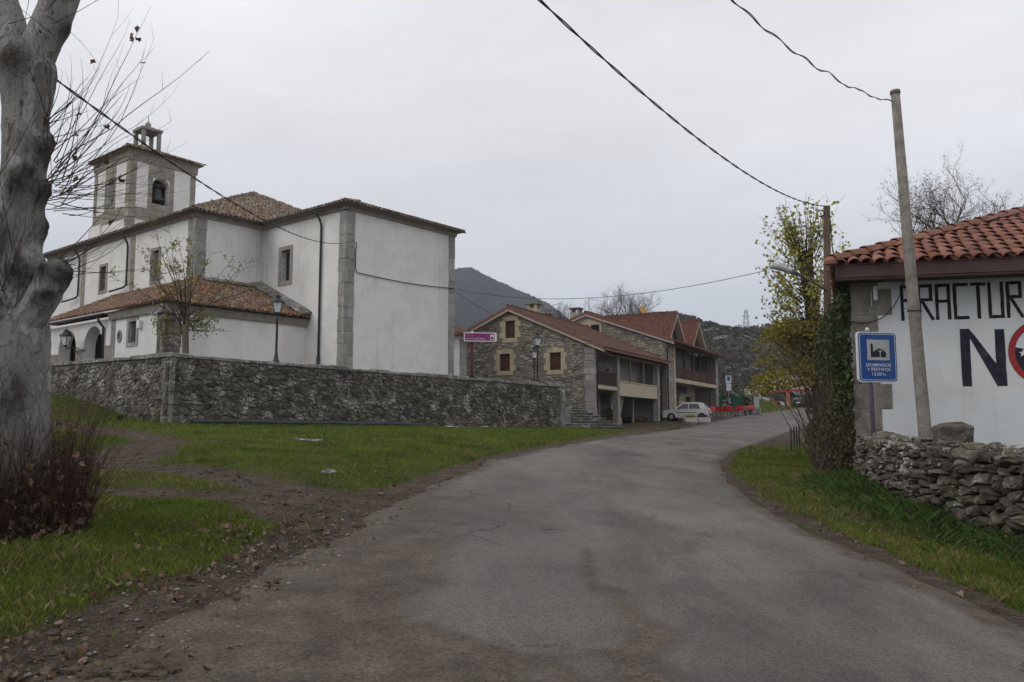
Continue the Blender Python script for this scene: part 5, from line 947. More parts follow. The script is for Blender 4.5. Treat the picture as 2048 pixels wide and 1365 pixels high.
def stroke(mb, p, q, w, d=.005):
    p, q = np.array(p, float), np.array(q, float); t_ = (q - p) / np.linalg.norm(q - p); n_ = np.array([-t_[1], t_[0]]) * w / 2; N = 7; e_ = [.004 * rb.uniform(-1, 1) for _ in range(4 * N)]; L_, R_ = [], []
    for i in range(N): c = p + (q - p) * i / (N - 1); L_.append(c + n_ * (1 + e_[i] / w * 2)); R_.append(c - n_ * (1 + e_[N + i] / w * 2))
    for i in range(N - 1): mb.quad(Pb(*L_[i], d), Pb(*L_[i + 1], d), Pb(*R_[i + 1], d), Pb(*R_[i], d))
def word(x0):
    z0, z1, w, s = 3.44, 4.07, .245, .055; h = s / 2
    G = {'F': [((h, z0), (h, z1)), ((s, z1 - h), (w, z1 - h)), ((s, 3.80), (w, 3.80))], 'R': [((h, z0), (h, z1)), ((s, z1 - h), (w, z1 - h)), ((w - h, z1 - s), (w - h, 3.825)), ((s, 3.80), (w, 3.80)), ((s + .02, 3.775), (w, z0))],
         'A': [((h, z0), (h, z1)), ((w - h, z0), (w - h, z1)), ((s, z1 - h), (w - s, z1 - h)), ((s, 3.765), (w - s, 3.765))], 'C': [((h, z0), (h, z1)), ((s, z1 - h), (w, z1 - h)), ((s, z0 + h), (w, z0 + h))],
         'T': [((w / 2, z0), (w / 2, z1 - s)), ((0, z1 - h), (w, z1 - h))], 'U': [((h, z0), (h, z1)), ((w - h, z0), (w - h, z1)), ((s, z0 + h), (w - s, z0 + h))]}
    for c, a_ in zip('FRACTURA', x0):
        m_ = MB()
        for p, q in G[c]: stroke(m_, (a_ + p[0], p[1]), (a_ + q[0], q[1]), s)
        m_.build('painted_letter', M['blackpaint'], barn)
word((.80, 1.075, 1.36, 1.645, 1.92, 2.19, 2.47, 2.765))
m_ = MB(); stroke(m_, (1.795, 2.28), (1.795, 3.27), .15); stroke(m_, (2.335, 2.28), (2.335, 3.25), .15); m_.quad(Pb(1.87, 3.27, .007), Pb(1.80, 3.27, .007), Pb(2.26, 2.28, .007), Pb(2.33, 2.28, .007)); m_.quad(Pb(1.86, 3.27, .0065), Pb(1.94, 3.17, .0065), Pb(2.33, 2.55, .0065), Pb(2.33, 2.28, .0065)); m_.build('painted_letter', M['navypaint'], barn)
rc_, rr, rt = (3.02, 2.84), .57, .105; m_ = MB(); N = 60
for i in range(N):
    a, b = 2 * math.pi * i / N, 2 * math.pi * (i + 1) / N; f = lambda r, t_: Pb(rc_[0] + r * math.cos(t_), rc_[1] + r * math.sin(t_), .006); m_.quad(f(rr, a), f(rr, b), f(rr - rt, b), f(rr - rt, a))
m_.build('painted_ring', M['redpaint'], barn)
m_ = MB(); pts = [Pb(rc_[0] + (rr - rt) * math.cos(t_), rc_[1] + (rr - rt) * math.sin(t_), .004) for t_ in np.linspace(R(168), R(345), 30)]; m_.quad(*pts); m_.build('painted_field', M['navypaint'], barn)
m_ = MB()
for sx_, sz in ((2.68, 2.83), (2.86, 2.70), (2.98, 2.60)): pts = [Pb(sx_ + (.07 if i % 2 == 0 else .028) * math.cos(R(90 + i * 36)), sz + (.07 if i % 2 == 0 else .028) * math.sin(R(90 + i * 36)), .007) for i in range(10)]; m_.add(pts + [Pb(sx_, sz, .007)], [(i, (i + 1) % 10, 10) for i in range(10)])
m_.build('painted_mark', M['whitepaint'], barn)
# hipped roof
e0, o0, ez, rt_ = -.27, -.66, 4.36, 3.85; sl = .42; zr_ = ez + sl * rt_; m_ = MB()
A_, B_, C_, D_ = bn.P(e0, o0, ez), bn.P(9.5, o0, ez), bn.P(9.5, o0 + 2 * rt_, ez), bn.P(e0, o0 + 2 * rt_, ez); R0, R1 = bn.P(e0 + rt_, o0 + rt_, zr_), bn.P(9.5, o0 + rt_, zr_)
m_.add([A_, B_, C_, D_, R0, R1], [(0, 1, 5, 4), (3, 0, 4), (2, 3, 4, 5), (1, 2, 5)]); broof = m_.build('roof', M['tile_barn'], barn)
m_ = MB(); m_.add([bn.P(e0, o0, ez - .22), bn.P(9.5, o0, ez - .22), bn.P(9.5, o0 + 8, ez - .22), bn.P(e0, o0 + 8, ez - .22)], [(0, 1, 2, 3)]); m_.build('soffit', M['fascia'], barn)
m_ = MB(); m_.box(e0 + .02, 9.5, o0 + .02, o0 + .06, ez - .26, ez - .005, bn); m_.build('fascia_board', M['fascia'], barn); m_ = MB(); m_.box(e0 + .02, e0 + .06, o0 + .065, o0 + 8, ez - .26, ez - .005, bn); m_.build('fascia_board', M['fascia'], barn)
nrm = math.sqrt(1 + sl * sl)
tiled(broof, 'tile', bn.P(e0, o0 - .02, ez + .012), bn.u, up(bn, 0, 1, sl), 6.2, rt_ * nrm - .15, lambda s_, t_: s_ > t_ / nrm - .02, .218, .38, M['tile_barn'], nind=300, jit=.008, h=.075, wide=.98, dist=D0)
tiled(broof, 'tile', bn.P(e0 - .02, o0, ez + .012), bn.v, up(bn, 1, 0, sl), 8, rt_ * nrm - .15, lambda s_, t_: s_ > t_ / nrm and 8 - s_ > t_ / nrm, .216, .40, M['tile_barn'], jit=.003, h=.075, wide=.98)
ridge(broof, bn.P(e0 - .03, o0 - .03, ez + .05), np.array(R0) + (0, 0, .06), M['tile_barn'], .27, .42, 'hip_tile'); ridge(broof, np.array(R0) + (0, 0, .06), np.array(R1) + (0, 0, .06), M['tile_barn'], .27, .42)
def rock(seed, sx_, sy_, sz, sub=2, amp=.28):
    import bmesh
    bm = bmesh.new(); bmesh.ops.create_icosphere(bm, subdivisions=sub, radius=1)
    for v in bm.verts:
        p = v.co.copy(); b_ = max(abs(p.x), abs(p.y), abs(p.z)); p = p.lerp(p / b_ * .82, .55); n_ = 1 + amp * mnoise.noise(p * 1.4 + Vector((seed * 7.1, seed * 3.3, 0))) + amp * .4 * mnoise.noise(p * 3.6 + Vector((0, seed, seed))); v.co = Vector((p.x * sx_, p.y * sy_, p.z * sz)) * n_
    vs = [tuple(v.co) for v in bm.verts]; fs = [tuple(v.index for v in f.verts) for f in bm.faces]; bm.free(); return vs, fs
vs, fs = rock(2, .16, .16, .13); m_ = MB(); m_.add([tuple(np.array(v) + R0 + np.array([0, 0, .12])) for v in vs], fs); m_.build('ridge_knob', M['tile_barn'], barn, True)
m_ = MB(); p = bn.P(e0 - .05, o0 - .05, ez + .05); m_.lathe((p[0], p[1], p[2] - .06), [(.02, 0), (.10, .02), (.115, .08), (.08, .14), (.02, .16)], 10); m_.build('corner_stop', M['tile_barn'], barn)
ap = empty('antenna_panel', Pb(.39, 3.9, .06), 'small white antenna panel fixed to the barn corner under the eaves', 'antenna'); MB().bbox(.36, .43, -.14, -.08, 3.80, 4.06, bn).build('housing', M['white'], ap); MB().tube([Pb(.33, 3.72, .02), Pb(.33, 4.0, .03), Pb(.37, 4.0, .08)], .014, 5).build('bracket', M['steel'], ap)
m_ = MB(); m_.tube([Pb(.86, 4.12, .1), Pb(.80, 3.9, .06), Pb(.68, 3.68, .05), Pb(.5, 3.5, .04), Pb(.3, 3.43, .04), Pb(.12, 3.42, .04), Pb(-.05, 3.46, .03)], .008, 5); m_.build('barn_cable', M['cable'], label='thin black cable drooping across the barn corner', cat='cable')

# ------------------------------------------------------------------ dry stone wall
dsw = empty('dry_stone_wall', (5.4, 10, .5), 'tumbledown dry stone wall of grey boulders in front of the barn', 'stone wall')
WP = catmull([(6.02, 14.25), (5.62, 12.6), (5.30, 10.9), (5.32, 9.2), (5.62, 7.2), (6.1, 5.2)], 12); seg = np.hypot(*np.diff(WP, axis=0).T); cum = np.concatenate([[0], np.cumsum(seg)]); LW = float(cum[-1])
def wpos(s_, d=0.):
    x = np.interp(s_, cum, WP[:, 0]); y = np.interp(s_, cum, WP[:, 1]); x2 = np.interp(s_ + .05, cum, WP[:, 0]) - np.interp(s_ - .05, cum, WP[:, 0]); y2 = np.interp(s_ + .05, cum, WP[:, 1]) - np.interp(s_ - .05, cum, WP[:, 1]); l = math.hypot(x2, y2); return x + d * y2 / l, y - d * x2 / l
zb_ = [(s_, float(tz(*wpos(s_)))) for s_ in np.linspace(0, LW, 30)]; zbase = lambda s_: float(np.interp(s_, [q[0] for q in zb_], [q[1] for q in zb_])) - .12
zt_ = lambda s_: 1.44 - .02 * s_ + .03 * mnoise.noise((s_ * .9, 1.3, 0)) - (.06 if 3.3 < s_ < 3.7 else 0)
def Pd(s_, t_, d): x, y = wpos(s_, d * 1.0 + .14 * (1 - t_) + (.10 if s_ > 3.6 else 0)); z0 = zbase(s_); return (x, y, z0 + t_ * (zt_(s_) - z0))
m_ = MB(); nn = 40; vs = []
for i in range(nn + 1):
    s_ = LW * i / nn
    for d, t_ in ((-.02, 0), (-.03, .9), (-.45, .9), (-.5, 0)): x, y = wpos(s_, d); z0 = zbase(s_); vs.append((x, y, z0 + t_ * (zt_(s_) - z0)))
m_.add(vs, [(i * 4 + j, i * 4 + (j + 1) % 4, i * 4 + 4 + (j + 1) % 4, i * 4 + 4 + j) for i in range(nn) for j in range(4)] + [(0, 1, 2, 3)]); m_.build('rubble_core', pm('dark wall core', [(.02, .018, .015), (.04, .036, .03)], 5), dsw)
cells = [([(p[0], p[1] / 1.05) for p in poly], a_) for poly, a_ in voronoi_cells(LW, 1.05, .185, .118, rb, .5)]
for poly, a_ in cells:
    m_ = MB(); stone(m_, poly, Pd, rb.uniform(.05, .14), .008, rb, rough=.17, back=.12, tilt=.7, rings=3); m_.build('stone', M['drystone'], dsw)
for i in range(60):          # loose capping boulders
    s_ = LW * (i + rb.uniform(-.3, .3)) / 60; s_ = max(0, s_); w = rb.uniform(.08, .17); vs, fs = rock(i + 3, w, rb.uniform(.10, .17), rb.uniform(.045, .085), 2, .4); x, y = wpos(s_, -.16 - .06 * rb.random() + (.1 if s_ > 3.6 else 0)); a_ = math.atan2(-.9, -.1) + rb.uniform(-.5, .5); ca, sa_ = math.cos(a_), math.sin(a_)
    m_ = MB(); m_.add([(x + v[0] * ca - v[1] * sa_, y + v[0] * sa_ + v[1] * ca, zt_(s_) + .0 + v[2] + .1 * v[0]) for v in vs], fs); m_.build('boulder', M['drystone'], dsw)
vs, fs = rock(71, .27, .17, .20, 2, .3); x, y = wpos(3.95, -.2); m_ = MB(); m_.add([(x + v[1] * .9 + v[0] * .45, y - v[0] * .9, zt_(3.9) + .12 + v[2]) for v in vs], fs); m_.build('boulder', M['drystone'], dsw)
vs, fs = rock(75, .10, .12, .42, 3, .2); x, y = wpos(3.55, .02); m_ = MB(); m_.add([(x + v[1], y - v[0], zt_(3.5) - .38 + v[2]) for v in vs], fs); m_.build('boulder', M['drystone'], dsw)

# ------------------------------------------------------------------ poles, cables, signs on the right
lp = empty('concrete_pole', (6.55, 13.2, .65), 'leaning weathered concrete pole in front of the barn lettering', 'utility pole')
MB().tube([(6.56, 13.2, .5), (6.53, 13.2, 1.47), (6.42, 13.2, 4.3), (6.32, 13.2, 7.08)], [.103, .10, .086, .07], 18).build('shaft', M['concrete'], lp, True); MB().tube([(6.32, 13.2, 7.05), (6.318, 13.2, 7.11)], [.08, .08], 16).build('cap', M['concrete'], lp, True)
m_ = MB(); m_.tube([(6.463 + .108 * math.cos(a), 13.2 + .108 * math.sin(a), 3.44) for a in np.linspace(0, 6.3, 14)], .008, 5); m_.tube([(6.36, 13.15, 3.44), (6.27, 13.1, 3.47), (6.2, 13.1, 3.42)], .006, 4); m_.build('wire_strap', M['gutter'], lp)
gp = float(tz(8.1, 21)); wp = empty('wooden_pole', (8.1, 21, gp), 'upright brown wooden pole behind the barn corner carrying the thick cable', 'utility pole')
MB().tube([(8.02, 21, gp - .2), (8.06, 21, 4.5), (8.14, 21, 7.26)], [.11, .10, .085], 14).build('shaft', M['polewood'], wp, True); m_ = MB(); m_.tube([(8.05 - .10 - .09 * math.sin(a) , 20.93, 7.05 + .09 * math.cos(a)) for a in np.linspace(0, 6.3, 12)], .016, 6); m_.build('cable_loop', M['cable'], wp); m_ = MB(); m_.tube([(8.22, 21, 6.9), (8.24, 21.0, 6.2), (8.33, 21.0, 5.7), (8.42, 20.9, 5.1)], .014, 5); m_.build('service_cable', M['cable'], wp)
sl_ = empty('street_light', (8.05, 21, 5.08), 'pale streetlight head on a slim arm fixed to the wooden pole', 'street light'); MB().tube([(8.04, 20.95, 5.02), (7.9, 20.9, 5.12), (7.16, 20.8, 5.50), (7.0, 20.8, 5.53)], [.028, .028, .024, .024], 8).build('arm', M['steel_dark'], sl_, True)
m_ = MB(); m_.tube([(7.18, 20.8, 5.45), (7.05, 20.8, 5.53), (6.85, 20.8, 5.62), (6.65, 20.8, 5.66), (6.54, 20.8, 5.64)], [.04, .07, .095, .085, .03], 12); m_.build('lamp_head', M['lampgrey'], sl_, True); MB().tube([(7.28, 20.8, 5.43), (7.10, 20.8, 5.52)], [.05, .07], 10).build('collar', M['steel_dark'], sl_, True)
def cable(name, A, d, coef, s0, s1, r, label, twist=True, n=70, wob=.0):
    P = []
    for s_ in np.linspace(s0, s1, n): P.append((A[0] + d[0] * s_, A[1] + d[1] * s_, coef[0] * s_ * s_ + coef[1] * s_ + coef[2]))
    m_ = MB()
    if twist:
        n2 = int((s1 - s0) * 14)
        for ph in (0, math.pi):
            Q = []
            for i in range(n2 + 1): s_ = s0 + (s1 - s0) * i / n2; a = s_ * 5 + ph; z = coef[0] * s_ * s_ + coef[1] * s_ + coef[2] + wob * mnoise.noise((s_ * 1.7, 4.2, 0)); Q.append((A[0] + d[0] * s_ - d[1] * r * math.cos(a), A[1] + d[1] * s_ + d[0] * r * math.cos(a), z + r * math.sin(a)))
            m_.tube(Q, r * .9, 5)
    else: m_.tube(P, r, 5)
    m_.build(name, M['cable'], label=label, cat='cable')
cable('overhead_cable', (.27, 7), (.4881, .8728), (.00657, .01535, 5.3277), -14, 16.0, .0085, 'thick twisted overhead cable sagging to the wooden pole top')
cable('overhead_cable', (2.09, 7.5), (.5914, .8064), (.01641, .06976, 5.633), -10, 7.06, .006, 'thinner wavy overhead cable running to the leaning concrete pole', wob=.07)
cable('overhead_cable', (-4.45, 7.8), (-.094, .9956), (.00314, .07873, 4.9645), -.2, 29.75, .0085, 'black cable from the plane tree to the church corner')
kx = ch.P(17.5, 3.93); cable('overhead_cable', kx, (.7567, .6538), (.02319, -.44537, 8.66), 0, 10.55, .011, 'thin cable from the church corner down to the stone house', False, 30)
cable('overhead_cable', kx, (.6204, -.7842), (.00827, -.2543, 8.771), 0, 19.6, .011, 'thin cable spanning from church corner across road to the poplar', False, 40)
m_ = MB(); m_.tube([ch.P(10.84, 3.93, 10.12), ch.P(10.93, 3.92, 10.06), ch.P(10.9, 3.93, 9.6), ch.P(10.9, 3.93, 8.95), ch.P(10.95, 3.93, 8.75), ch.P(11.1, 3.93, 8.69)] + [ch.P(11.1 + 6.4 * t_, 3.93, 8.69 + .09 * t_ - .10 * math.sin(math.pi * t_)) for t_ in np.linspace(.06, 1, 14)], .022, 6); m_.build('wall_cable', M['cable'], label='black cable stapled along the white church wall', cat='cable')
def text(body, size, P, s_, z, d, mat, par, align='CENTER', name='lettering', sx_=1.0):
    cu = bpy.data.curves.new('t', 'FONT'); cu.body = body; cu.size = size; cu.align_x = align; cu.resolution_u = 3; cu.offset = size * .008; o = bpy.data.objects.new('t', cu); COL.objects.link(o); dg = bpy.context.evaluated_depsgraph_get(); me = bpy.data.meshes.new_from_object(o.evaluated_get(dg))
    m_ = MB(); m_.add([P(s_ + v.co.x * sx_, z + v.co.y, d) for v in me.vertices], [tuple(p.vertices) for p in me.polygons]); bpy.data.objects.remove(o); bpy.data.curves.remove(cu); bpy.data.meshes.remove(me); return m_.build(name, mat, par)
def rrect(s0, s1, z0, z1, r, n=5):
    pts = []
    for cx_, cz_, a0 in ((s1 - r, z1 - r, 0), (s0 + r, z1 - r, 90), (s0 + r, z0 + r, 180), (s1 - r, z0 + r, 270)): pts += [(cx_ + r * math.cos(R(a0 + 90 * i / n)), cz_ + r * math.sin(R(a0 + 90 * i / n))) for i in range(n + 1)]
    return pts
def plate(P, pts, d0, d1, mat, par, name):
    m_ = MB(); a = [P(x, z, d0) for x, z in pts]; b = [P(x, z, d1) for x, z in pts]; n = len(pts); m_.add(a + b, [tuple(range(n))[::-1], tuple(range(n, 2 * n))] + [(i, (i + 1) % n, n + (i + 1) % n, n + i) for i in range(n)]); return m_.build(name, mat, par)
sf = Fr((6.12, 13.85), (.97, .2)); Ps = lambda s_, z, d=0: sf.P(s_ * 1.10, -d, z); gs = float(tz(6.09, 13.9)); bs = empty('blue_sign', sf.P(-.13, .06, gs), 'blue church service times sign on a dark post beside the barn corner', 'sign')
MB().tube([sf.P(-.08, .06, gs - .1), sf.P(-.13, .06, 3.22)], .036, 12).build('post', M['steel_dark'], bs, True); MB().tube([sf.P(-.13, .06, 3.2), sf.P(-.13, .06, 3.25)], [.04, .025], 10).build('post_cap', M['white'], bs)
plate(Ps, rrect(-.345, .345, 2.33, 3.175, .06), -.03, 0, M['signwhite'], bs, 'panel'); plate(Ps, rrect(-.318, .325, 2.347, 3.158, .05), 0, .002, M['signblue'], bs, 'blue_face')
m_ = MB(); o_, i_ = rrect(-.300, .307, 2.365, 3.14, .045), rrect(-.292, .299, 2.373, 3.132, .04); n = len(o_); m_.add([Ps(*p, .0035) for p in o_] + [Ps(*p, .0035) for p in i_], [(i, (i + 1) % n, n + (i + 1) % n, n + i) for i in range(n)]); m_.build('border_line', M['signwhite'], bs)
plate(Ps, [(-.175, 2.70), (.205, 2.70), (.205, 3.045), (-.175, 3.045)], .002, .004, M['signsilver'], bs, 'pictogram_field')
plate(Ps, [(-.115, 2.75), (.145, 2.75), (.145, 2.835), (.035, 2.905), (-.075, 2.84), (-.075, 2.955), (-.095, 2.99), (-.115, 2.955)], .004, .006, M['signblack'], bs, 'church_pictogram'); plate(Ps, [(.036, 2.75), (.05, 2.75), (.05, 2.885), (.036, 2.885)], .006, .0075, M['signsilver'], bs, 'cross_mark'); plate(Ps, [(.01, 2.84), (.076, 2.84), (.076, 2.853), (.01, 2.853)], .0065, .008, M['signsilver'], bs, 'cross_mark')
for b_, z in (('DOMINGOS', 2.595), ('Y FESTIVOS', 2.52), ('13.00 h.', 2.442)): text(b_, .075, Ps, .01, z, .0045, M['signwhite'], bs, sx_=1.05)
for i, (x, y, h_) in enumerate(((6.96, 20.85, .60), (7.26, 21.5, .60), (7.55, 22.15, .60), (7.84, 22.8, .60))):
    m_ = MB(); g = float(tz(x, y)); m_.tube([(x, y, g - .1), (x, y, g + h_), (x, y, g + h_ + .02)], [.021, .021, .012], 8); m_.build('road_post', M['gutter'], smooth=False, label=['thin dark road post nearest the camera, lowest in the row', 'second thin dark post from the near end of the row', 'third thin dark post from the near end of the row', 'farthest thin dark post of the row beside the thicket'][i], cat='post', group='dark posts on the grass corner')
# ------------------------------------------------------------------ lamps and sign at the church
def lamp(loc, h, label, sc=1.0):
    x, y, z = loc; o = empty('street_lamp', loc, label, 'street lamp', 'green iron lantern lamps'); hl = h - .82 * sc
    MB().lathe((x, y, z), [(.13 * sc, 0), (.13 * sc, .04), (.085 * sc, .10), (.075 * sc, .2), (.055 * sc, .28), (.048 * sc, .4), (.038 * sc, hl * .9), (.055 * sc, hl * .92), (.04 * sc, hl * .95), (.03 * sc, hl)], 12).build('column', M['iron'], o, True)
    z0 = z + hl; m_ = MB(); m_.lathe((x, y, z0), [(.03 * sc, 0), (.07 * sc, .03 * sc), (.11 * sc, .06 * sc), (.12 * sc, .09 * sc)], 8); m_.build('lantern_base', M['iron'], o)
    b, t_ = .115 * sc, .215 * sc; za, zc = z0 + .09 * sc, z0 + .47 * sc; ang = [math.pi / 4 + i * math.pi / 2 + .25 for i in range(4)]; B = [(x + b * 1.2 * math.cos(a), y + b * 1.2 * math.sin(a), za) for a in ang]; T = [(x + t_ * 1.2 * math.cos(a), y + t_ * 1.2 * math.sin(a), zc) for a in ang]
    for i in range(4): m_ = MB(); j = (i + 1) % 4; m_.quad(B[i], B[j], T[j], T[i]); m_.build('glass_pane', M['glass_lamp'], o)
    m_ = MB()
    for i in range(4): m_.tube([B[i], T[i]], .014 * sc, 5); m_.tube([T[i], T[(i + 1) % 4]], .018 * sc, 5); m_.tube([B[i], B[(i + 1) % 4]], .014 * sc, 5)
    m_.build('lantern_frame', M['iron'], o); m_ = MB(); m_.lathe((x, y, zc), [(.30 * sc, 0), (.26 * sc, .05 * sc), (.14 * sc, .15 * sc), (.10 * sc, .17 * sc), (.10 * sc, .22 * sc), (.13 * sc, .24 * sc), (.06 * sc, .28 * sc), (.05 * sc, .31 * sc), (.015 * sc, .35 * sc)], 8); m_.build('lantern_roof', M['iron'], o); return o
p = ch.P(4.22, .27, ztop(4.2) + .13); lamp(p, 2.56, 'dark green lantern lamp on the churchyard wall before the lean-to roof')
p = ch.P(19.92, .27, ztop(19.9) + .12); lamp(p, 2.68, 'tall lantern lamp on the wall in front of the house, nearer of two')
lamp((1.32, 49.0, 2.62), 3.72, 'smaller looking lantern lamp behind the wall between the house windows', 1.0)
wl = empty('wall_lantern', ch.P(2.75, 14.73, 5.2), 'black bracket lantern hanging between the church porch arches', 'wall lamp'); x, y, z = ch.P(2.72, 14.73, 5.55)
m_ = MB(); m_.tube([ch.P(3.34, 14.73, 5.25), ch.P(3.1, 14.73, 5.28), ch.P(2.8, 14.73, 5.2), (x, y, 5.3)], .025, 6); m_.tube([ch.P(3.33, 14.73, 5.0), ch.P(3.2, 14.73, 5.1), ch.P(3.0, 14.73, 5.27)], .02, 6); m_.build('bracket', M['iron'], wl)
B = [(x + .12 * math.cos(a), y + .12 * math.sin(a), 5.35) for a in (0.6, 2.17, 3.74, 5.31)]; T = [(x + .25 * math.cos(a), y + .25 * math.sin(a), 5.78) for a in (0.6, 2.17, 3.74, 5.31)]
for i in range(4): m_ = MB(); j = (i + 1) % 4; m_.quad(B[i], B[j], T[j], T[i]); m_.build('glass_pane', M['glass_lamp'], wl)
m_ = MB()
for i in range(4): m_.tube([B[i], T[i]], .016, 5); m_.tube([T[i], T[(i + 1) % 4]], .02, 5)
m_.build('lantern_frame', M['iron'], wl); MB().lathe((x, y, 5.78), [(.31, 0), (.24, .08), (.12, .2), (.12, .26), (.04, .32), (.02, .38)], 8).build('lantern_roof', M['iron'], wl); MB().lathe((x, y, 5.28), [(.03, 0), (.08, .03), (.13, .07)], 8).build('lantern_base', M['iron'], wl)
pf = Fr(ch.P(15.55, .85)[:2], (.995, .1)); Pp = lambda s_, z, d=0: pf.P(s_, -d, z); ps = empty('direction_sign', pf.P(0, 0, 2.62), 'purple direction sign board on a maroon post behind the churchyard wall', 'sign')
MB().tube([pf.P(0, 0, 2.6), pf.P(0, 0, 5.98)], .065, 12).build('post', M['signpost_red'], ps, True); m_ = MB(); m_.lathe(pf.P(.02, 0, 6.06), [(.07, -.1), (.07, .0), (.05, .05), (.01, .07)], 10); m_.build('post_cap', M['white'], ps)
plate(Pp, rrect(-.39, 1.18, 5.63, 6.06, .07), .07, .13, M['signwhite'], ps, 'panel'); plate(Pp, rrect(-.35, 1.08, 5.67, 6.02, .04), .13, .133, M['purple'], ps, 'purple_face'); plate(Pp, [(.86, 5.72), (1.05, 5.72), (1.05, 5.96), (.86, 5.96)], .133, .136, M['signwhite'], ps, 'pictogram_field'); plate(Pp, [(.89, 5.75), (1.02, 5.75), (1.02, 5.82), (.97, 5.86), (.92, 5.82), (.92, 5.92), (.89, 5.92)], .136, .139, M['signblack'], ps, 'church_pictogram')
m_ = MB(); zz = [(-.3, 5.78), (0, 5.80), (.1, 5.95), (.12, 5.84), (.28, 5.8), (.42, 5.96), (.45, 5.98), (.66, 5.97), (.72, 5.9), (.84, 5.88)]; 
for p, q in zip(zz[:-1], zz[1:]): m_.tube([Pp(*p, .134), Pp(*q, .134)], .006, 4)
m_.build('map_line', M['pinkline'], ps); text('Santuario', .105, Pp, -.31, 5.885, .137, M['pinkline'], ps, 'LEFT', sx_=.95); text('Ntra. Sra. de las Nieves', .10, Pp, -.31, 5.735, .137, M['signwhite'], ps, 'LEFT', sx_=1.0)
# ------------------------------------------------------------------ steps, pipe, slabs, bits by the house
st = empty('stone_steps', ch.P(24, 1, 1.45), 'mossy stone steps rising between the churchyard wall end and house', 'steps'); g0 = 1.42
for i in range(7):
    m_ = MB(); a1, b0, z0, z1 = 27.95 - .14 * i, .05 + .34 * i, g0 + .165 * i - (.35 if i == 0 else 0), g0 + .165 * (i + 1); m_.bbox(21.9, a1 - .03, b0 + .03, 4.6, z0, z1 - .05, ch, .015); o = m_.build('riser', M['wetstone'], st); k_ = 21.9
    while k_ < a1 - .05:
        e_ = min(k_ + rw.uniform(.8, 1.4), a1); MB().bbox(k_ + .005, e_ - .005, b0 - .02 + rw.uniform(-.015, .015), b0 + .5, z1 - .05, z1 + rw.uniform(-.006, .008), ch, .014).build('tread', M['coping'], o); k_ = e_
    MB().bbox(a1 - .5, a1 + .01, b0 + .505, 3.6, z1 - .05, z1 + .002, ch, .014).build('tread', M['wetstone'], o)
gz_ = lambda a_, b_: float(tz(*ch.P(a_, b_)[:2]))
m_ = MB(); m_.tube([ch.P(a_, -.26, gz_(a_, -.26) + .10) for a_ in np.linspace(.7, 11.5, 16)], .095, 12); m_.build('concrete_pipe', M['gutter'], smooth=True, label='long dark pipe lying along the foot of the churchyard wall', cat='pipe')
m_ = MB(); n = 12
for i in range(n): a_ = 12.6 + i * .28; m_.box(a_, a_ + .285, -.34 + .02 * math.sin(i), -.24 + .02 * math.sin(i), gz_(a_, -.3) + .0, gz_(a_, -.3) + .06 + .02 * rw.random(), ch)
m_.build('white_plank', M['white'], label='white strip of board lying against the wall foot', cat='board')
for (x, y, w, l, lab) in ((-4.68, 18.5, .2, .12, 'pale stone slab sunk in the lawn before the pipe'), (-4.3, 18.1, .22, .11, 'low pale slab in the lawn right of another slab'), (-2.61, 11.95, .12, .08, 'small whitish stone slab lying in the grass near the road')):
    m_ = MB(); vs, fs = rock(x * 3, w, l, .035, 3, .3); m_.add([(x + v[0], y + v[1], float(tz(x, y)) + .05 + v[2]) for v in vs], fs); m_.build('stone_slab', M['coping'], label=lab, cat='stone')
fp = empty('potted_plant', hs.P(2.75, .35, 1.5), 'dark green plant in a terracotta trough by the house door', 'potted plant'); m_ = MB(); m_.bbox(2.35, 3.25, .1, .55, 1.38, 1.82, hs); m_.build('trough', M['terracotta'], fp); c = np.array(hs.P(2.7, .32, 2.2)); pts = c + rng.normal(size=(500, 3)) * (.16, .16, .26); pts[:, 2] = np.clip(pts[:, 2], 1.8, 3); cloud_obj('foliage', pts, .09, M['ivy'], fp)
m_ = MB(); q = hs.P; m_.add([q(5.6, 1.2, 3.75), q(8.1, 1.0, 3.75), q(6.9, .9, 2.5), q(6.1, .95, 2.1), q(5.7, 1.05, 2.3), q(5.6, 1.24, 3.75), q(8.1, 1.04, 3.75), q(6.9, .94, 2.5), q(6.1, .99, 2.1), q(5.7, 1.09, 2.3)], [(0, 1, 2, 3, 4), (5, 6, 7, 8, 9)] + [(i, (i + 1) % 5, 5 + (i + 1) % 5, 5 + i) for i in range(5)]); m_.build('hanging_sheet', M['concrete_light'], label='pale sheet hung under the house loggia', cat='sheet')
m_ = MB(); m_.lathe(hs.P(5.75, .7, 1.45), [(.24, 0), (.29, .2), (.29, .55), (.25, .75), (.25, .76)], 14); m_.build('wooden_barrel', M['wood_grey'], smooth=True, label='grey barrel standing in the porch below the sheet', cat='barrel')
cl = empty('farm_cart', hs.P(9.8, 1.0, 1.5), 'old dark farm cart stored in the house porch', 'cart'); MB().bbox(8.7, 11.3, .6, 1.8, 2.0, 2.25, hs).build('cart_bed', M['wood_dark'], cl); MB().bbox(8.7, 11.3, .58, .66, 2.25, 2.6, hs).build('cart_side', M['wood_dark'], cl)
for a_ in (9.2, 10.9): m_ = MB(); c = Vector(hs.P(a_, .5, 1.88)); m_.tube([tuple(c + Vector(hs.u) * .38 * math.cos(t_) + Vector((0, 0, .38 * math.sin(t_)))) for t_ in np.linspace(0, 2 * math.pi, 20)], .045, 6); m_.build('wheel', M['wood_dark'], cl)
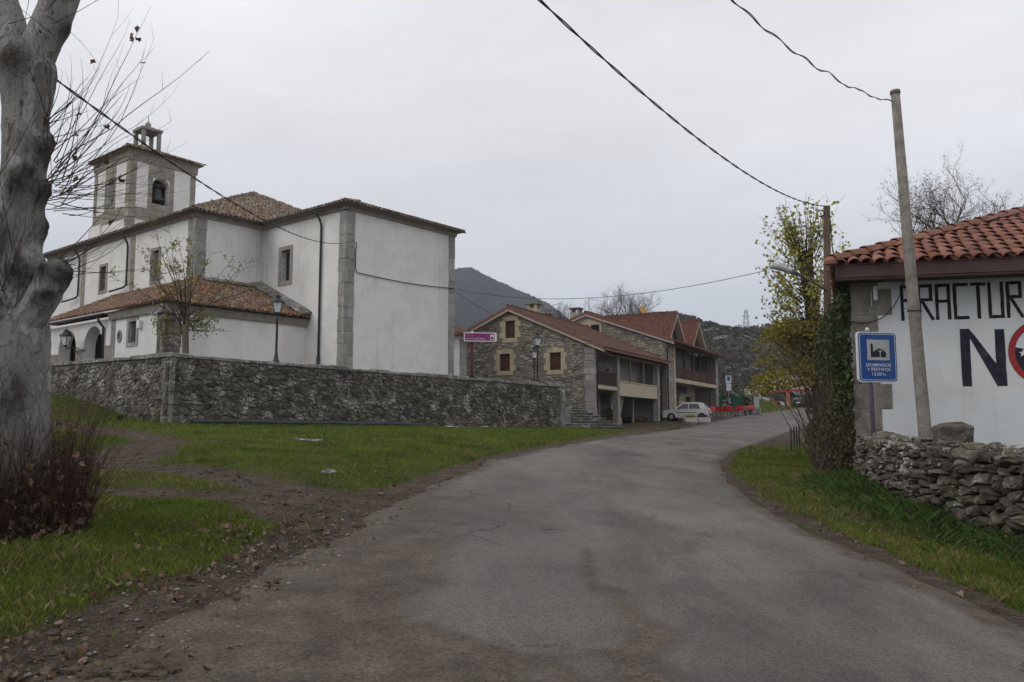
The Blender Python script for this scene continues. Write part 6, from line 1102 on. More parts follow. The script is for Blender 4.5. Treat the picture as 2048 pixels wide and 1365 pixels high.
tr_ = empty('red_machine', hs.P(4.7, .9, 1.5), 'rusty red machine standing at the edge of the house porch', 'machine'); MB().bbox(4.35, 4.62, .5, 1.1, 1.5, 2.7, hs).build('cabinet', M['wood_red'], tr_); m_ = MB(); m_.tube([hs.P(4.5, .5, 2.4), hs.P(4.5, .4, 2.9), hs.P(4.55, .4, 3.4)], .05, 6); m_.build('chute', M['redpaint'], tr_)
mt = MB(); d = hs.P(9.5, -2.4, 0); mt.box(9.0, 10.6, -3.3, -2.9, float(tz(d[0], d[1])) - .02, float(tz(d[0], d[1])) + .12, hs); mt.build('kerb_drain', M['coping'], label='short stone kerb with dark drain slot beside the road', cat='kerb')
# ------------------------------------------------------------------ cars
def car(name, loc, rz, prof, W_, belt, roofw, wheels, r, paint, glass, label, cat, hl=None):
    """prof: side outline (x, z) front at x = 0, clockwise from the lower front; glass: list of side window polygons"""
    o = empty(name, loc, label, cat, None, rz); L_ = max(p[0] for p in prof); hw = lambda z: W_ / 2 if z < belt else W_ / 2 - (W_ / 2 - roofw / 2) * (z - belt) / (max(q[1] for q in prof) - belt)
    bot = []
    for c in sorted(wheels, reverse=True): bot += [(c + (r + .06) * math.cos(t_), r + (r + .06) * math.sin(t_)) for t_ in np.linspace(-.1, math.pi + .1, 9)]
    pts = prof + bot; n = len(pts); c_ = .07; m_ = MB(); vs = []
    for sgn in (-1, 1):
        vs += [(x - L_ / 2, sgn * hw(z), z) for x, z in pts]
    m_.add(vs, [tuple(range(n)), tuple(range(n, 2 * n))[::-1]] + [(i, (i + 1) % n, n + (i + 1) % n, n + i) for i in range(n)]); me_ = m_.build('body', paint, o, False, True)
    bv = me_.modifiers.new('bevel', 'BEVEL'); bv.width = .035; bv.segments = 2; bv.limit_method = 'ANGLE'; bv.angle_limit = R(25)
    for side in glass.get('side', []):
        for sgn in (-1, 1): g = MB(); g.quad(*[(x - L_ / 2, sgn * (hw(z) + .006), z) for x, z in side]); g.build('side_window', M['carglass'], o, False, True)
    for nm, (p, q) in (('windscreen', glass['front']), ('rear_window', glass['rear'])):
        (x0, z0), (x1, z1) = p, q; g = MB(); nx_, nz_ = (z1 - z0), -(x1 - x0); l = math.hypot(nx_, nz_); nx_, nz_ = nx_ / l * .008, nz_ / l * .008
        if nm == 'windscreen': nx_, nz_ = -abs(nx_), abs(nz_)
        else: nx_, nz_ = abs(nx_), abs(nz_)
        g.quad(*[(x + nx_ - L_ / 2, s * (hw(z) - .07), z + nz_) for x, z, s in ((x0, z0, -1), (x0, z0, 1), (x1, z1, 1), (x1, z1, -1))]); g.build(nm, M['carglass'], o, False, True)
    for c in wheels:
        for sgn in (-1, 1):
            y0, y1 = sgn * (W_ / 2 - .17), sgn * (W_ / 2 - .005); w = MB(); w.tube([(c - L_ / 2, y0, r), (c - L_ / 2, y0 + (y1 - y0) * .1, r), (c - L_ / 2, y0 + (y1 - y0) * .9, r), (c - L_ / 2, y1, r)], [r * .9, r, r, r * .88], 22); wo_ = w.build('wheel', M['rubber'], o, False, True); h = MB(); h.tube([(c - L_ / 2, y1 - sgn * .02, r), (c - L_ / 2, y1 + sgn * .012, r)], [r * .62, r * .5], 18); h.build('hub_cap', M['chrome'], wo_, False, True)
    zb = prof[0][1]; bx0 = MB(); bx0.bbox(-L_ / 2 - .06, -L_ / 2 + .1, -W_ / 2 + .03, W_ / 2 - .03, .36, .52); bx0.build('front_bumper', M['gutter'], o, False, True); bx0 = MB(); bx0.bbox(L_ / 2 - .1, L_ / 2 + .05, -W_ / 2 + .03, W_ / 2 - .03, .36, .54); bx0.build('rear_bumper', M['gutter'], o, False, True)
    for sgn in (-1, 1): t_ = MB(); xr = max(p[0] for p in prof if p[1] > .6); t_.bbox(L_ / 2 - .12, L_ / 2 + .012, sgn * (W_ / 2 - .20) - .12, sgn * (W_ / 2 - .20) + .12, .62, .82); t_.build('tail_light', M['taillight'], o, False, True); t_ = MB(); t_.bbox(-L_ / 2 - .012, -L_ / 2 + .12, sgn * (W_ / 2 - .25) - .14, sgn * (W_ / 2 - .25) + .14, .56, .70); t_.build('headlight', M['signwhite'], o, False, True)
    for sgn in (-1, 1): t_ = MB(); t_.bbox(prof[4][0] - L_ / 2 + .22, prof[4][0] - L_ / 2 + .32, sgn * (W_ / 2 + .02) - .06, sgn * (W_ / 2 + .02) + .06, belt + .02, belt + .13); t_.build('mirror', M['gutter'], o, False, True); t_ = MB(); t_.box(wheels[0] + r - L_ / 2 + .08, wheels[1] - r - L_ / 2 - .08, sgn * (W_ / 2 + .001) - .008, sgn * (W_ / 2 + .001) + .008, .56, .60); t_.build('trim_strip', M['gutter'], o, False, True)
    t_ = MB(); t_.box(L_ / 2 + .013, L_ / 2 + .02, -.25, .25, .56, .67); t_.build('number_plate', M['signwhite'], o, False, True); return o
HATCH = [(.04, .25), (0, .42), (.03, .63), (.14, .74), (.95, .84), (1.48, 1.30), (1.62, 1.37), (2.72, 1.37), (2.92, 1.32), (3.36, .90), (3.50, .82), (3.55, .45), (3.50, .26)]
GLH = dict(side=[[(1.14, .90), (1.96, .90), (1.96, 1.28), (1.58, 1.28)], [(2.03, .90), (2.88, .90), (2.72, 1.28), (2.03, 1.28)]], front=((1.0, .87), (1.47, 1.28)), rear=((2.98, 1.26), (3.33, .92)))
cx_, cy_ = 12.95, 61.5; cgz = float(tz(cx_, cy_)) + .02; car('parked_hatchback', (cx_, cy_, cgz), math.atan2(-.465, .885) + .1, [(a * .95, b * .95) for a, b in HATCH], 1.5, .80, 1.2, [.63, 2.83], .27, M['carwhite'], {k: ([[(a * .95, b * .95) for a, b in w] for w in v] if k == 'side' else tuple((a * .95, b * .95) for a, b in v)) for k, v in GLH.items()}, 'old white hatchback parked nose-in before the restaurant', 'car')
SEDAN = [(.04, .22), (0, .45), (.05, .66), (.3, .76), (1.3, .90), (1.95, 1.32), (2.2, 1.40), (3.1, 1.40), (3.4, 1.34), (3.9, .98), (4.35, .94), (4.42, .5), (4.36, .24)]
GLS = dict(side=[[(1.55, .96), (2.5, .96), (2.5, 1.32), (2.08, 1.32)], [(2.58, .96), (3.6, .96), (3.3, 1.32), (2.58, 1.32)]], front=((1.36, .93), (1.93, 1.3)), rear=((3.44, 1.3), (3.86, 1.0)))
car('parked_sedan', (40.6, 117, float(tz(40.6, 117)) + .03), R(-118), SEDAN, 1.72, .92, 1.36, [.85, 3.5], .31, M['cardark'], GLS, 'dark saloon car seen from behind in front of the bar', 'car')
car('parked_hatchback', (36.6, 119, float(tz(36.6, 119)) + .03), R(-150), HATCH, 1.56, .84, 1.24, [.66, 2.98], .285, M['carred'], GLH, 'red hatchback parked between the white van and the bar', 'car')
car('parked_sedan', (39.4, 128, float(tz(39.4, 128)) + .03), R(180), SEDAN, 1.72, .92, 1.36, [.85, 3.5], .31, M['carwhite'], GLS, 'pale saloon car parked behind the red hatchback', 'car')
VAN = [(.05, .3), (0, .55), (.06, .95), (.3, 1.08), (.95, 1.25), (1.75, 2.05), (2.15, 2.28), (5.35, 2.32), (5.5, 2.25), (5.56, 1.2), (5.58, .5), (5.52, .3)]
GLV = dict(side=[[(1.25, 1.3), (2.15, 1.3), (2.15, 1.9), (1.78, 1.9)]], front=((1.0, 1.3), (1.72, 2.0)), rear=((5.45, 2.1), (5.5, 1.4)))
car('delivery_van', (32.2, 114, 4.32), R(180), VAN, 1.95, 1.25, 1.75, [.95, 4.5], .33, M['carwhite'], GLV, 'white delivery van parked behind the grass mound', 'van')
# ------------------------------------------------------------------ terrace in front of the restaurant
def chair(loc, rz, label):
    o = empty('terrace_chair', loc, label, 'chair', 'red chairs of the restaurant terrace', rz); MB().bbox(-.26, .26, -.25, .25, .42, .46).build('seat', M['redplastic'], o, False, True)
    m_ = MB(); m_.add([(-.28, .24, .46), (.28, .24, .46), (.26, .34, .84), (-.26, .34, .84), (-.28, .28, .46), (.28, .28, .46), (.26, .38, .84), (-.26, .38, .84)], [(0, 1, 2, 3), (4, 5, 6, 7), (0, 1, 5, 4), (1, 2, 6, 5), (2, 3, 7, 6), (3, 0, 4, 7)]); m_.build('backrest', M['redplastic'], o, False, True)
    for sx_ in (-1, 1):
        for sy_ in (-1, 1): MB().tube([(sx_ * .22, sy_ * .2, .43), (sx_ * .26, sy_ * .28, 0)], .016, 6).build('leg', M['alu'], o, False, True)
        MB().tube([(sx_ * .27, -.22, .44), (sx_ * .29, -.2, .64), (sx_ * .28, .3, .66)], .02, 6).build('armrest', M['redplastic'], o, False, True)
sp = [(16.7, 68.6, 20), (17.35, 69.3, 160), (17.6, 68.6, -60), (18.55, 70.2, 30), (19.2, 70.9, 200), (18.9, 69.6, -40), (19.75, 70.6, 75), (19.9, 71.6, 120), (20.6, 71.9, -20)]
lb = ['red terrace chair closest to the white hatchback', 'red terrace chair behind the leftmost pair', 'red terrace chair right of the hatchback, facing the road', 'red terrace chair left of the first bare table', 'red terrace chair behind the first bare table', 'red terrace chair with its back to the road, middle of the terrace', 'red terrace chair between the two tables', 'red terrace chair behind the second table', 'red terrace chair nearest the round stone planter']
for (x, y, a), l in zip(sp, lb): chair((x, y, float(tz(x, y)) + .01), R(a), l)
for i, (x, y) in enumerate(((18.0, 69.3), (19.5, 71.2))):
    o = empty('terrace_table', (x, y, float(tz(x, y))), ['small square terrace table among the leftmost red chairs', 'small square terrace table among the red chairs by the planter'][i], 'table', 'terrace tables'); MB().bbox(-.36, .36, -.36, .36, .70, .73).build('table_top', M['redplastic'], o, False, True); MB().tube([(0, 0, 0.02), (0, 0, .7)], .03, 8).build('stem', M['alu'], o, False, True); MB().bbox(-.25, .25, -.25, .25, 0, .03).build('foot', M['alu'], o, False, True)
for i, (x, y, mt_, lab) in enumerate(((12.45, 58.2, 'flower_y', 'white concrete planter with yellow flowers beside the hatchback'), (13.5, 58.8, 'flower_p', 'white concrete planter with reddish plants behind the hatchback'))):
    g = float(tz(x, y)); o = empty('flower_planter', (x, y, g), lab, 'planter', 'white planters by the road', R(14)); MB().bbox(-.48, .48, -.2, .2, 0, .36, ID, .03).build('trough', M['concrete_light'], o, False, True); MB().bbox(-.42, .42, -.15, .15, .33, .365, ID, .01).build('soil', M['bark_dark'], o, False, True)
    pts = rng.normal(size=(260, 3)) * (.2, .07, .09) + (0, 0, .47); v, f = leafcloud(pts, .075); obj('flowers', mesh_np('flowers', v, f, M[mt_]), o); pts = rng.normal(size=(200, 3)) * (.24, .08, .07) + (0, 0, .42); v, f = leafcloud(pts, .07); obj('leaves', mesh_np('leaves', v, f, M['ivy']), o)
x, y = 20.9, 73.0; g = float(tz(x, y)); rp = empty('stone_planter', (x, y, g), 'round stone planter ring at the terrace corner', 'planter'); cells = voronoi_cells(2 * math.pi * .85, .62, .3, .16, rb)
MB().lathe((x, y, g - .2), [(.82, 0), (.82, .78), (.6, .78), (.6, .6), (0, .6)], 24, False).build('core', M['mortar'], rp)
stones(rp, cells, lambda s_, t_, d: (x + (.83 + d) * math.cos(s_ / .85), y + (.83 + d) * math.sin(s_ / .85), g - .05 + t_), M['coping'], .05, .01, rb, 40, lambda q: 75)
# fence, rockery and signs beyond the terrace
fe = empty('green_fence', (20.6, 77, 3), 'dark green mesh fence with posts behind the red chairs', 'fence'); FX = [(17.9, 75.2), (19.2, 76.2), (20.4, 77.0), (21.6, 77.8), (22.7, 78.4)]
for x, y in FX: g = float(tz(x, y)); MB().box(x - .06, x + .06, y - .06, y + .06, g - .1, g + 1.75).build('post', M['greenmesh'], fe)
for (x0, y0), (x1, y1) in zip(FX[:-1], FX[1:]):
    if x0 > 18 and x0 < 20 or x0 > 21: continue
    g = float(tz(x0, y0)); m_ = MB(); m_.quad((x0, y0, g + .1), (x1, y1, g + .1), (x1, y1, g + 1.5), (x0, y0, g + 1.5)); m_.build('mesh_panel', M['greenmesh'], fe)
for (x0, y0), (x1, y1) in zip(FX[:-1], FX[1:]): g = float(tz(x0, y0)); MB().tube([(x0, y0, g + 1.6), (x1, y1, g + 1.6)], .025, 6).build('rail', M['greenmesh'], fe)
rg_ = empty('rockery', (20.5, 80, 3.2), 'bank of dark stones and plants behind the green fence', 'rockery')
for i in range(90):
    t_ = rb.random(); x, y = 17.6 + 5.4 * t_ + rb.uniform(-.2, .2), 77.2 + 3.4 * t_ + rb.uniform(-.4, .6); g = float(tz(x, y)); vs, fs = rock(i + 100, rb.uniform(.2, .42), rb.uniform(.2, .4), rb.uniform(.12, .26)); zz = g + rb.uniform(.0, 1.75); m_ = MB(); m_.add([(x + v[0], y + v[1], zz + v[2]) for v in vs], fs); m_.build('rock', M['wetstone'] if i % 4 else M['coping'], rg_)
MB().add([(17.3, 77.4, 2.6), (23.2, 81.1, 2.9), (23.2, 82.6, 2.9), (17.3, 79, 2.6), (17.3, 77.7, 4.3), (23.2, 81.3, 4.6), (23.2, 82.6, 5.0), (17.3, 79, 5.0)], [(0, 1, 5, 4), (4, 5, 6, 7), (1, 2, 6, 5), (0, 3, 7, 4)]).build('earth_bank', M['bark_dark'], rg_)
pts = np.stack([17.4 + 5.6 * (q := rng.random(2600)) + rng.normal(0, .3, 2600), 77.6 + 3.7 * q + rng.normal(0, .5, 2600), 3.0 + rng.random(2600) ** .7 * 2.3], 1); cloud_obj('bank_plants', pts, .17, M['ivy'], rg_)
x, y = 22.95, 78.3; g = float(tz(x, y)); gp_ = empty('gate_pillar', (x, y, g), 'pale plastered gate pillar at the end of the green fence', 'pillar'); MB().bbox(x - .25, x + .25, y - .25, y + .25, g - .1, g + 1.45, ID, .02).build('shaft', M['concrete_light'], gp_); MB().bbox(x - .3, x + .3, y - .3, y + .3, g + 1.45, g + 1.55, ID, .02).build('capstone', M['ashlar'], gp_)
x, y = 19.7, 75.6; g = float(tz(x, y)); ws = empty('notice_board', (x, y, g), 'white double notice board on a post above the red chairs', 'sign'); MB().tube([(x, y, g), (x, y, g + 3.3)], .035, 8).build('post', M['steel'], ws); MB().bbox(x - .25, x + .27, y - .06, y - .03, g + 2.72, g + 3.42, ID, .01).build('panel', M['signwhite'], ws); MB().bbox(x - .2, x + .24, y - .06, y - .03, g + 2.05, g + 2.68, ID, .01).build('panel', M['signwhite'], ws); MB().box(x - .12, x + .14, y - .066, y - .06, g + 2.95, g + 3.35).build('blue_print', M['signblue'], ws)
x, y = 29.6, 99; g = float(tz(x, y)); p2 = empty('direction_sign', (x, y, g), 'small far purple direction sign above the white van', 'sign'); MB().tube([(x + .15, y, g), (x + .15, y, g + 2.4)], .06, 8).build('post', M['signpost_red'], p2); MB().bbox(x - .75, x + .65, y - .06, y, g + 2.25, g + 2.68, ID, .02).build('panel', M['signwhite'], p2); MB().box(x - .72, x + .52, y - .068, y - .06, g + 2.29, g + 2.64).build('purple_face', M['purple'], p2)
# bar building at the end of the road
by, bz = 128.0, float(tz(46, 128)); bar = empty('roadside_bar', (48, 130, bz), 'cream bar building with red band and green awning at the road end', 'building')
MB().box(42.6, 58, by, by + 9, bz + 2.55, bz + 5.2).build('upper_wall', M['beige'], bar); MB().box(42.6, 58, by + 3.0, by + 9, bz - .5, bz + 2.55).build('rear_wall', M['plaster_dim'], bar); MB().box(42.2, 58.4, by - .3, by + 9.3, bz + 2.35, bz + 2.75).build('red_band', M['redpaint'], bar); MB().box(41.9, 58.6, by - .6, by + 9.5, bz + 5.2, bz + 5.5).build('roof', M['tile_house'], bar)
m_ = MB(); m_.add([(43, by - .3, bz + 2.4), (58, by - .3, bz + 2.4), (58, by - 2.0, bz + 1.85), (43, by - 2.0, bz + 1.85), (58, by - 2.0, bz + 1.7), (43, by - 2.0, bz + 1.7)], [(0, 1, 2, 3), (3, 2, 4, 5)]); m_.build('awning', M['awning'], bar)
for x in (42.3, 47.5, 53): MB().bbox(x, x + .45, by - .2, by + .25, bz - .4, bz + 2.35).build('pillar', M['salmon'] if x < 43 else M['plaster_dim'], bar)
for x in (44.5, 49.5, 54.5): MB().box(x, x + 1.6, by + 2.93, by + 2.99, bz + .2, bz + 2.1).build('window', M['window_dark'], bar)
for i, x in enumerate((44.5, 49.5, 54.5)): MB().box(x, x + 1.1, by - .04, by - .01, bz + 3.3, bz + 4.5).build('window', M['shutter'], bar)
x, y = 39.6, 115.6; g = float(tz(x, y)); bn_ = empty('waste_bin', (x, y, g), 'dark green waste bin left of the dark saloon car', 'bin'); m_ = MB(); m_.bbox(x - .55, x + .55, y - .45, y + .45, g + .1, g + .95, ID, .05); m_.build('tub', M['cardark'], bn_); m_ = MB(); m_.bbox(x - .6, x + .6, y - .5, y + .5, g + .95, g + 1.08, ID, .05); m_.build('lid', M['gutter'], bn_)
py = empty('power_pylon', (119.4, 420, 36), 'distant white lattice pylon on the hill crest', 'pylon'); m_ = MB(); w = lambda z: 2.2 * (1 - (z - 36) / 27) + .35
for i in range(8):
    z0, z1 = 36 + i * 3.1, 36 + (i + 1) * 3.1
    for sa_ in (-1, 1):
        for sb in (-1, 1): m_.tube([(119.4 + sa_ * w(z0), 420 + sb * w(z0), z0), (119.4 + sa_ * w(z1), 420 + sb * w(z1), z1)], .16, 4)
        m_.tube([(119.4 - sa_ * w(z0), 420, z0), (119.4 + sa_ * w(z1), 420, z1)], .11, 4)
m_.build('lattice', M['steel'], py); m_ = MB()
for z in (54, 57.5): m_.tube([(117.3, 420, z), (121.5, 420, z)], .18, 4)
m_.build('cross_arms', M['steel'], py)
# ------------------------------------------------------------------ old plane tree by the road
rt2 = random.Random(21)
plane = empty('plane_tree', (-4.4, 7.36, .55), 'massive old plane tree with pale knobbly trunk and bare shoots', 'tree')
def trunkmesh(name, path, rad, mat, par, bumps=(), n=56, rough=.05, steps=150):
    P = catmull(path, max(2, steps // (len(path) - 1))); rr = np.interp(np.linspace(0, 1, len(P)), np.linspace(0, 1, len(rad)), rad); V = []; B = []
    for i, p in enumerate(P):
        for k in range(n):
            a = 2 * math.pi * k / n; c, s_ = math.cos(a), math.sin(a); q = Vector((c * 1.3, s_ * 1.3, p[2] * .8)); r_ = rr[i] * (1 + rough * 1.6 * mnoise.noise(q) + rough * 1.1 * mnoise.noise(q * 3.1) + rough * .6 * mnoise.noise(q * 8.) + rough * .35 * mnoise.noise(q * 21.)); bu = 0
            for bz, ba, A, sz, sa_ in bumps:
                da = (a - ba + math.pi) % (2 * math.pi) - math.pi; w = math.exp(-((p[2] - bz) / sz) ** 2 - (da / sa_) ** 2); r_ += A * w * (1 + .55 * mnoise.noise(q * 6.) + .35 * mnoise.noise(q * 14.)); bu = max(bu, w)
            V.append((p[0] + c * r_, p[1] + s_ * r_, p[2] + (.02 * mnoise.noise(q * 5)))); B.append(bu)
    m = len(P); ii = (np.arange(m - 1)[:, None] * n + np.arange(n)[None, :]); jj = (np.arange(m - 1)[:, None] * n + (np.arange(n)[None, :] + 1) % n); F = np.stack([ii, jj, jj + n, ii + n], -1).reshape(-1, 4)
    me = mesh_np(name, np.array(V) - np.array(wloc(par)), F, mat, True); at = me.attributes.new('burl', 'FLOAT', 'POINT'); at.data.foreach_set('value', np.array(B, np.float32)); return obj(name, me, par)
BP = [(2.86, .3, 0.064, .09, .4), (2.98, -1.0, 0.080, .12, .5), (3.86, -.9, 0.072, .10, .4), (4.2, .1, 0.056, .08, .4), (4.05, -.35, 0.080, .16, .6), (3.72, -.2, 0.104, .13, .5), (3.40, .1, 0.056, .12, .5), (2.98, -.25, 0.136, .14, .5), (2.72, -.1, 0.064, .1, .5), (4.45, 2.6, 0.064, .2, .6), (3.2, -1.7, 0.040, .25, .5), (3.75, -1.3, 0.056, .15, .4), (2.55, -1.9, 0.048, .18, .4), (1.9, -1.1, 0.040, .2, .4), (4.9, -1.6, 0.040, .2, .8), (3.05, -1.0, 0.040, .12, .3), (2.4, 3.0, 0.064, .3, .6), (3.6, 3.1, 0.064, .2, .5)]
trunkmesh('trunk', [(-4.40, 7.36, .25), (-4.41, 7.36, 1.0), (-4.44, 7.36, 2.28), (-4.46, 7.36, 3.0), (-4.45, 7.36, 4.1), (-4.46, 7.36, 4.75), (-4.46, 7.36, 5.12)], [.42, .35, .31, .27, .20, .175, .185, .235, .14], M['planebark'], plane, BP, 110, .06, 300)
trunkmesh('limb', [(-4.44, 7.36, 4.75), (-4.36, 7.36, 5.1), (-4.20, 7.34, 5.55), (-4.05, 7.3, 6.14), (-3.8, 7.25, 7.4), (-3.6, 7.2, 9)], [.13, .165, .16, .15, .13, .10], M['planebark'], plane, [(5.25, 0, .03, .1, .5)], 40, .05, 60)
trunkmesh('limb', [(-4.5, 7.38, 4.8), (-4.62, 7.4, 5.1), (-4.80, 7.45, 5.55), (-5.02, 7.5, 6.2), (-5.3, 7.6, 7.4)], [.15, .17, .15, .13, .09], M['planebark'], plane, (), 36, .05, 60)
stub = trunkmesh('limb', [(-4.34, 7.3, 2.45), (-4.17, 7.28, 2.72), (-4.05, 7.25, 2.96), (-3.98, 7.24, 3.08)], [.14, .145, .12, .09, .004], M['planebark'], plane, [(2.92, 0, .06, .10, 1.2), (2.98, -1.8, .05, .08, .9), (2.75, -.9, .05, .07, .7)], 36, .16, 60)
sh = MB(); leaves_at = []
def shoot(p, d, l, r0, mbx, curve=.25, side=.5, lv=0.):
    p = Vector(p); d = Vector(d).normalized(); n = 9; P = [p.copy()]; w = Vector((rt2.uniform(-1, 1), rt2.uniform(-1, 1), rt2.uniform(-.3, .3))) * .45
    for i in range(n): d = (d + Vector((0, 0, curve / n)) + w / n + Vector((rt2.uniform(-1, 1), rt2.uniform(-1, 1), rt2.uniform(-1, 1))) * .11).normalized(); p = p + d * l / n; P.append(p.copy())
    mbx.tube(P, [r0 * (1 - .82 * i / n) for i in range(n + 1)], 4, False)
    for i in range(3, n + 1):
        if rt2.random() < side * .35: q = P[i]; dd = (d + Vector((rt2.uniform(-1, 1), rt2.uniform(-1, 1), rt2.uniform(-.2, .8))) * .9).normalized(); ll = l * rt2.uniform(.06, .2); mbx.tube([q, q + dd * ll * .5, q + dd * ll + Vector((0, 0, ll * .15))], [r0 * .35, r0 * .25, r0 * .12], 3, False)
        if rt2.random() < lv: leaves_at.append(tuple(P[i] + Vector((rt2.uniform(-.02, .02), rt2.uniform(-.02, .02), -.03))))
    return P
for i in range(26): shoot((-4.10 + rt2.uniform(-.05, .08), 7.25 + rt2.uniform(-.15, .2), 3.72 + rt2.uniform(-.12, .35)), (rt2.uniform(.1, .85), rt2.uniform(-.45, .45), rt2.uniform(.45, 1.1)), rt2.uniform(.5, 1.75), rt2.uniform(.003, .006), sh, .3, 1.2, .07)
for i in range(30): shoot((-4.08 + rt2.uniform(-.05, .06), 7.2 + rt2.uniform(-.15, .2), 3.62 + rt2.uniform(-.15, .15)), (1, rt2.uniform(-.4, .4), rt2.uniform(-.3, .35)), rt2.uniform(.4, 1.3), rt2.uniform(.003, .0055), sh, .35, 1.1, .02)
for i in range(16): shoot((-3.98 + rt2.uniform(-.05, .04), 7.2 + rt2.uniform(-.1, .1), 3.0 + rt2.uniform(-.12, .1)), (1, rt2.uniform(-.5, .5), rt2.uniform(-.2, .8)), rt2.uniform(.25, .95), rt2.uniform(.003, .006), sh, .35, .6)
for i in range(12): shoot((-4.2, 7.2, 4.15 + rt2.uniform(-.1, .2)), (rt2.uniform(.4, 1), rt2.uniform(-.4, .3), rt2.uniform(.1, 1)), rt2.uniform(.4, 1.0), .005, sh, .3, .6)
for i in range(22): shoot((-4.5 + rt2.uniform(-.2, .25), 7.05 + rt2.uniform(-.04, .04), rt2.uniform(2.2, 3.9)), (rt2.uniform(-.7, .7), -.4, rt2.uniform(.3, 1)), rt2.uniform(.5, 1.4), .005, sh, .3, .5, .01)
for i in range(14): shoot((-4.2 + rt2.uniform(-.5, .2), 7.2, 5.3 + rt2.uniform(-.2, .5)), (rt2.uniform(-.4, 1), rt2.uniform(-.4, .3), rt2.uniform(-.3, 1)), rt2.uniform(.4, 1.1), .004, sh, .2, .6, .02)
sh.build('shoots', M['twig'], plane); leaves_at += [(-3.50 + .1 * rt2.random(), 7.3, 5.1 + .15 * rt2.random()) for _ in range(6)]
star_obj('withered_leaves', np.array(leaves_at), .10, M['deadleaf'], plane)
su = MB(); zg = lambda x, y: float(tz(x, y))
for i in range(1250):
    a = rt2.uniform(-3.2, 1.2); r_ = rt2.uniform(.32, .48) if i < 300 else rt2.uniform(.36, .66); x, y = -4.40 + r_ * math.cos(a), 7.36 + r_ * math.sin(a) * .8; tall = i < 26
    shoot((x, y, zg(x, y) - .02), (math.cos(a) * rt2.uniform(-.1, .28) + rt2.uniform(-.18, .18), math.sin(a) * .25 + rt2.uniform(-.2, .2), 1), rt2.uniform(.9, 1.75) if tall else rt2.uniform(.3, 1.2), rt2.uniform(.002, .0045), su, .25, 1.5, .10)
n0_ = len(leaves_at)
su.build('suckers', M['sucker'], plane); m = 1100; a = rng.uniform(0, 2 * math.pi, m); r_ = .33 + .36 * rng.random(m) ** .8; x, y = -4.40 + r_ * np.cos(a), 7.36 + r_ * np.sin(a) * .85
star_obj('caught_leaves', np.stack([x, y, tz(x, y) + np.abs(rng.normal(0, .26, m)) * (1 - .5 * (r_ - .35))], 1), .105, M['deadleaf'], plane); star_obj('caught_leaves', np.array(leaves_at[max(0, n0_ - 260):]), .09, M['deadleaf'], plane)
# ------------------------------------------------------------------ bare and thin-leaved trees
def grow(mbx, p, d, l, r0, lev, rnd, tips, spread=.55, up_=.12, sides=4):
    n = 3; P = [Vector(p)]; q = Vector(p); d = Vector(d).normalized()
    for i in range(n): d = (d + Vector((rnd.uniform(-1, 1), rnd.uniform(-1, 1), rnd.uniform(-.6, 1))) * .16 + Vector((0, 0, up_ * .4))).normalized(); q = q + d * l / n; P.append(q.copy())
    mbx.tube(P, [r0 * (1 - .45 * i / n) for i in range(n + 1)], max(3, sides), False)
    if lev == 0: tips.append(tuple(q)); tips.append(tuple(P[1])); return
    for k in range(rnd.choice((2, 3, 3, 4))):
        j = rnd.choice((1, 2, 3, 3)); ax = Vector((rnd.uniform(-1, 1), rnd.uniform(-1, 1), rnd.uniform(-.5, .9))); grow(mbx, P[j], (d * (1 - spread * .5) + ax * spread).normalized(), l * rnd.uniform(.55, .82), r0 * .55 * (1 - .1 * (3 - j)), lev - 1, rnd, tips, spread, up_, sides - 1)
def baretree(name, x, y, z0, th, l, r0, lev, seed, mat, label, spread=.6, leaf=None, lean=(0, 0), group=None, lim=6):
    rnd = random.Random(seed); o = empty(name, (x, y, z0), label, 'tree', group); m_ = MB(); m_.tube([(x, y, z0 - .2), (x + lean[0] * .5, y, z0 + th * .5), (x + lean[0], y + lean[1], z0 + th)], [r0 * 1.3, r0 * 1.05, r0], 10); m_.build('trunk', M['bark_dark'], o, True)
    c = MB(); tips = []
    for k in range(lim): a = k * 2.4 + rnd.uniform(-.4, .4); grow(c, (x + lean[0], y + lean[1], z0 + th - rnd.uniform(0, .2) * th), (math.cos(a) * .8, math.sin(a) * .8, rnd.uniform(.4, 1.2)), l, r0 * .5, lev, rnd, tips, spread)
    c.build('crown', mat, o)
    if leaf: t = np.array(tips); t = t[rng.random(len(t)) < leaf[1]]; cloud_obj('leaves', t + rng.normal(0, .05, t.shape), leaf[0], leaf[2], o, 0)
    return o
baretree('bare_tree', 13.1, 96, 4.0, 8.3, 2.4, .26, 6, 3, M['twig_grey'], 'rounded leafless grey tree behind the restaurant roof, left of dish', .75, lim=13)
baretree('bare_tree', 18.2, 98, 4.2, 7.6, 1.5, .20, 6, 6, M['twig_grey'], 'smaller leafless tree behind the dormers, right of the dish', .6)
baretree('bare_tree', 4.0, 92, 3.6, 8.0, 1.7, .2, 6, 9, M['scrub_brown'], 'faint brown leafless tree behind the house chimneys', .5)
baretree('bare_tree', 17.8, 33.5, 1.6, 6.7, 1.65, .14, 6, 12, M['twig'], 'dark leafless tree with few withered leaves rising behind the barn roof', .85, (.06, .2, M['deadleaf']), lim=10)
